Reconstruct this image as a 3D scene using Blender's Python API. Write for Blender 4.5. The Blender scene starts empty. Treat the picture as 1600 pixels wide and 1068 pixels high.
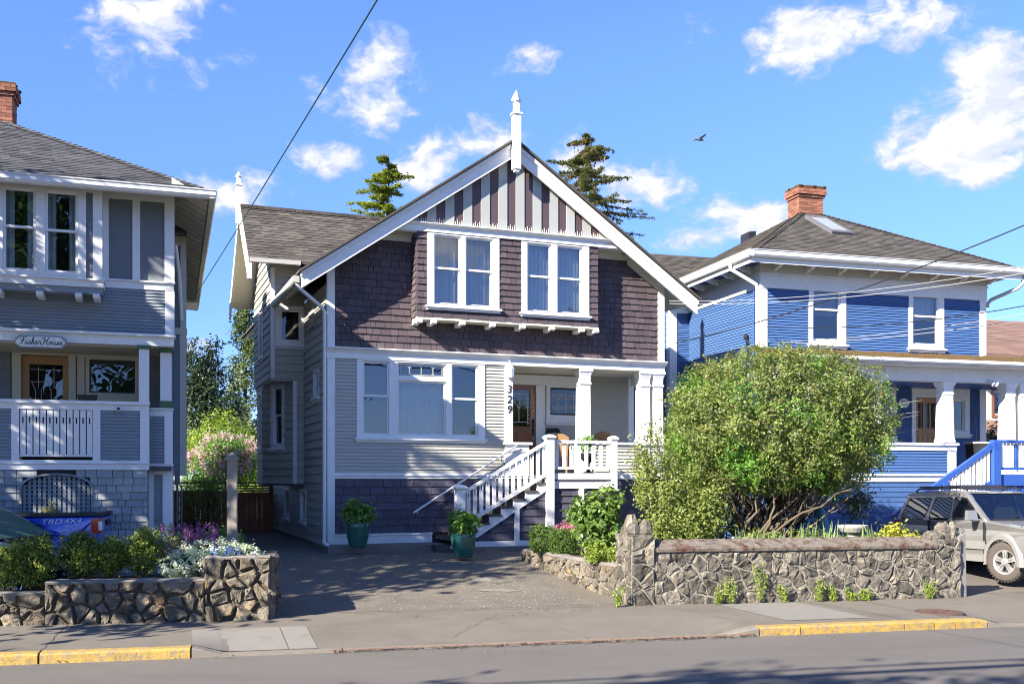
import bpy, math, random
import numpy as np
from mathutils import Vector, Matrix
random.seed(7); np.random.seed(7)
R = math.radians
sc = bpy.context.scene
C = sc.collection

# ------------------------------------------------------------------ camera
cam = bpy.data.objects.new('camera', bpy.data.cameras.new('camera'))
C.objects.link(cam)
cam.location = (0, 0, 2.25)
cam.rotation_euler = (R(90), 0, 0)
cam.data.sensor_width = 36
cam.data.lens = 36 * 1580 / 1600
cam.data.shift_y = 211 / 1600
cam.data.clip_start = .1
cam.data.clip_end = 2000
sc.camera = cam
sc.render.resolution_x, sc.render.resolution_y = 1024, 683

# ------------------------------------------------------------------ light
SUN_DIR = Vector((-.712, -.702, .60)).normalized()      # towards the sun
sun = bpy.data.objects.new('sun', bpy.data.lights.new('sun', 'SUN'))
C.objects.link(sun)
sun.data.energy = 4.1
sun.data.angle = R(.5)
sun.data.color = (1, .93, .82)
sun.rotation_euler = SUN_DIR.to_track_quat('Z', 'Y').to_euler()
sc.view_settings.view_transform = 'Standard'
sc.view_settings.look = 'None'
sc.view_settings.gamma = 1
sc.view_settings.use_curve_mapping = False
sc.cycles.filter_width = 1.05
sc.view_settings.exposure = 2.0

world = bpy.data.worlds.new('World'); sc.world = world
world.use_nodes = True

class NT:
    def __init__(s, tree):
        s.t = tree; tree.nodes.clear()
    def n(s, typ, ins=None, **kw):
        nd = s.t.nodes.new(typ)
        for k, v in kw.items(): setattr(nd, k, v)
        for k, v in (ins or {}).items():
            if hasattr(v, 'is_output'): s.t.links.new(v, nd.inputs[k])
            else: nd.inputs[k].default_value = v
        return nd
    def m(s, op, a, b=0., c=0., clamp=False):
        return s.n('ShaderNodeMath', {0: a, 1: b, 2: c}, operation=op, use_clamp=clamp).outputs[0]
    def mix(s, f, a, b, blend='MIX'):
        nd = s.n('ShaderNodeMix', {0: f, 6: a, 7: b}, data_type='RGBA', blend_type=blend)
        return nd.outputs[2]
    def link(s, a, b): s.t.links.new(a, b)
    def smooth(s, x, lo, hi, a=0., b=1.):
        return s.n('ShaderNodeMapRange', {0: x, 1: lo, 2: hi, 3: a, 4: b}, interpolation_type='SMOOTHSTEP').outputs[0]

def build_world():
    w = NT(world.node_tree)
    sky = w.n('ShaderNodeTexSky')
    sky.sky_type = 'NISHITA'; sky.sun_disc = False
    sky.sun_elevation = math.asin(SUN_DIR.z)
    sky.sun_rotation = math.atan2(SUN_DIR.x, SUN_DIR.y)
    sky.air_density = 1.0; sky.dust_density = .0; sky.ozone_density = 3.0; sky.altitude = 300
    d = w.n('ShaderNodeTexCoord').outputs['Generated']
    sp = w.n('ShaderNodeSeparateXYZ', {0: d})
    az = w.m('ARCTAN2', sp.outputs[0], sp.outputs[1])
    el = w.m('ARCSINE', sp.outputs[2])
    p = w.n('ShaderNodeCombineXYZ', {0: az, 1: w.m('MULTIPLY', el, 1.5), 2: 0.}).outputs[0]
    warp = w.n('ShaderNodeTexNoise', {'Vector': p, 'Scale': 9., 'Detail': 4., 'Roughness': .6}).outputs[1]
    pw = w.n('ShaderNodeVectorMath', {0: p, 1: w.n('ShaderNodeVectorMath', {0: w.n('ShaderNodeVectorMath', {0: warp, 1: (.5, .5, .5)}, operation='SUBTRACT').outputs[0], 3: .07}, operation='SCALE').outputs[0]}, operation='ADD').outputs[0]
    fb = w.n('ShaderNodeTexNoise', {'Vector': pw, 'Scale': 13., 'Detail': 7., 'Roughness': .58}).outputs[0]
    fine = w.n('ShaderNodeTexNoise', {'Vector': pw, 'Scale': 40., 'Detail': 5., 'Roughness': .6}).outputs[0]
    ps = w.n('ShaderNodeSeparateXYZ', {0: pw})
    # clouds: azimuth, elevation, half width, half height (degrees), strength
    def ae(px, py):
        x, z = (px - 800) / 1580, (745 - py) / 1580
        return math.degrees(math.atan(x)), math.degrees(math.atan2(z, math.hypot(1, x)))
    cl = []
    for px, py, rx, ry, s in [(225, 50, 4.3, 2.4, 1.0), (190, 10, 4, 1.2, .9), (345, 55, 1.5, 1.6, .55), (595, 135, 2.9, 2.3, 1.1), (500, 135, 1.3, 1., .6),
                              (515, 246, 2.3, .9, .95), (670, 250, 2.5, 1.6, 1.1), (755, 235, 2.2, 1.3, 1.0), (350, 300, 3.2, 1.5, .9), (905, 245, 1.7, 1.6, .9),
                              (1010, 290, 2.6, 1.7, 1.1), (1085, 290, .7, .4, .6), (1095, 372, 2.0, .9, .85), (1165, 335, 2.4, 1.5, 1.0), (1085, 330, .6, .4, .6), (1270, 50, 3.2, 1.9, 1.05),
                              (1390, 25, 5.5, 1.8, 1.05), (1530, 210, 4.6, 2.4, 1.25), (1575, 150, 3.0, 2.8, 1.2), (1540, 95, 2.4, 1.6, .7), (1105, 35, 1.3, 1.2, .6), (815, 98, 2., .8, .62), (300, 560, 4, 1.5, .8)]:
        a, e = ae(px, py); cl.append((a, e, rx, ry, s))
    rr = random.Random(5)
    for k in range(20):  # unseen clouds round the rest of the sky, added to whiten the fill light
        a = 48 + k * 13.5 + rr.uniform(-5, 5)
        cl.append((a if a < 180 else a - 360, rr.uniform(6, 38), rr.uniform(2.5, 5), rr.uniform(1.2, 2.2), rr.uniform(.8, 1.1)))
    cl = [(a, e, rx * 1.02, ry * 1.05, s * 1.04) for a, e, rx, ry, s in cl]
    acc = None
    for a, e, rx, ry, s in cl:
        u = w.m('MULTIPLY', w.m('SUBTRACT', ps.outputs[0], R(a)), 1 / R(rx))
        v = w.m('MULTIPLY', w.m('SUBTRACT', ps.outputs[1], R(e) * 1.5), 1 / (R(ry) * 1.5))
        dd = w.m('ADD', w.m('MULTIPLY', u, u), w.m('MULTIPLY', v, v))
        b = w.m('MULTIPLY', w.m('MULTIPLY_ADD', dd, -.55, 1.), s)
        acc = b if acc is None else w.m('MAXIMUM', acc, b)
    dens = w.m('ADD', w.m('MAXIMUM', acc, -1.), w.m('MULTIPLY', w.m('SUBTRACT', fb, .5), 3.2))
    dens = w.m('ADD', dens, w.m('MULTIPLY', w.m('SUBTRACT', fine, .5), 1.3))
    alpha = w.smooth(dens, .45, 1.2)
    # puffs: the same noise a little higher up tells lit tops from shaded undersides
    p2 = w.n('ShaderNodeVectorMath', {0: pw, 1: (-.008, .016, 0.)}, operation='ADD').outputs[0]
    fb2 = w.n('ShaderNodeTexNoise', {'Vector': p2, 'Scale': 13., 'Detail': 7., 'Roughness': .58}).outputs[0]
    lit = w.smooth(w.m('SUBTRACT', fb, fb2), -.07, .06)
    core = w.m('MULTIPLY', w.smooth(dens, .6, 1.5), w.m('MULTIPLY_ADD', lit, .6, .4))
    ccol = w.mix(core, (2.0, 2.2, 2.85, 1), (3.5, 3.45, 3.45, 1))
    low = w.smooth(el, .10, .42)
    blue = w.mix(1., sky.outputs[0], w.mix(low, (.36, .455, .80, 1), (.525, .63, .96, 1)), 'MULTIPLY')
    up = w.smooth(el, 0., .5)
    col = w.mix(w.m('MULTIPLY', alpha, .96), blue, ccol)
    bg = w.n('ShaderNodeBackground', {'Color': col, 'Strength': .086})
    out = w.n('ShaderNodeOutputWorld', {0: bg.outputs[0]})
build_world()

# ------------------------------------------------------------------ materials
MATS = {}
def mat(name, col, rough=.6, var=.0, rnd=.0, scale=8., bump=0., bscale=60., metal=0., spec=.5, col2=None, pscale=2., pmix=.5, trans=0., stretch=None, coat=0., rcol=None, bdist=.02):
    """procedural material: base colour, random tint per piece (attribute rnd), patchy second colour, fine grain and bump"""
    m = bpy.data.materials.new(name); m.use_nodes = True
    t = NT(m.node_tree)
    tc = t.n('ShaderNodeTexCoord').outputs['Object']
    if stretch:
        tc = t.n('ShaderNodeVectorMath', {0: tc, 1: stretch}, operation='MULTIPLY').outputs[0]
    c4 = (*col, 1)
    c = t.n('ShaderNodeRGB'); c.outputs[0].default_value = c4; c = c.outputs[0]
    if col2:
        pn = t.n('ShaderNodeTexNoise', {'Vector': tc, 'Scale': pscale, 'Detail': 6., 'Roughness': .65}).outputs[0]
        c = t.mix(t.smooth(pn, pmix - .12, pmix + .12), c, (*col2, 1))
    at = t.n('ShaderNodeAttribute', attribute_name='rnd').outputs['Fac']
    if rcol:
        c = t.mix(t.m('MULTIPLY', at, 1., clamp=True), c, (*rcol, 1))
    if rnd or var:
        f = t.m('MULTIPLY_ADD', at, rnd, 1 - rnd / 2)
        if var:
            nz = t.n('ShaderNodeTexNoise', {'Vector': tc, 'Scale': scale, 'Detail': 5., 'Roughness': .6}).outputs[0]
            f = t.m('MULTIPLY', f, t.m('MULTIPLY_ADD', nz, var * 2, 1 - var))
        c = t.n('ShaderNodeVectorMath', {0: c, 3: f}, operation='SCALE').outputs[0]
    ins = {'Base Color': c, 'Roughness': rough, 'Metallic': metal, 'Specular IOR Level': spec, 'Coat Weight': coat}
    if bump:
        bn = t.n('ShaderNodeTexNoise', {'Vector': tc, 'Scale': bscale, 'Detail': 5., 'Roughness': .65}).outputs[0]
        ins['Normal'] = t.n('ShaderNodeBump', {'Height': bn, 'Strength': bump, 'Distance': bdist}).outputs[0]
    b = t.n('ShaderNodeBsdfPrincipled', ins).outputs[0]
    if trans:
        tr = t.n('ShaderNodeBsdfTranslucent', {'Color': t.n('ShaderNodeVectorMath', {0: c, 1: (1.3, 1.5, .6)}, operation='MULTIPLY').outputs[0]}).outputs[0]
        b = t.n('ShaderNodeMixShader', {0: trans, 1: b, 2: tr}).outputs[0]
    t.n('ShaderNodeOutputMaterial', {0: b})
    MATS[name] = m
    return m
def glass_mat(name, tint, refl, rough=.0):
    m = bpy.data.materials.new(name); m.use_nodes = True
    t = NT(m.node_tree)
    lw = t.n('ShaderNodeLayerWeight', {'Blend': .35}).outputs['Fresnel']
    f = t.m('MULTIPLY_ADD', lw, .8, refl, clamp=True)
    tc = t.n('ShaderNodeTexCoord').outputs['Object']
    bn = t.n('ShaderNodeTexNoise', {'Vector': tc, 'Scale': 2.2, 'Detail': 1.}).outputs[0]
    nm = t.n('ShaderNodeBump', {'Height': bn, 'Strength': .1, 'Distance': .03}).outputs[0]
    g = t.n('ShaderNodeBsdfGlossy', {'Color': (.95, .97, 1, 1), 'Roughness': rough, 'Normal': nm}).outputs[0]
    tr = t.n('ShaderNodeBsdfTransparent', {'Color': (*tint, 1)}).outputs[0]
    t.n('ShaderNodeOutputMaterial', {0: t.n('ShaderNodeMixShader', {0: f, 1: tr, 2: g}).outputs[0]})
    MATS[name] = m
    return m
mat('white_trim', (.74, .735, .71), .5, var=.09, scale=7, bump=.25, bscale=40, col2=(.60, .58, .52), pscale=2.2, pmix=.66)
mat('cream_trim', (.60, .57, .47), .55, var=.08, scale=4)
mat('siding_grey', (.42, .405, .352), .55, var=.07, rnd=.06, scale=6, bump=.15)
mat('board_taupe', (.40, .385, .315), .6, var=.1, rnd=.14, scale=5, bump=.2)
mat('shingle_plum', (.082, .060, .066), .75, var=.2, rnd=.42, scale=25, bump=.45, bscale=45, stretch=(1.5, 1, .3))
mat('shingle_navy', (.070, .063, .088), .7, var=.2, rnd=.4, scale=25, bump=.4, bscale=45, stretch=(1.5, 1, .3))
mat('stripe_dark', (.078, .052, .058), .6, var=.12, bump=.2, stretch=(3, 1, .4))
mat('stripe_light', (.36, .372, .345), .6, var=.1, rnd=.1, bump=.2, stretch=(3, 1, .4))
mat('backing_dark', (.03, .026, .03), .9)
mat('slate_siding', (.215, .245, .27), .55, var=.08, rnd=.08, bump=.15)
mat('slate_shingle', (.30, .315, .31), .7, var=.16, rnd=.34, scale=20, bump=.35, bscale=40, stretch=(1.5, 1, .3))
mat('stucco_slate', (.19, .21, .23), .9, var=.12, scale=60, bump=.9, bscale=120)
mat('green_trim', (.05, .12, .045), .5)
mat('blue_siding', (.055, .118, .27), .55, var=.18, rnd=.22, bump=.15)
mat('blue_paint', (.028, .085, .32), .45, var=.06)
mat('roof_brown', (.080, .069, .058), .9, var=.22, rnd=.62, scale=9, bump=.5, bscale=90, col2=(.05, .043, .034), pscale=1.1, pmix=.58)
mat('roof_grey', (.062, .062, .067), .9, var=.2, rnd=.7, scale=9, bump=.5, bscale=90)
mat('roof_blue_house', (.082, .071, .059), .9, var=.22, rnd=.5, scale=7, bump=.5, bscale=90, col2=(.05, .044, .033), pscale=1.3, pmix=.55)
mat('roof_rust', (.19, .112, .08), .9, var=.2, rnd=.4, scale=6, bump=.5)
mat('skylight_glass', (.30, .32, .33), .12, spec=.6)
mat('moss', (.10, .052, .014), 1., var=.5, scale=14, bump=1., bscale=50, col2=(.06, .055, .016), pscale=5, pmix=.55)
mat('gutter_white', (.66, .67, .66), .3, var=.05)
mat('gutter_grey', (.42, .41, .37), .4, var=.08)
mat('door_wood', (.22, .075, .026), .4, var=.3, scale=7, bump=.1, stretch=(4, 4, .5), coat=.3)
mat('door_oak', (.40, .21, .085), .45, var=.22, scale=7, bump=.1, stretch=(4, 4, .5))
mat('cedar_brown', (.27, .095, .04), .6, var=.25, rnd=.3, scale=6, bump=.2, stretch=(4, 4, .5))
mat('weathered_post', (.24, .21, .17), .8, var=.2, scale=10, bump=.5, stretch=(5, 5, .5))
mat('dark_iron', (.015, .015, .017), .4, metal=.3)
mat('brass', (.5, .34, .12), .3, metal=1)
mat('lead_came', (.42, .42, .40), .45, metal=.3)
mat('unlit_dark', (.035, .035, .037), .95)  # near-black colour for unlit rooms and for shade behind slats and lattice
mat('curtain', (.72, .74, .74), .9, var=.06, trans=.3)
mat('lace', (.62, .66, .68), .9, var=.35, scale=22)
mat('blind', (.28, .28, .27), .9, var=.05)
mat('step_dark', (.07, .062, .066), .7, var=.2, bump=.2)
mat('concrete', (.2, .185, .165), .9, var=.14, scale=5, bump=.5, bscale=130, col2=(.22, .2, .175), pscale=1.2, pmix=.6)
mat('concrete_dark', (.18, .16, .14), .9, var=.2, scale=5, bump=.5, bscale=90)
mat('brick', (.25, .10, .06), .9, var=.2, rnd=.7, scale=20, bump=.6, bscale=80)
mat('mortar', (.30, .27, .22), .95, var=.2, bump=.7, bscale=60)
mat('stone', (.105, .092, .073), .9, var=.5, rnd=.9, scale=11, bump=1.0, bscale=17, bdist=.05, col2=(.20, .175, .13), pscale=5.5, pmix=.56)
mat('stone_warm', (.14, .12, .09), .9, var=.55, rnd=.8, scale=10, bump=1.0, bscale=15, bdist=.06, col2=(.23, .15, .06), pscale=3.6, pmix=.62)
mat('mortar_pale', (.27, .245, .20), .95, var=.35, scale=20, bump=1., bscale=30, bdist=.04)
mat('mortar_dark', (.105, .085, .06), .95, var=.5, scale=12, bump=1., bscale=25, bdist=.05, col2=(.22, .15, .06), pscale=3.5, pmix=.6)
mat('joint_dark', (.035, .03, .025), 1.)
mat('coping_moss', (.20, .172, .138), .95, var=.6, scale=34, bump=1., bscale=45, bdist=.05, col2=(.085, .026, .012), pscale=7.5, pmix=.555)
mat('pot_green', (.018, .10, .078), .22, var=.35, scale=7, coat=.4)
mat('soil', (.045, .032, .022), 1., var=.5, scale=30, bump=1., bscale=60)
mat('bark', (.11, .085, .06), .95, var=.35, rnd=.4, scale=14, bump=.8, bscale=30, stretch=(3, 3, .5))
mat('bark_pale', (.115, .088, .058), .95, var=.35, rnd=.5, scale=14, bump=.8, bscale=30)
def leaf(name, a, b, tr=.35, rough=.5):
    mat(name, a, rough, rcol=b, var=.12, scale=3, trans=tr, spec=.35)
leaf('leaf_bush', (.075, .118, .026), (.255, .30, .075))
leaf('leaf_bright', (.07, .19, .03), (.19, .36, .06))
leaf('leaf_rose', (.10, .15, .03), (.29, .32, .085))
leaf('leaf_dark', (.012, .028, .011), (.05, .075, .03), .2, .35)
leaf('leaf_cedar', (.028, .055, .012), (.11, .14, .03), .25)
leaf('leaf_yellow', (.15, .20, .03), (.30, .36, .06))
leaf('leaf_box', (.055, .10, .02), (.25, .29, .05))
leaf('leaf_boxhedge', (.04, .085, .018), (.12, .19, .03))
leaf('leaf_hydrangea', (.08, .19, .035), (.24, .38, .09), .4)
leaf('leaf_camellia', (.05, .11, .02), (.21, .30, .07), .35, .3)
leaf('leaf_red', (.16, .02, .015), (.28, .07, .03))
leaf('leaf_iris', (.11, .19, .07), (.30, .38, .13), .4)
leaf('leaf_gold', (.30, .30, .03), (.52, .48, .07), .4)
leaf('leaf_grey', (.10, .12, .07), (.24, .25, .17))
leaf('leaf_spruce', (.075, .105, .045), (.23, .23, .095), .2)
leaf('leaf_brown', (.14, .08, .03), (.22, .13, .05), .2)
leaf('leaf_street', (.03, .06, .013), (.09, .14, .03), .3)
leaf('needle_cedar', (.10, .14, .025), (.36, .38, .07), .3)
leaf('petal_lilac', (.48, .27, .38), (.74, .52, .62), .4)
leaf('petal_purple', (.32, .05, .32), (.60, .22, .60), .4)
leaf('petal_white', (.60, .62, .58), (.82, .82, .80), .4)
leaf('petal_blue', (.06, .10, .36), (.14, .22, .55), .4)
leaf('petal_pink', (.50, .12, .28), (.72, .34, .45), .4)
leaf('petal_fallen', (.42, .33, .33), (.62, .52, .50), .1)
leaf('leaf_litter', (.26, .11, .06), (.42, .24, .16), .1)
mat('asphalt_drive', (.155, .134, .103), .9, var=.2, scale=3, bump=.7, bscale=160, col2=(.13, .115, .095), pscale=.8, pmix=.55)
mat('asphalt_walk', (.152, .132, .103), .92, var=.14, scale=4, bump=.6, bscale=170, col2=(.125, .108, .083), pscale=.7, pmix=.55)
mat('asphalt_road', (.108, .096, .082), .9, var=.1, scale=2, bump=.5, bscale=170, col2=(.125, .112, .096), pscale=.35, pmix=.5, stretch=(.5, 1.6, 1))
mat('slab_pale', (.19, .175, .148), .9, var=.1, scale=4, bump=.4, bscale=140, col2=(.15, .136, .112), pscale=1.5, pmix=.62)
mat('curb_yellow', (.37, .235, .045), .8, var=.3, scale=9, bump=.7, bscale=40, col2=(.21, .165, .10), pscale=13, pmix=.53)
mat('curb_grey', (.17, .15, .12), .9, var=.2, scale=7, bump=.5, bscale=60)
mat('earth', (.10, .095, .06), 1., var=.4, scale=1.5, col2=(.06, .09, .025), pscale=.7)
mat('rust_iron', (.105, .058, .042), .8, var=.3, scale=25, bump=.6, bscale=60, metal=.2)
mat('paint_silver', (.27, .265, .25), .36, metal=.45, coat=.6, var=.03)
mat('paint_silver_trim', (.25, .245, .23), .45, metal=.2)
mat('grey_plastic', (.11, .11, .115), .6)
mat('paint_navy', (.006, .018, .085), .22, coat=1., metal=.2)
mat('paint_blue', (.012, .06, .50), .2, coat=1., metal=.25)
mat('black_plastic', (.018, .018, .02), .5)
mat('rubber', (.022, .02, .019), .85, bump=.3, bscale=40)
mat('tyre_dusty', (.075, .06, .052), .9, var=.2, scale=20, bump=.3, bscale=40)
mat('alloy', (.62, .61, .59), .3, metal=.7)
mat('lamp_red', (.45, .012, .012), .2, coat=1.)
mat('lamp_clear', (.70, .74, .80), .12, coat=1., metal=.3)
mat('decal_white', (.8, .8, .8), .5)
mat('sign_face', (.66, .68, .64), .6, var=.1, scale=30, stretch=(1, 1, 8))
mat('sign_ink', (.02, .028, .04), .6)
mat('wire_black', (.012, .013, .014), .5)
mat('wire_green', (.015, .05, .045), .5)
mat('wire_grey', (.28, .28, .28), .5)
mat('insulator', (.6, .6, .62), .35)
mat('tarp_blue', (.05, .25, .42), .5)
mat('stone_cast', (.38, .36, .32), .9, var=.2, bump=.4)
mat('wicker', (.17, .085, .04), .7, var=.3, scale=30, bump=.6)
mat('chair_wood', (.27, .155, .075), .5, var=.2, stretch=(4, 4, .5))
mat('sunshade_green', (.05, .115, .088), .55, var=.06, spec=.25)
mat('bird_grey', (.12, .12, .13), .7)
glass_mat('glass', (.8, .85, .87), .10)
glass_mat('glass_sky', (.8, .85, .88), .12)
glass_mat('glass_dark', (.22, .25, .26), .07)
glass_mat('glass_car', (.06, .07, .07), .09)
glass_mat('glass_windscreen', (.6, .68, .64), .05)

# ------------------------------------------------------------------ mesh helpers
class MB:
    """collects faces for ONE mesh object; rnd is a per-face tint number"""
    def __init__(s): s.v = []; s.f = []; s.r = []; s.rnd = .5
    def quad(s, *p):
        n = len(s.v); s.v += [tuple(q) for q in p]; s.f.append(tuple(range(n, n + len(p)))); s.r.append(s.rnd)
    def hexa(s, p):
        n = len(s.v); s.v += [tuple(q) for q in p]
        for f in ((0, 3, 2, 1), (4, 5, 6, 7), (0, 1, 5, 4), (1, 2, 6, 5), (2, 3, 7, 6), (3, 0, 4, 7)):
            s.f.append(tuple(n + i for i in f)); s.r.append(s.rnd)
    def box(s, x0, x1, y0, y1, z0, z1):
        s.hexa([(x0, y0, z0), (x1, y0, z0), (x1, y1, z0), (x0, y1, z0), (x0, y0, z1), (x1, y0, z1), (x1, y1, z1), (x0, y1, z1)])
    def wbox(s, W, a0, a1, d0, d1, z0, z1):
        """box in wall coordinates: along a, outward d, up z"""
        s.hexa([W(a0, d1, z0), W(a1, d1, z0), W(a1, d0, z0), W(a0, d0, z0), W(a0, d1, z1), W(a1, d1, z1), W(a1, d0, z1), W(a0, d0, z1)])
    def prism(s, poly, f0, f1):
        """poly: 2-D points; f0/f1 map a 2-D point to the two end faces"""
        n = len(s.v); k = len(poly)
        s.v += [tuple(f0(*p)) for p in poly] + [tuple(f1(*p)) for p in poly]
        s.f.append(tuple(range(n + k - 1, n - 1, -1))); s.f.append(tuple(range(n + k, n + 2 * k)))
        s.r += [s.rnd, s.rnd]
        for i in range(k):
            j = (i + 1) % k
            s.f.append((n + i, n + j, n + k + j, n + k + i)); s.r.append(s.rnd)
    def wprism(s, W, poly, d0, d1):
        s.prism(poly, lambda a, z: W(a, d0, z), lambda a, z: W(a, d1, z))
    def tube(s, pts, r, n=8, closed=False, r1=None):
        pts = [Vector(p) for p in pts]; k = len(pts); base = len(s.v)
        up = Vector((0, 0, 1)); prev = None
        for i, p in enumerate(pts):
            t = (pts[min(i + 1, k - 1)] - pts[max(i - 1, 0)]).normalized()
            ref = prev if prev is not None else (up if abs(t.z) < .9 else Vector((1, 0, 0)))
            a = (ref - t * ref.dot(t)).normalized(); b = t.cross(a); prev = a
            rr = r[i] if isinstance(r, (list, tuple)) else (r if r1 is None else r + (r1 - r) * i / max(1, k - 1))
            for j in range(n):
                w = 2 * math.pi * j / n
                s.v.append(tuple(p + a * (rr * math.cos(w)) + b * (rr * math.sin(w))))
        for i in range(k - 1):
            for j in range(n):
                q = (j + 1) % n
                s.f.append((base + i * n + j, base + i * n + q, base + (i + 1) * n + q, base + (i + 1) * n + j)); s.r.append(s.rnd)
        s.f.append(tuple(base + j for j in range(n - 1, -1, -1))); s.r.append(s.rnd)
        s.f.append(tuple(base + (k - 1) * n + j for j in range(n))); s.r.append(s.rnd)
    def lathe(s, prof, n=20, c=(0, 0, 0), M=None, caps=True):
        base = len(s.v); k = len(prof)
        for r, z in prof:
            for j in range(n):
                w = 2 * math.pi * j / n
                p = Vector((r * math.cos(w), r * math.sin(w), z))
                if M: p = M @ p
                s.v.append((p.x + c[0], p.y + c[1], p.z + c[2]))
        for i in range(k - 1):
            for j in range(n):
                q = (j + 1) % n
                s.f.append((base + i * n + j, base + i * n + q, base + (i + 1) * n + q, base + (i + 1) * n + j)); s.r.append(s.rnd)
        if not caps: return
        s.f.append(tuple(base + j for j in range(n - 1, -1, -1))); s.r.append(s.rnd)
        s.f.append(tuple(base + (k - 1) * n + j for j in range(n))); s.r.append(s.rnd)
    def build(s, name, m, parent=None, loc=(0, 0, 0), rz=0., smooth=False, label=None, cat=None, group=None, kind=None):
        me = bpy.data.meshes.new(name)
        me.from_pydata(s.v, [], s.f)
        at = me.attributes.new('rnd', 'FLOAT', 'FACE')
        at.data.foreach_set('value', np.array(s.r, dtype=np.float32))
        me.materials.append(MATS[m] if isinstance(m, str) else m)
        if smooth: me.polygons.foreach_set('use_smooth', [True] * len(me.polygons))
        o = bpy.data.objects.new(name, me); C.objects.link(o)
        o.location = loc; o.rotation_euler = (0, 0, rz)
        if parent: o.parent = parent
        tag(o, label, cat, group, kind)
        return o

def tag(o, label=None, cat=None, group=None, kind=None):
    if label: o['label'] = label
    if cat: o['category'] = cat
    if group: o['group'] = group
    if kind: o['kind'] = kind
    return o
def thing(name, label, cat, loc=(0, 0, 0), rz=0., group=None):
    o = bpy.data.objects.new(name, None); C.objects.link(o)
    o.location = loc; o.rotation_euler = (0, 0, rz); o.empty_display_size = .2
    return tag(o, label, cat, group)
def inst(src, parent, loc=(0, 0, 0), rot=(0, 0, 0), scale=None):
    """a copy that shares its mesh"""
    o = src.copy(); C.objects.link(o); o.parent = parent; o.location = loc; o.rotation_euler = rot
    if scale: o.scale = scale
    return o
def B1(name, m, parent, *boxes, **kw):
    b = MB()
    for q in boxes: b.box(*q)
    return b.build(name, m, parent, **kw)
def WB(name, m, parent, W, *boxes, **kw):
    b = MB()
    for q in boxes: b.wbox(W, *q)
    return b.build(name, m, parent, **kw)

def wmap(ox, oy, ang=0.):
    c, s_ = math.cos(R(ang)), math.sin(R(ang))
    return lambda a, d, z: (ox + c * a + s_ * d, oy + s_ * a - c * d, z)
def cut(iv, holes, zm):
    out = [iv]
    for h0, h1, z0, z1 in holes:
        if z0 < zm < z1:
            nx = []
            for a, b in out:
                if h1 <= a or h0 >= b: nx.append((a, b)); continue
                if h0 > a: nx.append((a, h0))
                if h1 < b: nx.append((h1, b))
            out = nx
    return out
def cells(a0, a1, z0, z1, holes):
    zs = sorted({z0, z1, *[min(max(h[2], z0), z1) for h in holes], *[min(max(h[3], z0), z1) for h in holes]})
    res = []
    for p, q in zip(zs, zs[1:]):
        if q - p < 1e-5: continue
        for a, b in cut((a0, a1), holes, (p + q) / 2): res.append((a, b, p, q))
    return res
def rows(z0, z1, pitch, holes):
    n = max(1, round((z1 - z0) / pitch)); p = (z1 - z0) / n
    for i in range(n): yield z0 + i * p, z0 + (i + 1) * p
def lapped(mb, W, a0, a1, z0, z1, pitch, holes=(), clip=None, d=0., t=.024):
    """lap siding as one run of real boards, cut round the holes"""
    for p, q in rows(z0, z1, pitch, holes):
        zs = sorted({p, q, *[h[2] for h in holes if p < h[2] < q], *[h[3] for h in holes if p < h[3] < q]})
        for b0, b1 in zip(zs, zs[1:]):
            iv = (a0, a1)
            if clip:
                iv = clip((b0 + b1) / 2)
                if not iv: continue
                iv = (max(a0, iv[0]), min(a1, iv[1]))
                if iv[1] - iv[0] < .01: continue
            mb.rnd = random.random()
            for u0, u1 in cut(iv, holes, (b0 + b1) / 2):
                f = lambda z: d + .003 + t * (1 - (z - p) / (q - p))
                mb.quad(W(u0, f(b0), b0), W(u1, f(b0), b0), W(u1, f(b1), b1), W(u0, f(b1), b1))
                if b0 == p: mb.quad(W(u0, d, b0), W(u1, d, b0), W(u1, f(b0), b0), W(u0, f(b0), b0))
                if u0 > a0 - 1: mb.quad(W(u0, d, b0), W(u0, f(b0), b0), W(u0, f(b1), b1), W(u0, d, b1))
                mb.quad(W(u1, d, b0), W(u1, d, b1), W(u1, f(b1), b1), W(u1, f(b0), b0))
def boards(parent, name, m, W, a0, a1, z0, z1, pitch, holes=(), clip=None, d=0., t=.032):
    """lap boards one object each"""
    for p, q in rows(z0, z1, pitch, holes):
        iv = (a0, a1)
        if clip:
            iv = clip((p + q) / 2)
            if not iv: continue
            iv = (max(a0, iv[0]), min(a1, iv[1]))
            if iv[1] - iv[0] < .03: continue
        for u0, u1 in cut(iv, holes, (p + q) / 2):
            if u1 - u0 < .02: continue
            mb = MB(); mb.rnd = random.random()
            o0, o1 = d + t + random.uniform(-.002, .003), d + .006
            mb.hexa([W(u0, o0, p), W(u1, o0, p), W(u1, d - .01, p), W(u0, d - .01, p), W(u0, o1, q), W(u1, o1, q), W(u1, d - .01, q), W(u0, d - .01, q)])
            mb.build(name, m, parent)
def sheet(parent, name, m, W, a0, a1, z0, z1, holes=(), d=-.01, clip=None):
    mb = MB()
    for a, b, p, q in cells(a0, a1, z0, z1, holes): mb.quad(W(a, d, p), W(b, d, p), W(b, d, q), W(a, d, q))
    return mb.build(name, m, parent)
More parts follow.
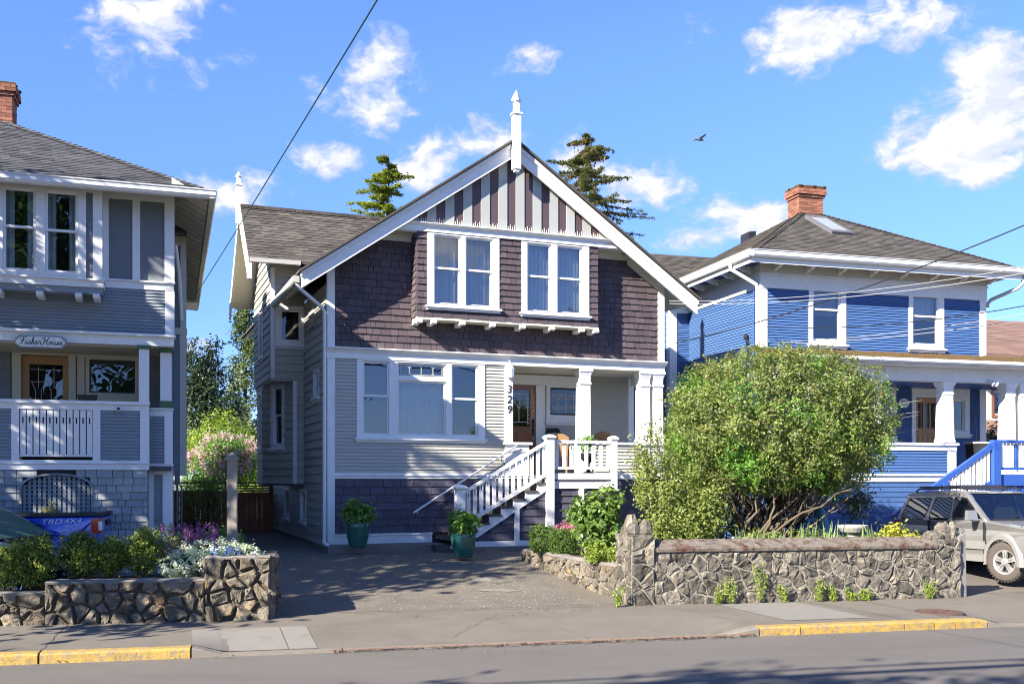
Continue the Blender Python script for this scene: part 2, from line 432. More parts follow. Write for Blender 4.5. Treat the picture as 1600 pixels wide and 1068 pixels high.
def shingle_list(W, a0, a1, z0, z1, pitch, wid, holes=(), clip=None, d=0., t=.027):
    res = []
    for p, q in rows(z0, z1, pitch, holes):
        iv = (a0, a1)
        if clip:
            iv = clip((p + q) / 2)
            if not iv: continue
            iv = (max(a0, iv[0]), min(a1, iv[1]))
        for u0, u1 in cut(iv, holes, (p + q) / 2):
            a = u0
            first = True
            while a < u1 - .01:
                w = wid * random.uniform(.55, 1.45)
                if first: w *= random.uniform(.4, 1); first = False
                b = min(u1, a + w)
                if u1 - b < wid * .3: b = u1
                pz = p + random.uniform(-.004, .004); o0 = d + t + random.uniform(-.004, .007); g = .0045
                res.append([W(a + g, o0, pz), W(b - g, o0, pz), W(b - g, d - .008, pz), W(a + g, d - .008, pz), W(a + g, d + .004, q), W(b - g, d + .004, q), W(b - g, d - .008, q), W(a + g, d - .008, q)])
                a = b
    return res
def shingles(parent, m, lst, single, name='shingle'):
    """the first `single` shingles one object each, the rest one mesh"""
    for h in lst[:single]:
        b = MB(); b.rnd = random.random(); b.hexa(h); b.build(name, m, parent)
    if lst[single:]:
        b = MB()
        for h in lst[single:]: b.rnd = random.random(); b.hexa(h)
        b.build(name + '_courses', m, parent, kind='stuff')
def tabs(parent, m, O, E, U, poly, row=.14, wid=.3, t=.012, name='roof_shingles'):
    """asphalt shingle tabs over a roof plane; O origin, E along eave, U up the slope (unit vectors), poly in (e,u)"""
    O, E, U = Vector(O), Vector(E).normalized(), Vector(U).normalized(); N = E.cross(U).normalized()
    if N.z < 0: N = -N
    mb = MB()
    us = [p[1] for p in poly]; u = min(us)
    P = lambda e, u, h: tuple(O + E * e + U * u + N * h)
    while u < max(us) - .02:
        um = u + row / 2; xs = []
        for (ax, ay), (bx, by) in zip(poly, poly[1:] + poly[:1]):
            if (ay <= um) != (by <= um): xs.append(ax + (um - ay) / (by - ay) * (bx - ax))
        xs.sort()
        for e0, e1 in zip(xs[::2], xs[1::2]):
            e = e0 - random.uniform(0, wid); 
            while e < e1:
                w = wid * random.uniform(.6, 1.4); f0, f1 = max(e, e0), min(e + w, e1); e += w
                if f1 - f0 < .02: continue
                mb.rnd = random.random(); h = t * random.uniform(.8, 1.7); du = random.uniform(-.008, .008)
                mb.quad(P(f0, u + du, h), P(f1, u + du, h), P(f1, u + row, .003), P(f0, u + row, .003))
                mb.quad(P(f0, u + du, -.01), P(f1, u + du, -.01), P(f1, u + du, h), P(f0, u + du, h))
                mb.quad(P(f1, u + du, -.01), P(f1, u + row, -.01), P(f1, u + row, .003), P(f1, u + du, h))
        u += row
    return mb.build(name, m, parent, kind='stuff')
def slab(parent, name, m, pts, th):
    """roof slab: polygon pts (top) with thickness straight down"""
    b = MB(); n = len(pts)
    top = [tuple(p) for p in pts]; bot = [(p[0], p[1], p[2] - th) for p in pts]
    b.quad(*top); b.quad(*bot[::-1])
    for i in range(n):
        j = (i + 1) % n; b.quad(top[i], bot[i], bot[j], top[j])
    return b.build(name, m, parent)
def curtain_mesh(W, a0, a1, z0, z1, d, amp=.02, per=.11):
    b = MB(); n = max(4, int((a1 - a0) / .025)); pts = []
    ph = random.random() * 6
    for i in range(n + 1):
        a = a0 + (a1 - a0) * i / n
        pts.append((a, d + amp * math.sin(a / per * 6.28 + ph) + amp * .4 * math.sin(a / per * 2.3 + ph)))
    for (a, e), (a2, e2) in zip(pts, pts[1:]): b.quad(W(a, e, z0), W(a2, e2, z0), W(a2, e2, z1), W(a, e, z1))
    return b
def window(parent, W, outer, lights, casing='white_trim', glass='glass', cur=None, d0=0., sill=True, proud=.035, sash='white_trim', deep=.9, frame=.045, head=0., label=None, curm='curtain'):
    """casing > sash, pane, curtain, sill, interior.  lights: (a0,a1,z0,z1,zsplit)"""
    a0, a1, z0, z1 = outer
    holes = [l[:4] for l in lights]
    b = MB()
    for c in cells(a0, a1, z0, z1, holes): b.wbox(W, c[0], c[1], d0 - .13, d0 + proud, c[2], c[3])
    wn = b.build('window', casing, parent, label=label)
    if sill:
        WB('sill', casing, wn, W, (a0 - .05, a1 + .05, d0 - .02, d0 + proud + .06, z0 - .045, z0 - .002), (a0 - .02, a1 + .02, d0 - .02, d0 + proud + .02, z0 - .1, z0 - .047))
    if head: WB('head_moulding', casing, wn, W, (a0 - .03, a1 + .03, d0 - .02, d0 + proud + .05, z1 + .001, z1 + head))
    curs = cur if isinstance(cur, list) else [cur] * len(lights)
    for l, cur in zip(lights, curs):
        p0, p1, q0, q1, zs = l
        s_ = MB(); f = frame; dz = .025
        if zs:
            segs = [(q0, zs + dz, d0 - .075, d0 - .04), (zs - dz, q1, d0 - .042, d0 - .008)]
        else: segs = [(q0, q1, d0 - .06, d0 - .015)]
        for i, (r0, r1, e0, e1) in enumerate(segs):
            for c in cells(p0 + .001, p1 - .001, r0 + (.001 if i == 0 else 0), r1 - .001, [(p0 + f, p1 - f, r0 + f, r1 - f)]): s_.wbox(W, c[0], c[1], e0, e1, c[2], c[3])
        s_.build('sash', sash, wn)
        for r0, r1, e0, e1 in segs:
            pb = MB(); e = (e0 + e1) / 2
            pb.quad(W(p0 + f - .005, e, r0 + f - .005), W(p1 - f + .005, e, r0 + f - .005), W(p1 - f + .005, e, r1 - f + .005), W(p0 + f - .005, e, r1 - f + .005))
            pb.build('pane', glass, wn)
        if cur:
            if cur == 'drape':
                w = (p1 - p0) * .3
                for c0, c1 in ((p0 - .02, p0 + w), (p1 - w, p1 + .02)): curtain_mesh(W, c0, c1, q0 - .02, q1 + .02, d0 - .19).build('curtain', curm, wn)
            elif cur == 'blind':
                WB('blind', 'blind', wn, W, (p0 - .02, p1 + .02, d0 - .2, d0 - .19, q0 + .55 * (q1 - q0), q1 + .02))
            elif cur == 'upper':
                curtain_mesh(W, p0 - .02, p1 + .02, q0 + .45 * (q1 - q0), q1 + .02, d0 - .19).build('curtain', curm, wn)
            else: curtain_mesh(W, p0 - .02, p1 + .02, q0 - .02, q1 + .02, d0 - .19).build('curtain', curm, wn)
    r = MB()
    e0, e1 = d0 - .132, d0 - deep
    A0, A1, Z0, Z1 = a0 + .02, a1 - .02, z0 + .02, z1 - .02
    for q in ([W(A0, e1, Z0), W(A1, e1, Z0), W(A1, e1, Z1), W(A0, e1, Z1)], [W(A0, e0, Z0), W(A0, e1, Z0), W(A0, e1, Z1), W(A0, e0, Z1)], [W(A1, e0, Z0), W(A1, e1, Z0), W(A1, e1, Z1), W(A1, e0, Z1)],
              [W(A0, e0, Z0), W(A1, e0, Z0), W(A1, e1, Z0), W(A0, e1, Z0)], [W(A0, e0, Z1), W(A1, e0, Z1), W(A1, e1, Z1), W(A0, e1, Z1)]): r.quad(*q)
    r.build('dark_recess', 'unlit_dark', wn)
    return wn
def hole(o, m=.03): return (o[0] + m, o[1] - m, o[2] + m, o[3] - m)
def cames(parent, W, segs, d, r=.009, m='lead_came'):
    b = MB()
    for (a, z), (a2, z2) in segs:
        L = math.hypot(a2 - a, z2 - z); nx, nz = -(z2 - z) / L * r, (a2 - a) / L * r
        b.hexa([W(a - nx, d + .006, z - nz), W(a2 - nx, d + .006, z2 - nz), W(a2 - nx, d - .004, z2 - nz), W(a - nx, d - .004, z - nz),
                W(a + nx, d + .006, z + nz), W(a2 + nx, d + .006, z2 + nz), W(a2 + nx, d - .004, z2 + nz), W(a + nx, d - .004, z + nz)])
    return b.build('lead_cames', m, parent)
def text_mesh(name, body, size, m, parent, M, extr=.004, sx=1., shear=0., label=None, cat=None, font_space=1.):
    cu = bpy.data.curves.new(name, 'FONT'); cu.body = body; cu.size = size; cu.extrude = extr; cu.shear = shear
    cu.align_x = 'CENTER'; cu.align_y = 'CENTER'; cu.space_character = font_space
    o = bpy.data.objects.new('tmp', cu); C.objects.link(o)
    dg = bpy.context.evaluated_depsgraph_get()
    me = bpy.data.meshes.new_from_object(o.evaluated_get(dg)); bpy.data.objects.remove(o)
    S = Matrix.Diagonal((sx, 1, 1, 1)); me.transform(M @ S)
    me.materials.clear(); me.materials.append(MATS[m]); me.name = name
    o = bpy.data.objects.new(name, me); C.objects.link(o); o.parent = parent
    return tag(o, label, cat)
def facing(x, y, z, rz=0.):
    """matrix that stands a text upright facing -y"""
    return Matrix.Translation((x, y, z)) @ Matrix.Rotation(rz, 4, 'Z') @ Matrix.Rotation(R(90), 4, 'X')

# ================================================================== MAIN HOUSE
ROOF_A, ROOF_Z, ROOF_S = 4.255, 10.11, .687
def zr(a): return ROOF_Z - ROOF_S * abs(a - ROOF_A)
def main_house():
    H = thing('plum_house', 'plum shingled house with white gable finial, grey siding and front porch stairs', 'house', (-4.1155, 22.5, 0), R(21.1))
    W = wmap(0, 0)
    # ---- ground floor front
    low = (.663, 3.716, 3.14, 4.92)
    b = MB(); lapped(b, W, .17, 4.25, 2.345, 4.93, .079, [hole(low, .05)]); b.build('siding', 'siding_grey', H, kind='stuff')
    sheet(H, 'wall', 'siding_grey', W, 0, 4.25, .6, 4.95, [hole(low, .06)], d=-.006)
    WB('corner_board', 'white_trim', H, W, (0, .168, -.1, .035, .752, 6.95))
    WB('corner_board', 'white_trim', H, W, (8.345, 8.525, -.1, .035, 5.16, 7.05))
    WB('base_board', 'white_trim', H, W, (.17, 2.42, 0, .04, .752, .935), (.17, 2.42, 0, .065, .937, .978))
    WB('water_table', 'white_trim', H, W, (.17, 4.83, 0, .035, 2.215, 2.275), (.17, 4.83, 0, .06, 2.277, 2.3), (.17, 4.2, 0, .03, 2.302, 2.343))
    b = MB()
    b.wbox(W, -.02, 8.53, -.02, .05, 4.905, 5.03)
    b.wprism(lambda d, a, z: W(a, d, z), [(.0, 5.031), (.055, 5.031), (.085, 5.08), (.15, 5.125), (.15, 5.15), (0, 5.17)], -.03, 8.56)
    b.build('belt_course', 'white_trim', H)
    wn = window(H, W, low, [(.80, 1.41, 3.2, 4.87, 4.09), (1.6, 2.76, 3.2, 4.46, None), (1.6, 2.76, 4.53, 4.87, None), (2.89, 3.55, 3.2, 4.87, 4.08)], cur=[None, 'full', None, None], glass='glass_sky')
    x0, x1, z0, z1 = 1.68, 2.68, 4.6, 4.8
    sg = [((x0, z0), (x1, z0)), ((x0, z1), (x1, z1))]
    for f in (0, .22, .5, .78, 1): sg.append(((x0 + f * (x1 - x0), z0), (x0 + f * (x1 - x0), z1)))
    for f in (.22, .78):
        c = x0 + f * (x1 - x0); sg += [((c - .05, z1), (c, z1 - .06)), ((c, z1 - .06), (c + .05, z1)), ((c - .03, z0), (c, z0 + .05)), ((c, z0 + .05), (c + .03, z0))]
    cames(wn, W, sg, -.03)
    # ---- shingles
    wl, wr = (2.2, 3.94, 6.15, 7.8), (4.5, 6.25, 6.12, 7.8)
    upclip = lambda z: (ROOF_A - (ROOF_Z - .13 - z) / ROOF_S, ROOF_A + (ROOF_Z - .13 - z) / ROOF_S)
    bayh = (1.97, 6.48, 5.87, 9)
    up = shingle_list(W, .17, 8.345, 5.17, 7.8, .152, .2, [bayh], upclip)
    Wb = wmap(0, -.37)
    bay = shingle_list(Wb, 1.95, 6.5, 5.88, 7.81, .152, .2, [hole(wl, .04), hole(wr, .04)])
    Ws = wmap(1.95, 0, -90)
    side = shingle_list(Ws, 0, .37, 5.88, 7.81, .152, .2)
    base = shingle_list(W, .17, 4.85, .98, 2.215, .176, .3, [])
    shingles(H, 'shingle_navy', base[:110], 110)
    shingles(H, 'shingle_plum', bay, 60)
    shingles(H, 'shingle_plum', up[::-1], 130); 
    shingles(H, 'shingle_plum', side, 0)
    if base[110:]: shingles(H, 'shingle_navy', base[110:], 0)
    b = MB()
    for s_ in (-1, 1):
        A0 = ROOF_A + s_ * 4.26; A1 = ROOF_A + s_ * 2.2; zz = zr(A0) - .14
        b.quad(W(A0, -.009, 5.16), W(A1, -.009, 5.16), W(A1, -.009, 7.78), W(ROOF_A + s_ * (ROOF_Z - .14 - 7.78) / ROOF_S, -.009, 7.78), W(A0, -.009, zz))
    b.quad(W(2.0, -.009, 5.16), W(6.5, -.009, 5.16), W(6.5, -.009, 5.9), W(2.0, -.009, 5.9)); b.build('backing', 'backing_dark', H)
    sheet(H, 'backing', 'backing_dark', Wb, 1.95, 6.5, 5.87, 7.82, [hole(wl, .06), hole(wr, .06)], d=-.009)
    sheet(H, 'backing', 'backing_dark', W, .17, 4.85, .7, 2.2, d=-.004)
    b = MB(); Wr = wmap(6.5, 0, 90); b.quad(Wr(-.37, 0, 5.87), Wr(0, 0, 5.87), Wr(0, 0, 7.8), Wr(-.37, 0, 7.8)); b.quad(Ws(0, -.01, 5.87), Ws(.37, -.01, 5.87), Ws(.37, -.01, 7.8), Ws(0, -.01, 7.8)); b.build('backing', 'shingle_plum', H)
    WB('bay_floor', 'cream_trim', H, W, (1.95, 6.5, -.02, .365, 5.82, 5.868), (1.94, 6.51, .367, .39, 5.825, 5.877))
    for a in (2.01, 2.35, 3.03, 3.77, 4.52, 5.27, 6.05, 6.43):
        b = MB()
        b.prism([(0, 5.818), (.43, 5.818), (.455, 5.79), (.445, 5.745), (.40, 5.725), (.34, 5.735), (.3, 5.765), (0, 5.72)], lambda d, z, a=a: W(a - .065, d, z), lambda d, z, a=a: W(a + .065, d, z))
        b.build('bracket', 'white_trim', H)
    wn = window(H, Wb, wl, [(2.36, 3.0, 6.19, 7.77, 7.02), (3.11, 3.78, 6.19, 7.77, 7.02)], cur='full', glass='glass_sky')
    wn = window(H, Wb, wr, [(4.64, 5.26, 6.16, 7.77, 7.0), (5.41, 6.07, 6.16, 7.77, 7.0)], cur='full', curm='lace', glass='glass_sky', label='window with lace curtains')
    # ---- gable panel
    Wg = Wb
    zt = lambda a: zr(a) - .12
    edges = []
    for k in range(-1, 10):
        c = 2.522 + .4325 * k; edges.append((c - .108, c + .108, 1))
    allb = []
    for i, (p, q, _) in enumerate(edges):
        allb.append((p, q, 'stripe_dark'))
        nxt = edges[i + 1][0] if i + 1 < len(edges) else q + .25
        allb.append((q, nxt, 'stripe_light'))
    allb.insert(0, (edges[0][0] - .25, edges[0][0], 'stripe_light'))
    pk = MB()
    for p, q, m in allb:
        if m == 'stripe_dark':
            for j in range(4):
                a = p + (j + .5) * (q - p) / 4; h = .15 if j % 2 else .11
                if zt(a) > 8.2:
                    pk.hexa([Wg(a - .02, .012, 7.99), Wg(a + .02, .012, 7.99), Wg(a + .02, 0, 7.99), Wg(a - .02, 0, 7.99), Wg(a - .004, .012, 8 + h), Wg(a + .004, .012, 8 + h), Wg(a + .004, 0, 8 + h), Wg(a - .004, 0, 8 + h)])
        pl = [(p, 7.98), (q, 7.98), (q, max(7.985, zt(q)))]
        if p < ROOF_A < q: pl.append((ROOF_A, zt(ROOF_A)))
        pl.append((p, max(7.985, zt(p))))
        if max(zt(p), zt(q)) < 8: continue
        b = MB(); b.rnd = random.random(); d = 0 if m == 'stripe_dark' else .018
        b.wprism(Wg, pl, -.04, d); b.build('gable_board', m, H)
    pk.build('picket_tips', 'cream_trim', H, kind='stuff')
    b = MB()
    b.wbox(W, 1.45, 7.05, .25, .42, 7.81, 7.93)
    b.prism([(.3, 7.931), (.425, 7.931), (.45, 7.955), (.5, 7.985), (.5, 8.0), (.3, 8.02)], lambda d, z: W(1.3, d, z), lambda d, z: W(7.2, d, z))
    b.build('gable_beam', 'white_trim', H)
    for q in ((1.2, 1.948, 0, .40, 7.78, 7.808), (6.502, 7.3, 0, .40, 7.78, 7.808)): WB('gable_soffit', 'cream_trim', H, W, q)
    for a0, a1 in ((1.0, 1.948), (6.502, 7.5)): WB('frieze_board', 'cream_trim', H, W, (a0, a1, -.02, .03, 7.63, 7.778))
    for a0, a1 in ((.0, 1.02), (7.48, 8.52)):
        b = MB(); b.wprism(W, [(a0, zr(a0) - .36), (a1, zr(a1) - .36), (a1, zr(a1) - .13), (a0, zr(a0) - .13)], -.02, .036); b.build('frieze_board', 'cream_trim', H)
    # ---- main roof
    YF, YB = -.66, 11.
    for s, nm in ((-1, 0), (1, 1)):
        e = ROOF_A + s * 4.97
        slab(H, 'roof', 'roof_brown', [(e, YF, zr(e)), (ROOF_A, YF, ROOF_Z), (ROOF_A, YB, ROOF_Z), (e, YB, zr(e))], .05)
        e2 = ROOF_A + s * 4.9
        slab(H, 'soffit', 'cream_trim', [(e2, -.5, zr(e2) - .075), (ROOF_A, -.5, ROOF_Z - .075), (ROOF_A, YB, ROOF_Z - .075), (e2, YB, zr(e2) - .075)], .05)
        e3 = ROOF_A + s * 4.915
        b = MB(); b.wprism(W, [(e3, zr(e3) - .075), (ROOF_A, ROOF_Z - .075), (ROOF_A, ROOF_Z - .42), (e3, zr(e3) - .42)], .5, .55)
        b.wprism(W, [(e3 + s * .012, zr(e3) - .078), (ROOF_A, ROOF_Z - .074), (ROOF_A, ROOF_Z - .17), (e3 + s * .012, zr(e3) - .17)], .551, .59)
        b.build('rake_board', 'white_trim', H)
    for k in range(9):      # rafters under the left eave
        y = -.2 + k * .36
        b = MB(); b.prism([(-.6, zr(-.6) - .13), (-.0, zr(0) - .13), (0, zr(0) - .25), (-.6, zr(-.6) - .22)], lambda a, z, y=y: (a, y, z), lambda a, z, y=y: (a, y + .06, z)); b.build('rafter', 'cream_trim', H)
    b = MB()
    prof = [(-.70, 6.60), (-.72, 6.63), (-.83, 6.63), (-.84, 6.60), (-.82, 6.52), (-.79, 6.49), (-.70, 6.49)]
    b.prism(prof, lambda a, z: (a, -.56, z - .06), lambda a, z: (a, 2.9, z - .06)); b.build('gutter', 'gutter_grey', H)
    b = MB(); b.tube([(-.74, -.45, 6.42), (-.70, -.45, 6.34), (-.14, -.12, 6.0), (-.07, -.07, 5.9), (-.07, -.07, .95), (-.09, -.12, .8), (-.02, -.42, .70)], .042, 10); b.build('downspout', 'gutter_white', H, smooth=True)
    # finial
    b = MB(); hw = .085
    b.box(4.255 - hw, 4.255 + hw, -.77, -.60, 9.36, 10.62)
    b.box(4.255 - .11, 4.255 + .11, -.795, -.575, 10.621, 10.66); b.box(4.255 - .06, 4.255 + .06, -.745, -.625, 10.661, 10.93)
    b.lathe([(.12, 10.931), (.13, 10.97), (.10, 11.0), (.085, 11.05), (.02, 11.16), (.005, 11.19)], 4, (4.255, -.685, 0))
    b.box(4.255 - .055, 4.255 + .055, -.74, -.63, 9.30, 9.359)
    b.build('finial', 'white_trim', H)
    # ---- left wall and cross wing
    Wl = wmap(0, 0, -90)          # a = -y
    stained = (-1.6, -.86, 4.1, 4.77)
    bw = [(-6.2, -5.2, 1.13, 1.95), (-3.5, -2.6, 1.13, 1.95)]
    lclip = lambda z: (-2.93, -.06) if z > 2.07 else (-8.5, -.06)
    boards(H, 'board', 'board_taupe', Wl, -8.5, -.05, .72, 6.55, .2, [hole(stained, .04)] + [hole(q, .04) for q in bw], lclip)
    sheet(H, 'wall', 'board_taupe', Wl, -8.5, 0, .66, 6.6, [hole(stained, .05)] + [hole(q, .05) for q in bw], d=-.012)
    window(H, Wl, stained, [(-1.5, -.96, 4.17, 4.7, None)], glass='glass_dark', label='small leaded side window', deep=.4)
    for q in bw: window(H, Wl, q, [(q[0] + .1, q[1] - .1, q[2] + .06, q[3] - .06, None)], glass='glass_dark', deep=.4)
    WB('vent_panel', 'board_taupe', H, Wl, (-2.1, -1.45, 0, .05, 5.86, 6.5), (-2.14, -1.41, .0, .075, 5.80, 5.858))
    WB('foundation', 'concrete_dark', H, Wl, (-8.5, -.1, -.15, .012, .3, .718))
    WB('corner_board', 'board_taupe', H, Wl, (-.058, -.0, -.02, .03, .72, 6.5))
    Ww = wmap(0, 2.95)
    wwin = (-.72, 0.0, 5.53, 6.49)
    boards(H, 'board', 'board_taupe', Ww, -.74, -.022, 4.68, 7.4, .2, [hole(wwin, .02)])
    sheet(H, 'wall', 'board_taupe', Ww, -.83, 0, 4.66, 7.5, [hole(wwin, .04)], d=-.012); sheet(H, 'wall', 'board_taupe', Ww, -.25, 0, 2.07, 4.66, d=-.012)
    window(H, Ww, wwin, [(-.6, -.1, 5.62, 6.4, None)], glass='glass_dark')
    WB('corner_board', 'white_trim', H, Ww, (-.832, -.742, -.08, .035, 4.682, 7.42))
    Wx = wmap(-.83, 0, -90)
    RY, RZ, RSL = 4.25, 9.2, .919
    wclip = lambda z: (max(-6.2, -(RY + (RZ - .1 - z) / RSL)), min(-3.04, -(RY - (RZ - .1 - z) / RSL)))
    sw = (-5.2, -4.3, 5.35, 6.75)
    boards(H, 'board', 'board_taupe', Wx, -6.2, -3.03, 4.68, 9.0, .2, [hole(sw, .03)], wclip)
    window(H, Wx, sw, [(-5.1, -4.4, 5.43, 6.66, 6.05)], glass='glass_dark')
    b = MB(); b.quad(Wx(-6.2, -.012, 4.68), Wx(-2.95, -.012, 4.68), Wx(-2.95, -.012, 7.7), Wx(-RY, -.012, RZ - .1), Wx(-6.2, -.012, 7.2)); b.build('wall', 'board_taupe', H)
    b = MB(); b.box(-.82, 0, 2.96, 6.2, 4.64, 4.675); b.build('wing_floor', 'cream_trim', H)
    f = lambda y: RZ - RSL * abs(y - RY)
    # wing roof
    for s in (-1, 1):
        ye = RY + s * (1.85 if s < 0 else 2.35)
        xe = ROOF_A - (ROOF_Z - f(ye)) / ROOF_S; xr = ROOF_A - (ROOF_Z - RZ) / ROOF_S
        slab(H, 'roof', 'roof_brown', [(-1.42, ye, f(ye)), (xe, ye, f(ye)), (xr, RY, RZ), (-1.42, RY, RZ)], .06)
        slab(H, 'soffit', 'cream_trim', [(-1.40, ye - s * .02, f(ye) - .065 ), (-.2, ye - s * .02, f(ye) - .065), (-.2, RY, RZ - .065), (-1.40, RY, RZ - .065)], .04)
        b = MB(); y2 = ye + s * .03
        b.prism([(y2, f(y2) - .05), (RY, RZ - .05), (RY, RZ - .36), (y2, f(y2) - .36)], lambda y, z: (-1.47, y, z), lambda y, z: (-1.422, y, z)); b.build('barge_board', 'white_trim', H)
        L = math.hypot(ye - RY, RSL * (ye - RY))
        tabs(H, 'roof_brown', (-1.42, ye, f(ye)), (1, 0, 0), (0, -s, RSL), [(0, 0), (xe + 1.42, 0), (xr + 1.42, L), (0, L)], .13, .28)
    b = MB()
    for k in range(22): b.rnd = random.random(); b.box(-1.43 + k * .2, -1.43 + k * .2 + .19, RY - .1, RY + .1, RZ - .05, RZ + .035)
    b.build('ridge_cap', 'roof_brown', H)
    B1('gutter', 'gutter_grey', H, (-1.4, -.2, 2.30, 2.40, 7.40, 7.5))
    b = MB(); b.box(-1.53, -1.40, RY - .065, RY + .065, 8.75, 9.72); b.box(-1.55, -1.38, RY - .085, RY + .085, 9.721, 9.75); b.box(-1.51, -1.42, RY - .045, RY + .045, 9.751, 9.93)
    b.lathe([(.07, 9.931), (.08, 9.96), (.05, 10.0), (.01, 10.08)], 8, (-1.465, RY, 0)); b.build('finial', 'white_trim', H)
    B1('eave_bracket', 'white_trim', H, (-1.46, -1.36, 2.36, 2.46, 7.0, 7.38))
    # lower angled bay
    boards(H, 'board', 'board_taupe', Ww, -.2, -.022, 2.09, 4.64, .2)
    WB('corner_board', 'white_trim', H, Ww, (-.285, -.202, -.08, .03, 2.09, 4.64))
    Wa = wmap(-.83, 4.4, -67.5)
    aw = (.43, 1.08, 2.98, 4.62)
    boards(H, 'board', 'board_taupe', Wa, .02, 1.5, 2.09, 4.64, .2, [hole(aw, .02)])
    sheet(H, 'wall', 'board_taupe', Wa, 0, 1.51, 2.07, 4.65, [hole(aw, .04)], d=-.012)
    window(H, Wa, aw, [(.54, .97, 3.07, 4.53, 3.82)], glass='glass_dark', cur='blind')
    Wc = wmap(-.83, 0, -90)
    cw = (-5.2, -4.55, 3.0, 4.5)
    boards(H, 'board', 'board_taupe', Wc, -5.5, -4.4, 2.09, 4.64, .2, [hole(cw, .02)])
    window(H, Wc, cw, [(-5.1, -4.65, 3.08, 4.42, 3.8)], glass='glass_dark')
    b = MB(); b.quad(Wc(-5.5, -.012, 2.07), Wc(-4.4, -.012, 2.07), Wc(-4.4, -.012, 4.65), Wc(-5.5, -.012, 4.65)); b.quad((-.82, 5.5, 2.07), (0, 5.5, 2.07), (0, 5.5, 4.65), (-.82, 5.5, 4.65)); b.build('wall', 'board_taupe', H)
    b = MB(); b.prism([(0, 2.95), (-.25, 2.95), (-.84, 4.4), (-.84, 5.5), (0, 5.5)], lambda x, y: (x, y, 2.04), lambda x, y: (x, y, 2.085)); b.build('bay_floor', 'grey_plastic', H)
    # rear walls
    b = MB()
    for p in ([(-.82, 6.2, 4.68), (0, 6.2, 4.68), (0, 6.2, 7.1), (-.82, 6.2, 7.1)], [(0, 6.2, 2), (0, 10.4, .5), (0, 10.4, 6.8), (0, 6.2, 6.8)], [(0, 10.4, .5), (8.52, 10.4, .5), (8.52, 10.4, 6.9), (4.255, 10.4, 9.95), (0, 10.4, 6.9)],
              [(8.51, 1.6, .5), (8.51, 10.4, .5), (8.51, 10.4, 6.95), (8.51, 1.6, 6.95)], [(8.51, 0, 5.0), (8.51, 1.6, 5.0), (8.51, 1.6, 6.95), (8.51, 0, 6.95)]): b.quad(*p)
    b.build('wall', 'board_taupe', H)
    Wrt = wmap(8.52, 0, 90)
    b = MB(); lapped(b, Wrt, 0, 10.4, 5.0, 6.9, .2); lapped(b, Wrt, 1.62, 10.4, .7, 5.0, .2); b.build('siding', 'board_taupe', H, kind='stuff')
    # ---- porch
    FZ = 2.3
    B1('porch_floor', 'step_dark', H, (4.26, 8.5, .02, 1.58, 2.2, FZ), (4.86, 6.57, -1.19, .018, 2.26, FZ))
    B1('porch_ceiling', 'cream_trim', H, (4.26, 8.5, .02, 1.6, 4.9, 4.96))
    Wp = wmap(0, 1.6)
    art = (5.97, 7.1, 3.7, 4.62)
    b = MB(); lapped(b, Wp, 4.45, 8.35, FZ, 4.9, .079, [(4.7, 5.93, 2, 4.86), hole(art, .03), (4.7, 7.1, 4.6, 4.86)]); b.build('siding', 'siding_grey', H, kind='stuff')
    sheet(H, 'wall', 'siding_grey', Wp, 4.2, 8.5, FZ, 4.95, [(4.77, 5.68, 2, 4.61), hole(art, .05)], d=-.008)
    b = MB(); b.quad((4.26, 0.05, FZ), (4.26, 1.6, FZ), (4.26, 1.6, 4.9), (4.26, .05, 4.9)); b.build('wall', 'siding_grey', H)
    WB('door_casing', 'white_trim', H, Wp, (5.682, 5.93, -.05, .03, FZ, 4.615), (4.6, 4.768, -.05, .03, FZ, 4.615), (4.6, 7.1, -.02, .04, 4.622, 4.84), (4.58, 7.14, -.02, .07, 4.842, 4.87))
    wn = window(H, Wp, art, [(6.08, 6.98, 3.86, 4.57, None)], glass='glass_dark', sill=True, sash='dark_iron', label='porch window of leaded art glass')
    sg = []
    for f in (.25, .5, .75): sg.append(((6.08 + .9 * f, 3.9), (6.08 + .9 * f, 4.53)))
    sg += [((6.12, 4.38), (6.94, 4.38)), ((6.12, 4.05), (6.94, 4.05))]
    for f in (.25, .5, .75):
        c = 6.08 + .9 * f; sg += [((c - .1, 4.38), (c, 4.24)), ((c, 4.24), (c + .1, 4.38)), ((c - .1, 4.05), (c, 4.16)), ((c, 4.16), (c + .1, 4.05))]
    cames(wn, Wp, sg, -.03)
    # door
    b = MB()
    for c in cells(4.77, 5.68, FZ + .01, 4.61, [(4.93, 5.53, 3.55, 4.48), (4.9, 5.18, 2.55, 3.36), (5.28, 5.56, 2.55, 3.36)]): b.wbox(Wp, c[0], c[1], -.06, -.01, c[2], c[3])
    b.wbox(Wp, 4.88, 5.58, -.005, .02, 3.49, 3.535)
    dr = b.build('front_door', 'door_wood', H, label='carved brown wooden front door with leaded glass')
    for a0 in (4.9, 5.28):
        q = MB(); q.wbox(Wp, a0, a0 + .28, -.06, -.03, 2.55, 3.36); q.lathe([(.10, 0), (.10, .012), (.07, .02), (.055, .012), (.02, .022)], 16, (0, 0, 0), Matrix.Translation(Vector(Wp(a0 + .14, -.03, 3.1))) @ Matrix.Rotation(R(90), 4, 'X')); q.wbox(Wp, a0 + .05, a0 + .23, -.03, -.018, 2.62, 2.9); q.build('door_panel', 'door_wood', dr)
    q = MB(); q.quad(Wp(4.93, -.035, 3.55), Wp(5.53, -.035, 3.55), Wp(5.53, -.035, 4.48), Wp(4.93, -.035, 4.48)); q.build('pane', 'glass_dark', dr)
    B1('dark_recess', 'unlit_dark', dr, (4.6, 5.9, 1.9, 1.95, 2.2, 4.7))
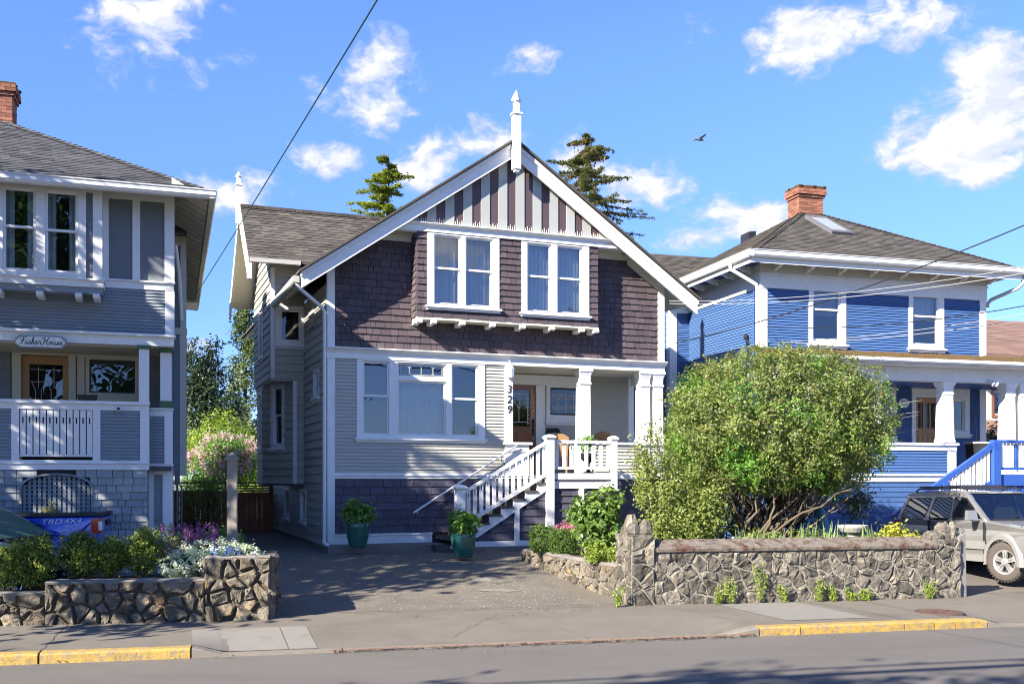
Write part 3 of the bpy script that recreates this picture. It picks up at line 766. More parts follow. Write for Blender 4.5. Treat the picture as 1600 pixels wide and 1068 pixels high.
    sg = [((4.99, 3.6), (4.99, 4.43)), ((5.47, 3.6), (5.47, 4.43)), ((4.95, 4.37), (5.51, 4.37)), ((4.95, 3.66), (5.51, 3.66)), ((5.23, 3.66), (5.23, 4.37)), ((4.99, 4.0), (5.11, 4.2)), ((5.11, 4.2), (5.23, 4.0)), ((5.23, 4.0), (5.35, 4.2)), ((5.35, 4.2), (5.47, 4.0))]
    for k in range(8): sg += [((4.935, 3.62 + k * .1), (4.985, 3.67 + k * .1)), ((5.475, 3.67 + k * .1), (5.525, 3.62 + k * .1))]
    cames(dr, Wp, sg, -.03)
    q = MB(); q.wbox(Wp, 5.58, 5.64, -.01, .01, 3.3, 3.75); q.tube([Wp(5.61, .01, 3.72), Wp(5.61, .05, 3.68), Wp(5.61, .05, 3.45), Wp(5.61, .01, 3.4)], .012, 8); q.build('door_handle', 'dark_iron', dr)
    q = MB(); q.lathe([(.025, 0), (.03, .012), (.01, .02)], 12, (0, 0, 0), Matrix.Translation(Vector(Wp(5.6, -.005, 3.95))) @ Matrix.Rotation(R(90), 4, 'X')); q.build('door_bell', 'brass', dr)
    # number post, pedestal, columns
    WB('number_post', 'white_trim', H, W, (4.215, 4.42, -.19, .035, 3.085, 4.904))
    WB('pedestal', 'white_trim', H, W, (4.22, 4.83, -.35, .05, FZ, 3.02), (4.15, 4.9, -.40, .1, 3.021, 3.08), (4.2, 4.85, -.36, .07, 2.85, 2.9))
    for i, (ch, z) in enumerate(zip('329', (4.33, 4.09, 3.85))):
        text_mesh('house_number', ch, .26, 'dark_iron', H, facing(4.325, -.042, z), .006, shear=.15)
    def column(a, y, w):
        b = MB(); k = w * .7071; M = Matrix.Translation((a, y, 0)) @ Matrix.Rotation(R(45), 4, 'Z')
        b.lathe([(k * 1.12, FZ), (k * 1.12, 3.06), (k * 1.14, 3.14), (k * 1.0, 3.22), (k * .93, 4.50), (k * 1.08, 4.53), (k * 1.08, 4.57), (k * .94, 4.58), (k * .96, 4.72), (k * 1.2, 4.83), (k * 1.3, 4.84), (k * 1.3, 4.904)], 4, (0, 0, 0), M)
        return b.build('column', 'white_trim', H)
    column(6.345, .14, .285); column(8.0, .14, .285); column(8.37, .14, .285)
    WB('corner_post', 'white_trim', H, Wp, (8.36, 8.52, -.15, .0, FZ, 4.9))
    B1('porch_beam', 'white_trim', H, (8.36, 8.5, .2, 1.46, 4.66, 4.898))
    Wh = wmap(0, 0)
    b = MB(); lapped(b, Wh, 6.58, 8.52, 2.3, 3.05, .079); b.build('siding', 'siding_grey', H, kind='stuff')
    b = MB(); lapped(b, Wrt, 0.0, 1.6, 2.3, 3.05, .079); b.build('siding', 'siding_grey', H, kind='stuff')
    WB('half_wall', 'white_trim', H, Wh, (6.575, 8.52, -.12, -.004, 2.3, 3.05), (6.575, 8.56, -.16, .06, 3.052, 3.11), (6.575, 8.52, -.02, .04, 2.2, 2.298))
    B1('half_wall', 'white_trim', H, (8.42, 8.516, .125, 1.44, 2.3, 3.05), (8.38, 8.57, .165, 1.44, 3.052, 3.11))
    shingles(H, 'shingle_navy', shingle_list(W, 6.58, 8.52, .72, 2.19, .176, .3), 0)
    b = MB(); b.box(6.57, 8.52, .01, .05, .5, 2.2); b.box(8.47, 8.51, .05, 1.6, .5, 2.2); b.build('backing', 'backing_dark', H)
    # lantern
    b = MB(); lx, ly = 4.33, -.11
    b.tube([(lx - .03, -.03, 4.98), (lx - .02, -.10, 5.02), (lx, ly, 4.95), (lx, ly, 4.9)], .01, 6); lt = b.build('porch_lantern', 'insulator', H)
    b = MB(); b.lathe([(.075, 4.6), (.085, 4.62), (.10, 4.82), (.06, 4.88), (.02, 4.92)], 8, (lx, ly, 0)); b.build('lantern_glass', 'lamp_clear', lt)
    # ---- stairs (run along the front, up to the right)
    SD = 1.2; st = thing('stairs', None, None, (0, 0, 0)); st.parent = H
    run, rise, top = .29, .178, 2.3
    for k in range(1, 9):
        a0 = 4.86 - k * run; z = top - k * rise
        b = MB(); b.wbox(W, a0 - .03, a0 + run, .02, SD + .03, z - .04, z); b.build('tread', 'step_dark', st)
        b = MB(); b.wbox(W, a0 + run - .015, a0 + run, .02, SD - .045, z, z + rise - .041); b.build('riser', 'step_dark', st)
    zb = lambda a: 1.93 - .613 * (4.78 - a)
    pts = [(4.775, 2.258)]
    for k in range(1, 9):
        a = 4.86 - k * run; z = top - k * rise - .042
        pts += [(a + run - (.085 if k == 1 else 0), z), (a, z)]
    pts += [(2.54, .74), (2.85, .74), (4.775, zb(4.775))]
    b = MB(); b.wprism(W, pts, SD - .045, SD); b.build('stringer', 'white_trim', st)
    slist = []
    slp = shingle_list(W, 2.86, 4.78, .84, 1.9, .176, .3, d=SD - .06, clip=lambda z: (4.78 - (1.93 - z) / .613, 4.78))
    shingles(st, 'shingle_navy', slp, 40)
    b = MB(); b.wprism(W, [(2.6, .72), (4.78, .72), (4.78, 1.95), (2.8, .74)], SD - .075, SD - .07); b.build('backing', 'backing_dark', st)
    WB('stair_trim', 'white_trim', st, W, (2.5, 5.0, SD - .06, SD + .002, .68, .738), (2.86, 6.5, SD - .05, SD + .004, .739, .82))
    b = MB(); b.wprism(W, [(4.02, .821), (4.13, .821), (4.13, zb(4.13) + .02), (4.02, zb(4.02) + .02)], SD - .05, SD + .003); b.build('stair_trim', 'white_trim', st)
    # landing front
    shingles(st, 'shingle_navy', shingle_list(W, 4.98, 6.45, .82, 1.99, .176, .3, d=SD - .06), 60)
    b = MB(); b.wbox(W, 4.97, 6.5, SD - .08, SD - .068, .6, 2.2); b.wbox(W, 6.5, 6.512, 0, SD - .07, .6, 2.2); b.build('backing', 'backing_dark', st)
    WB('landing_fascia', 'white_trim', st, W, (4.97, 6.56, SD - .03, SD + .01, 2.205, 2.34), (4.97, 6.56, SD - .05, SD - .005, 1.99, 2.17), (5.62, 5.74, SD - .05, SD - .002, .82, 1.988))
    WB('landing_edge', 'step_dark', st, W, (4.97, 6.57, SD - .2, SD + .02, 2.172, 2.203))
    def newel(a, z0, z1, w):
        b = MB(); b.wbox(W, a - w / 2, a + w / 2, SD - .09 - w / 2 + .06, SD - .09 + w / 2 + .06, z0, z1 - .06)
        k = w * .7071; b.lathe([(k * 1.0, z1 - .1), (k * 1.25, z1 - .07), (k * 1.4, z1 - .05), (k * 1.4, z1 - .025), (k * .9, z1 + .01), (k * .3, z1 + .03)], 4, (0, 0, 0), Matrix.Translation(Vector(W(a, SD - .03, 0))) @ Matrix.Rotation(R(45), 4, 'Z'))
        return b.build('newel_post', 'white_trim', st)
    newel(2.72, .74, 2.06, .20); newel(4.875, .74, 3.2, .18); newel(6.505, 1.95, 3.19, .15)
    zt2 = lambda a: 3.08 - .57 * (4.8 - a); zb2 = lambda a: 2.37 - .57 * (4.8 - a)
    b = MB()
    b.wprism(W, [(2.80, zt2(2.80) - .07), (4.79, zt2(4.79) - .07), (4.79, zt2(4.79)), (2.80, zt2(2.80))], SD - .07, SD + .02)
    b.wprism(W, [(2.72, zb2(2.72) - .09), (4.79, zb2(4.79) - .09), (4.79, zb2(4.79)), (2.72, zb2(2.72))], SD - .06, SD + .01)
    b.build('stair_rail', 'white_trim', st)
    WB('landing_rail', 'white_trim', st, W, (4.965, 6.43, SD - .07, SD + .02, 3.03, 3.1), (4.965, 6.43, SD - .06, SD + .01, 2.43, 2.49))
    def bal(h):
        b = MB()
        for c in cells(-.043, .043, 0, h, [(-.016, .016, h - .17, h - .08)]): b.box(c[0], c[1], -.0125, .0125, c[2], c[3])
        return b
    pr = bal(.66).build('baluster', 'white_trim', st); p2_ = bal(.58).build('baluster', 'white_trim', st)
    for k in range(13):
        a = 2.92 + k * .152; l = (a, -(SD - .025), zb2(a) - .0)
        if k == 0: pr.location = l
        else: inst(pr, st, l)
    for k in range(8):
        l = (5.06 + k * .187, -(SD - .025), 2.47)
        if k == 0: p2_.location = l
        else: inst(p2_, st, l)
    b = MB(); b.tube([W(1.95, .12, 1.43), W(1.99, .12, 1.46), W(4.5, .12, 3.0)], .024, 8)
    for a in (2.05, 3.0, 4.1): 
        z = 1.46 + (a - 1.99) * .6135; b.tube([W(a, .0, z - .1), W(a, .10, z - .09), W(a, .12, z)], .012, 6)
    b.build('handrail', 'white_trim', st, smooth=True)
    b = MB(); b.wbox(W, 2.2, 4.86, .03, SD - .02, .56, .745); b.build('bottom_step', 'step_dark', st)
    # concrete apron
    b = MB(); b.wbox(W, -.12, 2.6, 0, .72, .3, .747); b.wbox(W, 2.6, 5.4, 0, 1.38, .3, .70); b.build('apron', 'concrete_dark', H)
    # mast and meter wires on the right corner
    b = MB(); b.tube([Wrt(.5, .1, 4.2), Wrt(.5, .1, 5.6)], .03, 8); b.lathe([(.03, 5.6), (.10, 5.62), (.11, 5.7), (.05, 5.78)], 10, Wrt(.5, .1, 0)); b.build('service_mast', 'insulator', H)
    b = MB()
    for k in range(3): b.tube([Wrt(.5 + .25 * math.sin(w) * (1 - .2 * k), .14, 5.2 + .45 * math.cos(w)) for w in [i * .45 for i in range(14)]], .011, 5)
    b.build('service_loop', 'wire_grey', H)
    return H, W
HOUSE, HW = main_house()

# ================================================================== LEFT HOUSE (slate)
def left_house():
    H = thing('slate_house', 'slate grey house with stucco panels, white porch rail and arched lattice', 'house', (-6.4405, 19.2, 0), R(18.6))
    W = wmap(0, 0); Wb = wmap(0, -.35); Wp = wmap(0, -.3); Wk = wmap(0, 1.5); Wr = wmap(0, 0, 90)
    X0 = -8.2; G = .35
    # upper front: stucco panels in white battens
    sheet(H, 'stucco_panel', 'stucco_slate', W, -1.22, 0, 5.78, 7.6, d=0)
    b = MB()
    for c in cells(-1.22, .03, 5.94, 7.6, [(-1.13, -.717, 5, 7.44), (-.582, -.149, 5, 7.44)]): b.wbox(W, c[0], c[1], -.05, .03, c[2], c[3])
    b.build('batten', 'white_trim', H)
    WB('belt_board', 'white_trim', H, W, (-1.22, .02, -.04, .035, 5.775, 5.905), (-1.22, .04, -.04, .07, 5.907, 5.938))
    # bay
    win = (-2.93, -1.55, 5.9, 7.45)
    sheet(H, 'stucco_panel', 'stucco_slate', Wb, -5.0, -1.22, 5.83, 7.6, [hole(win)], d=0)
    b = MB()
    for c in cells(-5.0, -1.22, 5.855, 7.62, [(-4.9, -3.1, 5.9, 7.42), (-3.04, -2.95, 5.8, 7.42), hole(win, .0), (-1.497, -1.38, 5.8, 7.42)]): b.wbox(Wb, c[0], c[1], -.05, .03, c[2], c[3])
    b.build('batten', 'white_trim', H)
    window(H, Wb, win, [(-2.86, -2.325, 5.94, 7.40, 6.72), (-2.175, -1.63, 5.94, 7.40, 6.70)], cur='drape', curm='lace', sill=False)
    b = MB(); S = wmap(-1.22, 0, 90); b.quad(S(-.35, 0, 5.8), S(0, 0, 5.8), S(0, 0, 7.6), S(-.35, 0, 7.6)); b.build('bay_side', 'white_trim', H)
    WB('bay_sill', 'white_trim', H, W, (-5.02, -1.2, .0, .385, 5.70, 5.82), (-5.04, -1.17, 0, .42, 5.822, 5.853))
    WB('bay_floor', 'slate_siding', H, W, (-5.0, -1.22, .0, .36, 5.585, 5.697))
    for a in (-4.3, -3.6, -2.93, -2.26, -1.62, -1.32):
        b = MB(); b.prism([(0, 5.582), (.42, 5.582), (.46, 5.555), (.455, 5.51), (.42, 5.485), (0, 5.48)], lambda d, z, a=a: W(a - .055, d, z), lambda d, z, a=a: W(a + .055, d, z)); b.build('bracket', 'white_trim', H)
    # siding between floors
    b = MB(); lapped(b, W, X0, -.138, 4.93, 5.775, .062); b.build('siding', 'slate_siding', H, kind='stuff')
    b = MB(); b.quad(W(X0, -.006, 4.7), W(0, -.006, 4.7), W(0, -.006, 5.8), W(X0, -.006, 5.8)); b.build('wall', 'slate_siding', H)
    WB('corner_board', 'white_trim', H, W, (-.138, .03, -.1, .032, 4.9, 5.774))
    b = MB(); b.wbox(W, X0, .02, .0, .30, 4.69, 4.855); b.wbox(W, X0, .05, 0, .36, 4.857, 4.90); b.build('porch_beam', 'white_trim', H)
    # porch
    FZ = 2.45
    B1('porch_floor', 'step_dark', H, (X0, -.02, -.24, 1.49, 2.37, FZ)); B1('porch_ceiling', 'cream_trim', H, (X0, 0, .0, 1.5, 4.68, 4.72))
    b = MB(); lapped(b, Wk, X0, -3.0, FZ, 4.68, .07); lapped(b, Wk, -.62, 0, FZ, 4.68, .07); b.build('siding', 'slate_siding', H, kind='stuff')
    b = MB(); b.quad(Wk(X0, -.01, 2), Wk(-2.8, -.01, 2), Wk(-2.8, -.01, 4.75), Wk(X0, -.01, 4.75)); b.quad(Wk(-1.95, -.06, 2), Wk(0, -.06, 2), Wk(0, -.06, 4.75), Wk(-1.95, -.06, 4.75)); b.build('wall', 'slate_siding', H)
    WB('door_casing', 'cream_trim', H, Wk, (-2.96, -2.80, -.04, .04, FZ, 4.64), (-1.95, -1.82, -.04, .04, FZ, 4.64), (-2.96, -.62, -.04, .03, 4.642, 4.68), (-1.80, -1.66, -.04, .02, FZ, 4.64))
    window(H, Wk, (-1.64, -.63, 3.75, 4.64), [(-1.57, -.72, 3.93, 4.59, None)], casing='cream_trim', glass='glass_dark', sash='dark_iron', frame=.03, cur='blind')
    WB('wall_panel', 'cream_trim', H, Wk, (-1.64, -.63, -.04, .015, FZ, 3.64))
    b = MB()
    for c in cells(-2.795, -1.955, FZ, 4.63, [(-2.66, -2.06, 3.35, 4.46)]): b.wbox(Wk, c[0], c[1], -.06, -.01, c[2], c[3])
    dr = b.build('front_door', 'door_oak', H, label='orange wooden front door with leaded glass')
    b = MB(); b.quad(Wk(-2.66, -.035, 3.35), Wk(-2.06, -.035, 3.35), Wk(-2.06, -.035, 4.46), Wk(-2.66, -.035, 4.46)); b.build('pane', 'glass_dark', dr)
    b = MB(); b.wbox(Wk, -2.9, -1.9, -.5, -.45, 2.3, 4.7); b.build('dark_recess', 'unlit_dark', dr)
    sg = []
    for c in (-2.5, -2.22): sg += [((c - .05, 3.4), (c - .05, 3.95)), ((c + .05, 3.4), (c + .05, 3.95)), ((c - .05, 3.95), (c - .12, 4.12)), ((c + .05, 3.95), (c + .12, 4.12)), ((c, 4.0), (c, 4.42))]
    sg += [((-2.64, 4.12), (-2.08, 4.12)), ((-2.64, 3.6), (-2.08, 3.6)), ((-2.64, 4.36), (-2.08, 4.36))]
    cames(dr, Wk, sg, -.03, .006)
    # half wall with slats
    sl = (-2.605, -1.386, 2.56, 3.475)
    pan = [(-1.256, -.574, 2.55, 3.475), (-4.4, -2.73, 2.55, 3.475), (-7.0, -4.55, 2.55, 3.475)]
    b = MB()
    for c in cells(X0, -.417, 2.515, 3.58, [sl] + pan): b.wbox(Wp, c[0], c[1], -.08, .03, c[2], c[3])
    b.wbox(Wp, X0, -.40, -.12, .07, 3.582, 3.64); b.wbox(Wp, X0, -.415, -.08, .035, 2.385, 2.49); b.wbox(Wp, X0, -.40, -.08, .06, 2.492, 2.513)
    b.build('half_wall', 'white_trim', H)
    b = MB()
    for p in pan: lapped(b, Wp, p[0], p[1], p[2], p[3], .062); b.quad(Wp(p[0], -.006, p[2]), Wp(p[1], -.006, p[2]), Wp(p[1], -.006, p[3]), Wp(p[0], -.006, p[3]))
    b.build('siding', 'slate_siding', H, kind='stuff')
    b = MB(); b.wbox(Wp, -2.604, -1.387, -.03, .0, 2.62, 2.66); rl = b.build('slat_rail', 'white_trim', H)
    q = MB(); w_ = .046
    for c in cells(-w_, w_, 2.661, 3.474, [(-.012, .012, 3.22, 3.33)]): q.box(c[0], c[1], -.01, .01, c[2], c[3])
    q.box(-.004, .004, -.004, .004, 3.1, 3.2)
    s0 = None
    for k in range(11):
        l = (-2.545 + .1105 * k, -.3, 0)
        if s0 is None: s0 = q.build('slat', 'white_trim', H, loc=l)
        else: inst(s0, H, l)
    b = MB(); b.wbox(Wp, -2.6, -1.39, -.5, -.45, 2.4, 3.55); b.build('dark_recess', 'unlit_dark', H)  # near-black sheet: the shade behind the slats put into colour
    WB('column', 'white_trim', H, Wp, (-.596, -.417, -.15, .03, 3.642, 4.62)); WB('column_cap', 'green_trim', H, Wp, (-.63, -.385, -.18, .06, 4.622, 4.688))
    WB('column', 'white_trim', H, W, (-.225, -.02, -.15, .05, 3.69, 4.60)); WB('column_cap', 'green_trim', H, W, (-.26, .01, -.18, .08, 4.602, 4.668)); WB('column_base', 'green_trim', H, W, (-.24, -.005, -.17, .065, 3.555, 3.688))
    b = MB()
    for c in cells(-.417, -.0, 2.50, 3.515, [(-.41, -.15, 2.5, 3.4)]): b.wbox(W, c[0], c[1], -.08, .03, c[2], c[3])
    b.wbox(W, -.417, .02, -.12, .06, 3.517, 3.553); b.wbox(W, -.417, .0, -.08, .03, 2.36, 2.46); b.wbox(W, -.417, .02, -.08, .055, 2.462, 2.498)
    b.wbox(W, -.435, -.344, -.08, .03, G, 2.358); b.wbox(W, -.184, -.0, -.08, .03, G, 2.358); b.wbox(W, -.343, -.185, -.08, .028, 2.3, 2.357)
    b.build('half_wall', 'white_trim', H)
    b = MB(); lapped(b, W, -.41, -.15, 2.5, 3.4, .062); b.quad(W(-.41, -.006, 2.4), W(-.1, -.006, 2.4), W(-.1, -.006, 3.5), W(-.41, -.006, 3.5)); b.build('siding', 'slate_siding', H, kind='stuff')
    b = MB(); b.wbox(W, -.343, -.185, -.04, .0, G, 2.299); dd = b.build('cellar_door', 'slate_siding', H); q = MB(); q.lathe([(.015, 0), (.022, .02), (.01, .035)], 8, (0, 0, 0), Matrix.Translation(Vector(W(-.29, .0, 1.45))) @ Matrix.Rotation(R(90), 4, 'X')); q.build('door_knob', 'brass', dd)
    # shingled base with arch
    hs = []
    n = 14
    for i in range(n):
        z0 = 2.055 + .23 * i / n; hw = .575 * math.sqrt(max(0, 1 - ((i + .5) / n) ** 2)); hs.append((-1.99 - hw, -1.99 + hw, z0, z0 + .23 / n))
    hs.append((-2.565, -1.415, 0, 2.055))
    rh = []
    for p, q in rows(G, 2.385, .14, []):
        u = max(0, (p - 2.055) / .235)
        if u < 1: rh.append((-1.99 - .575 * math.sqrt(1 - u * u), -1.99 + .575 * math.sqrt(1 - u * u), p, q))
    lst = shingle_list(Wp, -4.2, -.44, G, 2.385, .14, .205, rh)
    lst.sort(key=lambda h: -h[0][2]); shingles(H, 'slate_shingle', lst, 240)
    shingles(H, 'slate_shingle', shingle_list(Wp, X0, -4.2, G, 2.385, .14, .205), 0)
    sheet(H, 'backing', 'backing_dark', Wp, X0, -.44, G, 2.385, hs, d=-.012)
    b = MB(); arc = [(-2.565, G)] + [(-1.99 - .575 * math.cos(t), 2.055 + .235 * math.sin(t)) for t in [math.pi * i / 16 for i in range(17)]] + [(-1.415, G)]
    for (a, z), (a2, z2) in zip(arc, arc[1:]):
        b.hexa([Wp(a, .04, z), Wp(a2, .04, z2), Wp(a2, -.1, z2), Wp(a, -.1, z), Wp(a + (a + 1.99) * .05, .04, z + .03), Wp(a2 + (a2 + 1.99) * .05, .04, z2 + .03), Wp(a2 + (a2 + 1.99) * .05, -.1, z2 + .03), Wp(a + (a + 1.99) * .05, -.1, z + .03)])
    b.build('arch_trim', 'slate_siding', H)
    b = MB()
    k = -2.55
    top = lambda a: 2.05 + .235 * math.sqrt(max(0, 1 - ((a + 1.99) / .575) ** 2))
    while k < -1.44: b.wbox(Wp, k, k + .05, -.06, -.045, G, min(top(k), top(k + .05))); k += .082
    z = G
    while z < 2.24: hw = .575 * math.sqrt(max(0, 1 - (max(0, z - 2.01) / .235) ** 2)); b.wbox(Wp, -1.99 - hw, -1.99 + hw, -.075, -.062, z, z + .042); z += .075
    b.build('lattice', 'slate_siding', H, kind='stuff')
    b = MB(); b.wbox(Wp, -2.7, -1.3, -.3, -.25, G, 2.36); b.build('dark_recess', 'unlit_dark', H)  # near-black sheet painted as the shade under the porch, behind the lattice
    # right side wall, bump out
    b = MB(); lapped(b, Wr, 0, 3, 4.9, 5.9, .07); lapped(b, Wr, 1.5, 3, G, 4.9, .07); b.quad(Wr(0, -.01, 4.7), Wr(12, -.01, 4.7), Wr(12, -.01, 7.6), Wr(0, -.01, 7.6)); b.quad(Wr(0, -.01, G), Wr(12, -.01, G), Wr(12, -.01, 4.7), Wr(0, -.01, 4.7)); b.quad((X0, 0, G), (X0, 12, G), (X0, 12, 7.6), (X0, 0, 7.6)); b.quad((X0, 12, G), (0, 12, G), (0, 12, 7.6), (X0, 12, 7.6)); b.build('siding', 'slate_siding', H, kind='stuff')
    Wq = wmap(0, 3.0); Wqr = wmap(.27, 0, 90)
    b = MB(); lapped(b, Wq, 0, .14, 2.4, 5.35, .07); lapped(b, Wqr, 3.0, 6, 2.4, 5.35, .07); b.quad(Wqr(3, -.01, 2.4), Wqr(6, -.01, 2.4), Wqr(6, -.01, 7.6), Wqr(3, -.01, 7.6)); b.quad(Wq(0, -.01, 2.4), Wq(.26, -.01, 2.4), Wq(.26, -.01, 7.6), Wq(0, -.01, 7.6)); b.build('siding', 'slate_siding', H, kind='stuff')
    WB('stucco_panel', 'stucco_slate', H, Wq, (0.0, .16, -.01, .01, 5.5, 7.3))
    WB('corner_board', 'cream_trim', H, Wq, (.145, .285, -.1, .03, 2.4, 5.36), (.16, .285, -.1, .03, 5.5, 7.5), (0, .3, -.1, .04, 5.362, 5.498), (0, .158, -.05, .028, 7.3, 7.5), (0, .29, -.1, .04, 2.28, 2.398))
    # roof
    EX, EY, EZ, K = .65, -.65, 7.545, .54
    cx, t = (X0 - .65 + EX) / 2, (EX - X0 + .65) / 2
    yb = 12.6; Zt = EZ + K * t
    ry0, ry1 = EY + t, yb - t
    slab(H, 'roof', 'roof_grey', [(X0 - .65, EY, EZ), (EX, EY, EZ), (cx, ry0, Zt)], .06)
    slab(H, 'roof', 'roof_grey', [(EX, EY, EZ), (EX, yb, EZ), (cx, ry1, Zt), (cx, ry0, Zt)], .06)
    slab(H, 'roof', 'roof_grey', [(X0 - .65, yb, EZ), (X0 - .65, EY, EZ), (cx, ry0, Zt), (cx, ry1, Zt)], .06)
    slab(H, 'roof', 'roof_grey', [(EX, yb, EZ), (X0 - .65, yb, EZ), (cx, ry1, Zt)], .06)
    Ls = t * math.sqrt(1 + K * K)
    tabs(H, 'roof_grey', (X0 - .65, EY, EZ), (1, 0, 0), (0, 1, K), [(0, 0), (2 * t, 0), (t, Ls)], .135, .27)
    b = MB()
    for k in range(44):
        b.rnd = random.random(); f0, f1 = k / 44, (k + 1.25) / 44
        p = lambda f, o: (EX - f * t, EY + f * t, EZ + K * f * t + .02 + o)
        x, y, z = p(f0, .018); x2, y2, z2 = p(f1, .004)
        b.quad((x - .1, y - .06, z - .03), (x, y, z + .015), (x2, y2, z2 + .015), (x2 - .1, y2 - .06, z2 - .03)); b.quad((x, y, z + .015), (x + .06, y + .1, z - .03), (x2 + .06, y2 + .1, z2 - .03), (x2, y2, z2 + .015))
    b.build('hip_cap', 'roof_grey', H)
    gp = [(0, 7.40), (-.09, 7.41), (-.125, 7.46), (-.12, 7.535), (-.14, 7.545), (-.14, 7.56), (0, 7.56)]
    b = MB(); b.prism(gp, lambda d, z: (X0 - .65, EY + d, z), lambda d, z: (EX + .1, EY + d, z)); b.build('gutter', 'gutter_white', H)
    b = MB(); b.prism([(0, 7.40), (.09, 7.41), (.12, 7.46), (.12, 7.56), (0, 7.56)], lambda d, z: (EX + d, EY - .1, z), lambda d, z: (EX + d, yb, z)); b.build('gutter', 'cream_trim', H)
    WB('frieze_board', 'cream_trim', H, W, (X0, -1.2, .0, .33, 7.61, 7.66), (-1.2, .03, -.05, .02, 7.602, 7.8))
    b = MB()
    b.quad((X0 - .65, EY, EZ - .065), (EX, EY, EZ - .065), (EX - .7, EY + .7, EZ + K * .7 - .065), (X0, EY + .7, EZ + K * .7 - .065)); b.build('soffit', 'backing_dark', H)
    b = MB(); b.quad((EX, EY, EZ - .064), (EX, yb, EZ - .064), (-.1, yb, EZ + K * .75 - .064), (-.1, EY + .75, EZ + K * .75 - .064)); b.build('soffit', 'slate_siding', H)
    for k in range(28):
        y = -.35 + k * .42
        b = MB(); zt_ = lambda x: EZ + K * (EX - x) - .068
        x0 = -.02 if y < 2.9 else .29
        b.prism([(.62, zt_(.62)), (x0, zt_(x0)), (x0, zt_(x0) - .13), (.62, zt_(.62) - .10)], lambda x, z: (x, y, z), lambda x, z: (x, y + .09, z)); b.build('rafter', 'cream_trim', H)
    B1('eave_return', 'cream_trim', H, (.28, .66, 9.2, 9.3, 6.9, 7.1))
    # chimney
    ch = chimney(H, -3.85, -3.2, 3.3, 3.95, 9.3, 10.55)
    b = MB(); b.tube([(.05, .2, 6.7), (.12, .25, 6.1), (.16, .4, 5.3)], .035, 8); b.build('downspout', 'cream_trim', H)
    b = MB(); b.box(.03, .13, .2, .35, 2.1, 2.4); b.tube([(.08, .28, 2.1), (.08, .28, .4)], .02, 6); b.tube([(.16, .3, 2.1), (.16, .3, .4)], .015, 6); b.build('meter_box', 'grey_plastic', H)
    return H
def chimney(parent, x0, x1, y0, y1, z0, z1, cap=.3):
    m = MB(); m.box(x0 + .012, x1 - .012, y0 + .012, y1 - .012, z0, z1 - .01)
    c = m.build('chimney', 'mortar', parent)
    nz = int((z1 - z0) / .075)
    for r in range(nz):
        z = z0 + r * .075; top = z1 - z
        o = 0 if top > cap else (.035 if top > cap * .72 else (.075 if top > cap * .3 else .05))
        for side in range(4):
            L = (x1 - x0 if side % 2 == 0 else y1 - y0) + 2 * o; n = max(2, round(L / .205)); w = L / n; off = (r % 2) * w / 2
            k = -off
            while k < L - .02:
                p, q = max(0, k) + .005, min(L, k + w) - .005; k += w
                if q - p < .03: continue
                b = MB(); b.rnd = random.random(); e = .012 + random.uniform(-.003, .004)
                ax = x0 - o; ay = y0 - o; bx = x1 + o; by = y1 + o
                if side == 0: b.box(ax + p, ax + q, ay - e + .012, ay + .06, z + .005, z + .07)
                elif side == 1: b.box(bx - .06, bx + e - .012, ay + p, ay + q, z + .005, z + .07)
                elif side == 2: b.box(ax + p, ax + q, by - .06, by, z + .005, z + .07)
                else: b.box(ax - e + .012, ax + .06, ay + p, ay + q, z + .005, z + .07)
                b.build('brick', 'brick', c)
    m = MB()
    for i in range(140):
        a, b_ = random.uniform(x0 - .07, x1 + .07), random.uniform(y0 - .07, y1 + .07); s = random.uniform(.02, .06)
        m.rnd = random.random(); m.lathe([(s, 0), (s * .8, s * .5), (s * .2, s * .8)], 6, (a, b_, z1 - .02))
    m.box(x0 - .06, x1 + .06, y0 - .06, y1 + .06, z1 - .06, z1 - .005)
    m.build('chimney_moss', 'moss', c, kind='stuff')
    return c
LH = left_house()

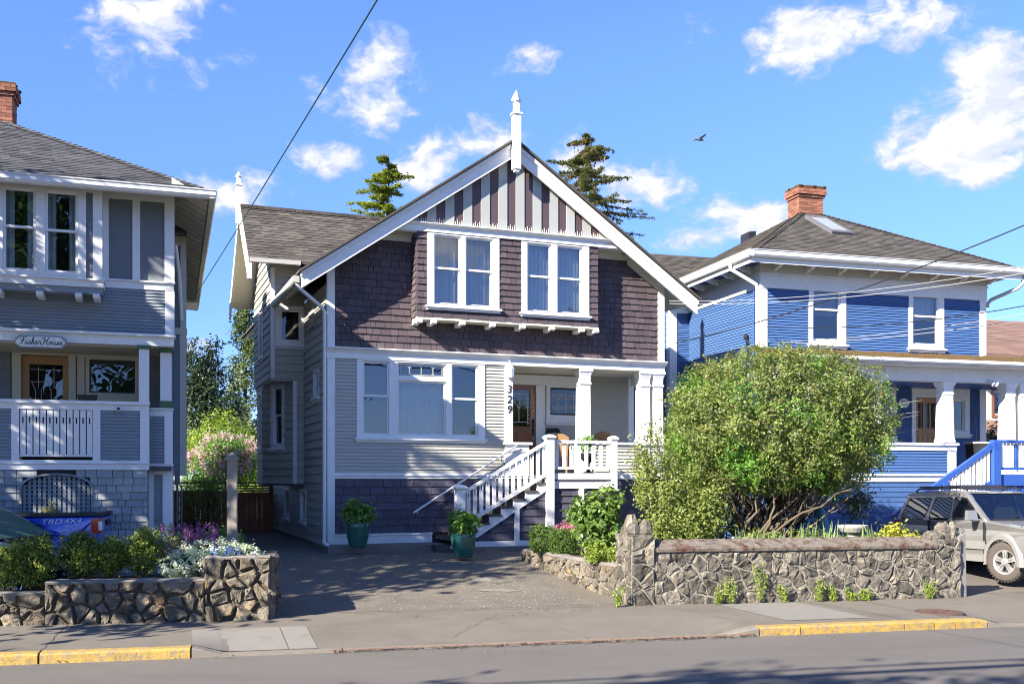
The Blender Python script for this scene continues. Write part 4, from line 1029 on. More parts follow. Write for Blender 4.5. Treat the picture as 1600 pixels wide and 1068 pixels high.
# ================================================================== BLUE HOUSE
def blue_house():
    H = thing('blue_house', 'bright blue clapboard house with hipped roof, skylight and white trim', 'house', (6.294, 25.5, 0), R(16.2))
    W = wmap(0, 0); Wl = wmap(0, 0, -90); Wr = wmap(6.77, 0, 90); G = .3
    wl, wr = (1.341, 2.435, 5.66, 7.29), (4.343, 5.448, 5.66, 7.29)
    b = MB(); lapped(b, W, .145, 6.6, 5.3, 7.02, .07, [hole(wl, .04), hole(wr, .04)]); lapped(b, W, .145, 6.6, 2.3, 5.3, .07, [(4.46, 5.45, 2, 4.6), (3.1, 3.95, 3.1, 4.7), (5.5, 6.27, 3.35, 4.66)]); b.build('siding', 'blue_siding', H, kind='stuff')
    sheet(H, 'wall', 'blue_siding', W, 0, 6.77, G, 7.5, [hole(wl, .06), hole(wr, .06), (4.56, 5.33, 2.2, 4.36), (3.15, 3.9, 3.15, 4.65), (5.55, 6.22, 3.4, 4.6)], d=-.008)
    b = MB(); lapped(b, Wl, -4.08, -.0, G, 7.02, .07); b.build('siding', 'blue_siding', H, kind='stuff')
    b = MB(); b.quad(Wl(-9, -.008, G), Wl(0, -.008, G), Wl(0, -.008, 7.5), Wl(-9, -.008, 7.5)); b.quad(Wr(0, 0, G), Wr(7, 0, G), Wr(7, 0, 7.5), Wr(0, 0, 7.5)); b.quad((0, 6.77, G), (6.77, 6.77, G), (6.77, 6.77, 7.5), (0, 6.77, 7.5)); b.build('wall', 'blue_siding', H)
    WB('corner_board', 'white_trim', H, W, (-.04, .145, -.15, .035, 2.3, 7.018)); WB('corner_board', 'white_trim', H, W, (6.6, 6.80, -.15, .035, 2.3, 7.018))
    WB('frieze_board', 'white_trim', H, W, (-.05, 6.82, -.1, .045, 7.02, 7.34), (-.06, 6.83, -.1, .075, 7.342, 7.40)); WB('frieze_board', 'white_trim', H, Wl, (-4.3, .0, -.1, .045, 7.02, 7.34), (-4.3, .0, -.1, .07, 7.342, 7.40))
    window(H, W, wl, [(1.46, 2.28, 5.76, 7.24, 6.56)], cur='upper', curm='blind', glass='glass_sky')
    window(H, W, wr, [(4.47, 5.29, 5.76, 7.24, 6.52)], cur='upper', glass='glass_sky')
    # roof
    e0, e1, EZ, K = -.65, 7.42, 7.78, .57
    c = (e0 + e1) / 2; t = (e1 - e0) / 2; A = (c, c, EZ + K * t)
    P = [(e0, e0, EZ), (e1, e0, EZ), (e1, e1, EZ), (e0, e1, EZ)]
    for i in range(4): slab(H, 'roof', 'roof_blue_house', [P[i], P[(i + 1) % 4], A], .06)
    L = t * math.sqrt(1 + K * K)
    tabs(H, 'roof_blue_house', P[0], (1, 0, 0), (0, 1, K), [(0, 0), (2 * t, 0), (t, L)], .13, .27)
    tabs(H, 'roof_blue_house', P[3], (0, -1, 0), (1, 0, K), [(0, 0), (2 * t, 0), (t, L)], .13, .27)
    b = MB()
    for sx, sy, ox, oy in ((1, 1, e0, e0), (-1, 1, e1, e0)):
        for k in range(40):
            b.rnd = random.random(); f0, f1 = k / 40 * t, (k + 1.2) / 40 * t
            p = lambda f, o: Vector((ox + sx * f, oy + sy * f, EZ + K * f + o))
            u, v = p(f0, .045), p(f1, .025); n1 = Vector((sx * .08, -sy * .08, -.045)); n2 = Vector((-sx * .08, sy * .08, -.045))
            b.quad(u + n1, u, v, v + n1); b.quad(u, u + n2, v + n2, v)
    b.build('hip_cap', 'roof_blue_house', H)
    # eaves
    gp = [(0, 7.62), (.09, 7.63), (.125, 7.68), (.12, 7.77), (.14, 7.79), (.13, 7.80), (0, 7.80)]
    b = MB(); b.prism(gp, lambda d, z: (e0 - .13, e0 - d, z), lambda d, z: (e1 + .13, e0 - d, z)); b.build('gutter', 'gutter_white', H)
    b = MB(); b.prism(gp, lambda d, z: (e0 - d, e0 - .13, z), lambda d, z: (e0 - d, 5.2, z)); b.build('gutter', 'gutter_white', H)
    b = MB(); b.quad((e0, e0, 7.63), (e1, e0, 7.63), (e1, .05, 7.63), (e0, .05, 7.63)); b.quad((e0, .05, 7.631), (.05, .05, 7.631), (.05, 6, 7.631), (e0, 6, 7.631)); b.quad((6.7, .05, 7.63), (e1, .05, 7.63), (e1, e1, 7.63), (6.7, e1, 7.63)); b.build('soffit', 'blue_paint', H)
    WB('fascia', 'white_trim', H, W, (e0, e1, .63, .648, 7.5, 7.628)); WB('fascia', 'white_trim', H, Wl, (-5.2, .63, .63, .648, 7.5, 7.628))
    WB('frieze_cap', 'cream_trim', H, W, (-.05, 6.82, -.05, .05, 7.402, 7.628)); WB('frieze_cap', 'cream_trim', H, Wl, (-5., .0, -.05, .048, 7.402, 7.628))
    prof = [(.05, 7.626), (.58, 7.626), (.60, 7.59), (.56, 7.55), (.46, 7.565), (.36, 7.55), (.26, 7.50), (.16, 7.50), (.05, 7.45)]
    b = MB(); b.prism(prof, lambda d, z: W(-.045, d, z), lambda d, z: W(.045, d, z)); br = b.build('eave_bracket', 'white_trim', H, loc=(.35, 0, 0))
    for k in range(1, 8): inst(br, H, (.35 + k * .93, 0, 0))
    for k in range(5): inst(br, H, (0, .45 + k * .85, 0), (0, 0, R(-90)))
    chimney(H, 2.95, 3.75, 3.0, 3.6, 9.6, 10.68, .38)
    f = lambda y: EZ + K * (y - e0)
    b = MB()
    def ring(y0, y1, x0, x1, h0, h1):
        b.hexa([(x0, y0, f(y0) + h0), (x1, y0, f(y0) + h0), (x1, y1, f(y1) + h0), (x0, y1, f(y1) + h0), (x0, y0, f(y0) + h1), (x1, y0, f(y0) + h1), (x1, y1, f(y1) + h1), (x0, y1, f(y1) + h1)])
    ring(1.2, 1.3, 2.82, 3.5, -.02, .11); ring(2.4, 2.5, 2.82, 3.5, -.02, .11); ring(1.301, 2.399, 2.82, 2.9, -.02, .11); ring(1.301, 2.399, 3.42, 3.5, -.02, .11)
    sk = b.build('skylight', 'grey_plastic', H); b = MB(); b.quad((2.9, 1.3, f(1.3) + .09), (3.42, 1.3, f(1.3) + .09), (3.42, 2.4, f(2.4) + .09), (2.9, 2.4, f(2.4) + .09)); b.build('pane', 'skylight_glass', sk)
    b = MB(); ring(1.19, 1.2, 2.85, 3.47, .0, .08); b.build('skylight_flashing', 'black_plastic', sk)
    b = MB(); zz = EZ + K * 3.2
    b.hexa([(2.45, 5.0, zz - .1), (2.7, 5.0, zz - .1), (2.7, 5.5, zz - .1), (2.45, 5.5, zz - .1), (2.45, 5.0, zz + .16), (2.7, 5.0, zz + .2), (2.7, 5.5, zz + .2), (2.45, 5.5, zz + .16)]); b.build('roof_vent', 'black_plastic', H)
    b = MB(); b.tube([(-.72, .28, 7.64), (-.72, .28, 7.5), (-.60, .22, 7.42), (-.12, .06, 7.12), (-.09, .05, 7.0), (-.09, .05, .5)], .048, 10); b.build('downspout', 'gutter_white', H, smooth=True)
    b = MB(); b.tube([(7.48, -.6, 7.62), (7.48, -.6, 7.42), (7.4, -.5, 7.3), (6.95, -.05, 7.05), (6.87, .0, 6.95), (6.87, .0, 6.85)], .05, 10); b.build('downspout', 'gutter_grey', H, smooth=True)
    b = MB(); b.tube([(-.04, .32, 7.0), (-.04, .32, 2.)], .018, 6); b.tube([(-.05, .62, 5.85), (-.05, .62, 3.)], .022, 6); b.build('conduit', 'blue_paint', H)
    b = MB(); b.lathe([(.03, 5.8), (.06, 5.82), (.06, 5.9), (.03, 5.95)], 8, (-.1, .62, 0))
    for k in range(3): b.tube([(-.1, .62, 5.85), (-.12, .5 - .05 * k, 5.35 - .1 * k), (-.11, .3, 5.3), (-.08, .15, 5.45)], .012, 5)
    b.build('service_head', 'wire_black', H)
    # rear wing on the left
    Wq = wmap(0, 4.08); Wql = wmap(-.61, 0, -90)
    b = MB(); lapped(b, Wq, -.40, 0, G, 7.0, .07); lapped(b, Wql, -9, -4.12, G, 7.0, .07); b.build('siding', 'blue_siding', H, kind='stuff')
    b = MB(); b.quad(Wq(-.61, -.008, G), Wq(0, -.008, G), Wq(0, -.008, 7.4), Wq(-.61, -.008, 7.4)); b.quad(Wql(-9, -.008, G), Wql(-4.08, -.008, G), Wql(-4.08, -.008, 7.4), Wql(-9, -.008, 7.4)); b.quad((-.6, 9, G), (6, 9, G), (6, 9, 7.4), (-.6, 9, 7.4)); b.build('wall', 'blue_siding', H)
    WB('corner_board', 'white_trim', H, Wq, (-.63, -.405, -.2, .035, G, 7.0)); WB('frieze_board', 'white_trim', H, Wq, (-.63, 0, -.1, .045, 7.002, 7.4))
    slab(H, 'roof', 'roof_blue_house', [(-1.3, 3.5, 7.45), (.6, 3.5, 7.45), (3.2, 7.0, 9.36), (-1.3, 7.0, 9.36)], .06)
    slab(H, 'roof', 'roof_blue_house', [(-1.3, 10.5, 7.45), (-1.3, 7.0, 9.36), (3.2, 7.0, 9.36), (5, 10.5, 7.45)], .06)
    Lr = math.hypot(3.5, 1.91); tabs(H, 'roof_blue_house', (-1.3, 3.5, 7.45), (1, 0, 0), (0, 3.5, 1.91), [(0, 0), (1.9, 0), (4.5, Lr), (0, Lr)], .13, .27)
    # porch
    Wp = wmap(0, -1.8); XR = 9.2
    b = MB(); b.prism([(-.0, 5.52), (-2.25, 5.07), (-2.25, 5.0), (0, 5.42)], lambda y, z: (-.3, y, z), lambda y, z: (XR, y, z)); b.build('porch_roof', 'moss', H)
    m = MB()
    for i in range(1500):
        y = -random.uniform(.0, 2.25); x = random.uniform(-.2, XR - .1); s = random.uniform(.02, .06); m.rnd = random.random(); m.lathe([(s, 0), (s * .75, s * .4), (s * .2, s * .6)], 5, (x, y, 5.515 + y * .2))
    m.build('roof_moss', 'moss', H, kind='stuff')
    b = MB(); b.prism([(0, 4.95), (.09, 4.96), (.125, 5.0), (.12, 5.07), (0, 5.08)], lambda d, z: (-.35, -2.25 - d, z), lambda d, z: (XR, -2.25 - d, z)); b.build('gutter', 'gutter_white', H)
    WB('porch_beam', 'white_trim', H, Wp, (-.2, XR, -.25, .02, 4.60, 4.93), (-.3, XR, -.25, .44, 4.932, 4.948))
    B1('porch_beam', 'white_trim', H, (-.2, .03, -1.54, -.05, 4.6, 4.93))
    B1('porch_ceiling', 'blue_paint', H, (-.15, XR, -1.53, -.04, 4.61, 4.66))
    B1('porch_floor', 'step_dark', H, (-.1, XR, -1.75, -.03, 2.2, 2.3), (4.42, XR, -3.0, -1.752, 2.2, 2.3))
    def column(a, y=-1.72, w=.30, z0=3.09):
        b = MB(); k = w * .7071; M = Matrix.Translation((a, y, 0)) @ Matrix.Rotation(R(45), 4, 'Z')
        b.lathe([(k * 1.16, z0), (k * 1.16, z0 + .06), (k * 1.04, z0 + .12), (k * .9, 4.26), (k * 1.0, 4.28), (k * 1.0, 4.31), (k * .92, 4.32), (k * .95, 4.45), (k * 1.25, 4.56), (k * 1.28, 4.598)], 4, (0, 0, 0), M); return b.build('column', 'white_trim', H)
    column(4.08); column(5.94, z0=2.3); column(6.37, z0=2.3); column(.05); column(2.0); column(8.9, z0=2.3)
    b = MB(); lapped(b, Wp, -.2, 4.087, 2.33, 2.9, .07); b.build('siding', 'blue_siding', H, kind='stuff')
    b = MB(); lapped(b, Wp, -.2, 7.2, G, 2.14, .12, t=.012); b.build('siding', 'blue_siding', H, kind='stuff')
    b = MB(); b.quad(Wp(-.2, -.01, G), Wp(4.3, -.01, G), Wp(4.3, -.01, 3.0), Wp(-.2, -.01, 3.0)); b.quad(Wp(4.2, -.01, G), Wp(7.2, -.01, G), Wp(7.2, -.01, 2.2), Wp(4.2, -.01, 2.2)); b.quad((-.2, -1.8, G), (-.2, 0, G), (-.2, 0, 2.95), (-.2, -1.8, 2.95)); b.quad(Wp(-.2, -.14, 2.2), Wp(4.3, -.14, 2.2), Wp(4.3, -.14, 3), Wp(-.2, -.14, 3)); b.build('wall', 'blue_siding', H)
    WB('half_wall_cap', 'white_trim', H, Wp, (-.25, 4.38, -.2, .08, 3.03, 3.088), (-.22, 4.34, -.16, .04, 2.9, 3.028)); WB('half_wall_post', 'white_trim', H, Wp, (4.087, 4.332, -.16, .03, 2.332, 2.898))
    WB('belt_course', 'white_trim', H, Wp, (-.22, 4.42, -.1, .035, 2.14, 2.28), (-.22, 4.42, -.1, .07, 2.282, 2.33))
    # porch back wall
    WB('door_casing', 'white_trim', H, W, (4.44, 4.558, -.05, .04, 2.3, 4.36), (5.33, 5.45, -.05, .04, 2.3, 4.36), (4.44, 5.45, -.05, .045, 4.362, 4.56), (4.40, 5.49, -.05, .09, 4.561, 4.6))
    b = MB()
    hs = [(4.66 + k * .2, 4.82 + k * .2, 3.55, 4.22) for k in range(3)]
    for q in cells(4.562, 5.326, 2.31, 4.355, hs): b.wbox(W, q[0], q[1], -.06, -.01, q[2], q[3])
    for k in range(4): b.wbox(W, 4.66 + k * .148, 4.66 + k * .148 + .138, -.012, .004, 2.6, 3.4)
    b.wbox(W, 4.63, 5.27, -.01, .02, 3.47, 3.51)
    dr = b.build('front_door', 'door_oak', H, label='light oak front door with three glass panes')
    for h in hs: b = MB(); b.quad(W(h[0], -.035, h[2]), W(h[1], -.035, h[2]), W(h[1], -.035, h[3]), W(h[0], -.035, h[3])); b.build('pane', 'glass', dr)
    b = MB(); b.wbox(W, 4.5, 5.4, -.5, -.45, 2.3, 4.5); b.build('dark_recess', 'unlit_dark', dr); curtain_mesh(W, 4.82, 5.02, 3.5, 4.3, -.1).build('curtain', 'curtain', dr)
    window(H, W, (5.5, 6.27, 3.4, 4.62), [(5.6, 6.12, 3.47, 4.32, None)], glass='glass', head=.04)
    window(H, W, (3.1, 3.95, 3.2, 4.62), [(3.22, 3.83, 3.27, 4.45, 3.9)], glass='glass', head=.04)
    b = MB(); b.lathe([(.17, 0), (.17, .02), (.15, .03)], 24, (0, 0, 0), Matrix.Translation((4.2, -.0, 4.2)) @ Matrix.Diagonal((1, 1, .72, 1)) @ Matrix.Rotation(R(90), 4, 'X')); pl = b.build('number_plaque', 'decal_white', H)
    text_mesh('house_number', '327', .15, 'sign_ink', pl, facing(4.2, -.034, 4.2), .003)
    b = MB(); b.lathe([(.03, 0), (.06, .06), (.075, .14), (.06, .15)], 12, (0, 0, 0), Matrix.Translation((5.25, -1.9, 4.62)) @ Matrix.Rotation(R(125), 4, 'X') @ Matrix.Rotation(R(25), 4, 'Y')); b.lathe([(.03, 0), (.06, .06), (.075, .14), (.06, .15)], 12, (0, 0, 0), Matrix.Translation((5.4, -1.9, 4.6)) @ Matrix.Rotation(R(110), 4, 'X') @ Matrix.Rotation(R(-25), 4, 'Y')); b.box(5.24, 5.42, -1.88, -1.822, 4.6, 4.68); b.build('flood_light', 'insulator', H)
    # stairs with blue rail
    Wd = wmap(0, -3.0); st = thing('stairs', None, None); st.parent = H
    zt = lambda a: 3.10 - .60 * (4.43 - a)
    b = MB(); b.wprism(Wd, [(1.6, zt(1.6) - .13), (4.4, zt(4.4) - .13), (4.4, zt(4.4)), (1.6, zt(1.6))], -.05, .05)
    b.wprism(Wd, [(1.9, zt(1.9) - .98), (4.33, zt(4.33) - .98), (4.33, zt(4.33) - .84), (1.9, zt(1.9) - .84)], -.035, .035); b.build('stair_rail', 'blue_paint', st)
    WB('newel_post', 'blue_paint', st, Wd, (4.33, 4.53, -.1, .1, .3, 3.06)); WB('newel_post', 'blue_paint', st, Wd, (2.95, 3.1, -.07, .07, .3, zt(3.0) - .1)); WB('newel_post', 'blue_paint', st, Wd, (5.0, 5.06, -.04, .04, 2.48, 3.02)); WB('newel_post', 'blue_paint', st, Wd, (8.0, 8.2, -.1, .1, .3, 3.06))
    WB('landing_rail', 'blue_paint', st, Wd, (4.35, 9.0, -.07, .07, 3.062, 3.13), (4.532, 9, -.04, .04, 2.42, 2.48)); WB('landing_fascia', 'blue_paint', st, Wd, (4.532, 9.2, -.03, .02, 2.05, 2.32))
    b = MB(); b.box(-.028, .028, -.02, .02, 0, .60); p0 = b.build('baluster', 'white_trim', st, loc=(4.62, -3.0, 2.46))
    for k in range(1, 24): inst(p0, st, (4.62 + k * .105, -3.0, 2.46))
    b = MB(); b.box(-.028, .028, -.02, .02, 0, .76); p1 = b.build('baluster', 'white_trim', st, loc=(4.25, -3.0, zt(4.25) - .86))
    for k in range(1, 22): inst(p1, st, (4.25 - k * .105, -3.0, zt(4.25 - k * .105) - .86))
    for k in range(1, 11):
        b = MB(); b.wbox(Wd, 4.42 - k * .29, 4.42 - k * .29 + .3, -1.2, .03, 2.3 - k * .178 - .04, 2.3 - k * .178); b.build('tread', 'blue_paint', st)
    b = MB()
    for k in range(26): b.wbox(Wd, 4.55 + k * .1, 4.61 + k * .1, -.05, -.035, .3, 2.05)
    b.build('lattice', 'blue_paint', st, kind='stuff')
    return H
BLUE = blue_house()

def brown_house():
    H = thing('brown_house', 'distant brown roofed house beyond the blue porch', 'house', (17.6, 38, 0), R(16))
    W = wmap(0, 0)
    ws = [(.5, 1.3, 4.5, 5.6), (1.75, 2.5, 4.5, 5.6), (4, 5, 4.5, 5.6)]
    sheet(H, 'wall', 'cream_trim', W, -.2, 14, .5, 6.8, [hole(w, .05) for w in ws], d=0)
    for w in ws: window(H, W, w, [(w[0] + .1, w[1] - .1, w[2] + .1, w[3] - .1, None)], casing='door_wood', glass='glass_dark', sill=False)
    slab(H, 'roof', 'roof_rust', [(-1.2, -1.2, 6.7), (15, -1.2, 6.7), (15, 5, 9.1), (-1.2, 5, 9.1)], .12)
    slab(H, 'roof', 'roof_rust', [(-1.2, 11, 6.7), (-1.2, 5, 9.1), (15, 5, 9.1), (15, 11, 6.7)], .12)
    tabs(H, 'roof_rust', (-1.2, -1.2, 6.7), (1, 0, 0), (0, 6.2, 2.4), [(0, 0), (16, 0), (16, 6.6), (0, 6.6)], .3, .7)
    WB('fascia', 'cream_trim', H, W, (-1.2, 15, 1.1, 1.18, 6.38, 6.62)); WB('soffit', 'door_wood', H, W, (-1.1, 15, 0, 1.1, 6.44, 6.5))
    slab(H, 'porch_roof', 'roof_rust', [(-1, -3, 3.5), (15, -3, 3.5), (15, -.05, 4.4), (-1, -.05, 4.4)], .1)
    b = MB()
    for k in range(5): b.box(-.8 + k * 3.5, -.6 + k * 3.5, -2.8, -2.6, .5, 3.45)
    b.build('porch_post', 'cream_trim', H)
    b = MB(); b.quad((-.2, 0, .5), (-.2, 10, .5), (-.2, 10, 6.8), (-.2, 5, 9.0), (-.2, 0, 6.8)); b.quad((-.2, 10, .5), (14, 10, .5), (14, 10, 6.8), (-.2, 10, 6.8)); b.quad((14, 0, .5), (14, 10, .5), (14, 10, 6.8), (14, 5, 9), (14, 0, 6.8)); b.build('wall', 'cream_trim', H)
    return H
brown_house()

# ================================================================== GROUND, STREET
SX, SY, SA = -3.99, 12.6, R(13)
SC, SS = math.cos(SA), math.sin(SA)
def st_xy(s, q): return (SX + SC * s - SS * q, SY + SS * s + SC * q)
def st_sq(x, y): return ((x - SX) * SC + (y - SY) * SS, -(x - SX) * SS + (y - SY) * SC)
def sstep(x, a, b):
    t = min(1, max(0, (x - a) / (b - a))); return t * t * (3 - 2 * t)
def zcurb(s):
    up = max(1 - sstep(s, -.05, .45), sstep(s, 7.0, 7.75) * (1 - sstep(s, 11.2, 11.8)))
    return .028 + .105 * up
def hq(q):
    return .152 + .448 * sstep(q, 3.0, 9.5)
def h(x, y): return hq(st_sq(x, y)[1])
def pxg(px, py, z):
    Y = (2.25 - z) * 1580 / (py - 745); return ((px - 800) / 1580 * Y, Y)
def walk_z(s, q):
    t = min(1, max(0, (q - .15) / 1.2)); return (zcurb(s) + .004) * (1 - t) + .142 * t + max(0, q - 1.35) * .008
def grid(name, m, ss, qs, zf, kind='structure'):
    b = MB()
    for s0, s1 in zip(ss, ss[1:]):
        for q0, q1 in zip(qs, qs[1:]):
            b.quad(*[(*st_xy(s, q), zf(s, q)) for s, q in ((s0, q0), (s1, q0), (s1, q1), (s0, q1))])
    return b.build(name, m, kind=kind, smooth=True)
lin = lambda a, b, n: [a + (b - a) * i / n for i in range(n + 1)]
b = MB()
for q0, q1, z0, z1 in ((-600, -13, -.02, -.02), (-13, 2.7, -.12, -.12)):
    b.quad(*[(*st_xy(s, q), z) for s, q, z in ((-500, q0, z0), (500, q0, z0), (500, q1, z1), (-500, q1, z1))])
qs = [2.7] + lin(3, 10, 14) + [60, 900]
for q0, q1 in zip(qs, qs[1:]):
    b.quad(*[(*st_xy(s, q), hq(q) - .03) for s, q in ((-500, q0), (500, q0), (500, q1), (-500, q1))])
b.build('ground', 'earth', kind='structure')
grid('road', 'asphalt_road', [-90, -20, 0, 20, 90], [-12, -6, 0], lambda s, q: .0 + .004 * (6 - abs(q + 6)))
grid('pavement', 'asphalt_walk', [-60] + lin(-12, 14, 104) + [60], [.15, .5, .95, 1.35, 2.0, 2.72], walk_z)
grid('driveway', 'asphalt_drive', [-30] + lin(-16, 16, 16) + [30], lin(2.70, 10, 30) + [24], lambda s, q: hq(q) + .004)
# kerb stones
def kerb(s0, s1, m):
    b = MB(); n = max(1, int((s1 - s0) / .12)); pr = []
    for i in range(n + 1):
        s = s0 + (s1 - s0) * i / n; z = zcurb(s); w = random.uniform(-.004, .004)
        pr.append([(*st_xy(s, q + w), zz) for q, zz in ((-.02, -.03), (-.012 + .0, z * .75), (.015, z - .004), (.15, z + .003), (.152, -.03))])
    for p, q in zip(pr, pr[1:]):
        for k in range(4): b.quad(p[k], q[k], q[k + 1], p[k + 1])
    b.quad(*pr[0]); b.quad(*pr[-1][::-1])
    return b.build('kerb', m, kind='structure')
for s0, s1 in ((-14, -8), (-7.98, -5.0), (-4.98, -1.78), (-1.755, -.02), (7.7, 8.32), (8.34, 10.0), (10.015, 10.5), (10.515, 10.85), (10.865, 11.4)): kerb(s0, s1, 'curb_yellow')
kerb(0, 1.85, 'curb_grey'); kerb(1.87, 5.2, 'curb_grey'); kerb(5.22, 7.68, 'curb_grey'); kerb(11.42, 16, 'curb_grey'); kerb(-60, -14.02, 'curb_grey')
# pale slabs let into the pavement
def slab_q(s0, s1, q0, q1, sk=0):
    b = MB(); n = 6
    for i in range(n):
        for j in range(n):
            P = lambda u, v: (lambda s, q: (*st_xy(s, q), walk_z(s, q) + .006))(s0 + (s1 - s0) * u + sk * v, q0 + (q1 - q0) * v)
            b.quad(P(i / n, j / n), P((i + 1) / n, j / n), P((i + 1) / n, (j + 1) / n), P(i / n, (j + 1) / n))
    return b.build('paving_slab', 'slab_pale', kind='structure')
slab_q(.0, 1.18, .16, 1.42, -.12); slab_q(1.195, 1.55, .16, 1.42, -.12)
slab_q(8.35, 9.75, .42, 2.3, -.25)
def joint(s0, q0, s1, q1, w=.012, wob=.01):
    b = MB(); n = 14; pr = []
    for i in range(n + 1):
        t = i / n; s, q = s0 + (s1 - s0) * t + random.gauss(0, wob), q0 + (q1 - q0) * t + random.gauss(0, wob * .4); dx, dy = (s1 - s0), (q1 - q0); L = math.hypot(dx, dy); k = w * random.uniform(.5, 1.1) / 2
        pr.append([(*st_xy(s - dy / L * k, q + dx / L * k), walk_z(s, q) + .0035), (*st_xy(s + dy / L * k, q - dx / L * k), walk_z(s, q) + .0035)])
    for p, q in zip(pr, pr[1:]): b.quad(p[0], p[1], q[1], q[0])
    return b.build('pavement_joint', 'joint_dark', kind='structure')
joint(-1.77, .16, -1.9, 2.6); joint(-5.0, .16, -5.1, 2.6); joint(5.21, .16, 4.9, 1.0, .009); joint(10.9, .16, 10.7, 2.5); joint(7.7, .3, 7.2, 2.4, .008, .02); joint(2.2, 2.55, 6.6, 2.45, .012, .02); joint(.2, 1.3, 1.5, .35, .008, .01); joint(3.4, .5, 4.3, 1.9, .007, .03)
mx, my = pxg(1468, 955, .15)
b = MB(); b.lathe([(.37, .0), (.37, .012), (.35, .014), (.345, .008), (.30, .009), (.295, .013), (.05, .013), (.045, .008)], 28, (mx, my, walk_z(*st_sq(mx, my)) - .001))
for k in range(10):
    a = k * math.pi / 5; b.hexa([(mx + r_ * math.cos(a) - w_ * math.sin(a), my + r_ * math.sin(a) + w_ * math.cos(a), walk_z(*st_sq(mx, my)) + z_) for z_ in (.01, .017) for r_, w_ in ((.08, -.01), (.28, -.01), (.28, .01), (.08, .01))])
b.build('manhole_cover', 'rust_iron', label='round rusty iron manhole cover set in the pavement', cat='manhole cover')
def ground_blob(name, m, px, py, rx, ry, n, z=.005, lab=None):
    cx, cy = pxg(px, py, h(*pxg(px, py, .4)))
    b = MB(); pts = []
    for i in range(n):
        a = 2 * math.pi * i / n; r = random.uniform(.6, 1.1); pts.append((cx + rx * r * math.cos(a), cy + ry * r * math.sin(a)))
    b.quad(*[(x, y, h(x, y) + z) for x, y in pts]); return b.build(name, m, kind='structure')
ground_blob('paint_stain', 'slab_pale', 752, 918, .28, .26, 15, .009); ground_blob('paint_stain', 'slab_pale', 780, 928, .42, .16, 17, .012)

# ------------------------------------------------------------------ rubble masonry
def clip_poly(poly, nx, ny, c):
    out = []
    for i in range(len(poly)):
        p, q = poly[i], poly[(i + 1) % len(poly)]
        dp, dq = nx * p[0] + ny * p[1] - c, nx * q[0] + ny * q[1] - c
        if dp <= 0: out.append(p)
        if (dp < 0) != (dq < 0) and abs(dp - dq) > 1e-9:
            t = dp / (dp - dq); out.append((p[0] + t * (q[0] - p[0]), p[1] + t * (q[1] - p[1])))
    return out
def rubble(parent, W, a0, a1, z0, z1, size, m, joint=.012, bulge=.045, seed=1):
    rg = random.Random(seed); pts = []
    nz = max(1, round((z1 - z0) / (size * .8)))
    for r in range(nz):
        na = max(1, round((a1 - a0) / (size * rg.uniform(.9, 1.5))))
        for k in range(na):
            pts.append((a0 + (k + .5 + (.25 if r % 2 else -.25) + rg.uniform(-.38, .38)) * (a1 - a0) / na, z0 + (r + .5 + rg.uniform(-.42, .42)) * (z1 - z0) / nz, rg.uniform(-.16, .16) * size))
    for i, (x, y, w) in enumerate(pts):
        poly = [(a0, z0), (a1, z0), (a1, z1), (a0, z1)]
        for j, (x2, y2, w2) in enumerate(pts):
            if i == j: continue
            dx, dy = x2 - x, y2 - y; L = math.hypot(dx, dy)
            if L > size * 4 or L < 1e-6: continue
            poly = clip_poly(poly, dx / L, dy / L, (x * dx + y * dy) / L + L / 2 + (w - w2) - joint * rg.uniform(.7, 1.6))
            if len(poly) < 3: break
        if len(poly) < 3: continue
        # subdivide edges and roughen
        ring = []
        for p, q in zip(poly, poly[1:] + poly[:1]):
            L = math.hypot(q[0] - p[0], q[1] - p[1])
            if L < .02: continue
            ring.append(p)
            if L > .07: ring.append(((p[0] + q[0]) / 2 + rg.uniform(-.012, .012), (p[1] + q[1]) / 2 + rg.uniform(-.012, .012)))
        if len(ring) < 3: continue
        cx = sum(p[0] for p in ring) / len(ring); cy = sum(p[1] for p in ring) / len(ring)
        ar = abs(sum(p[0] * q[1] - p[1] * q[0] for p, q in zip(ring, ring[1:] + ring[:1]))) / 2
        if ar < .0012: continue
        b = MB(); b.rnd = rg.random(); n = len(ring); bl = bulge * rg.uniform(.4, 1.2)
        tx, ty = rg.uniform(-.35, .35), rg.uniform(-.25, .35)
        R0 = [W(p[0], -.03, p[1]) for p in ring]
        R1 = [W(cx + (p[0] - cx) * .95, .010 + bl * .4 + rg.uniform(-.006, .006), cy + (p[1] - cy) * .95) for p in ring]
        def f(p, k): 
            a, z = cx + (p[0] - cx) * k, cy + (p[1] - cy) * k; return W(a, max(.012, bl + (a - cx) * tx + (z - cy) * ty + rg.uniform(-.09, .09) * min(size, .2)), z)
        R2 = [f(p, .72) for p in ring]
        c_ = W(cx, bl * 1.1 + rg.uniform(-.012, .012), cy)
        for k in range(n):
            l = (k + 1) % n
            b.quad(R0[k], R0[l], R1[l], R1[k]); b.quad(R1[k], R1[l], R2[l], R2[k]); b.quad(R2[k], R2[l], c_)
        b.build('stone', m, parent)
def rock(mb, c, s, rg):
    base = len(mb.v); n = 7
    for r, z in ((.75, -.7), (1.0, -.2), (.9, .35), (.5, .72)):
        for j in range(n):
            a = 2 * math.pi * j / n; k = rg.uniform(.75, 1.2)
            mb.v.append((c[0] + s[0] * r * k * math.cos(a), c[1] + s[1] * r * k * math.sin(a), c[2] + s[2] * z * rg.uniform(.85, 1.15)))
    for i in range(3):
        for j in range(n):
            q = (j + 1) % n; mb.f.append((base + i * n + j, base + i * n + q, base + (i + 1) * n + q, base + (i + 1) * n + j)); mb.r.append(mb.rnd)
    mb.f.append(tuple(base + 3 * n + j for j in range(n))); mb.r.append(mb.rnd)

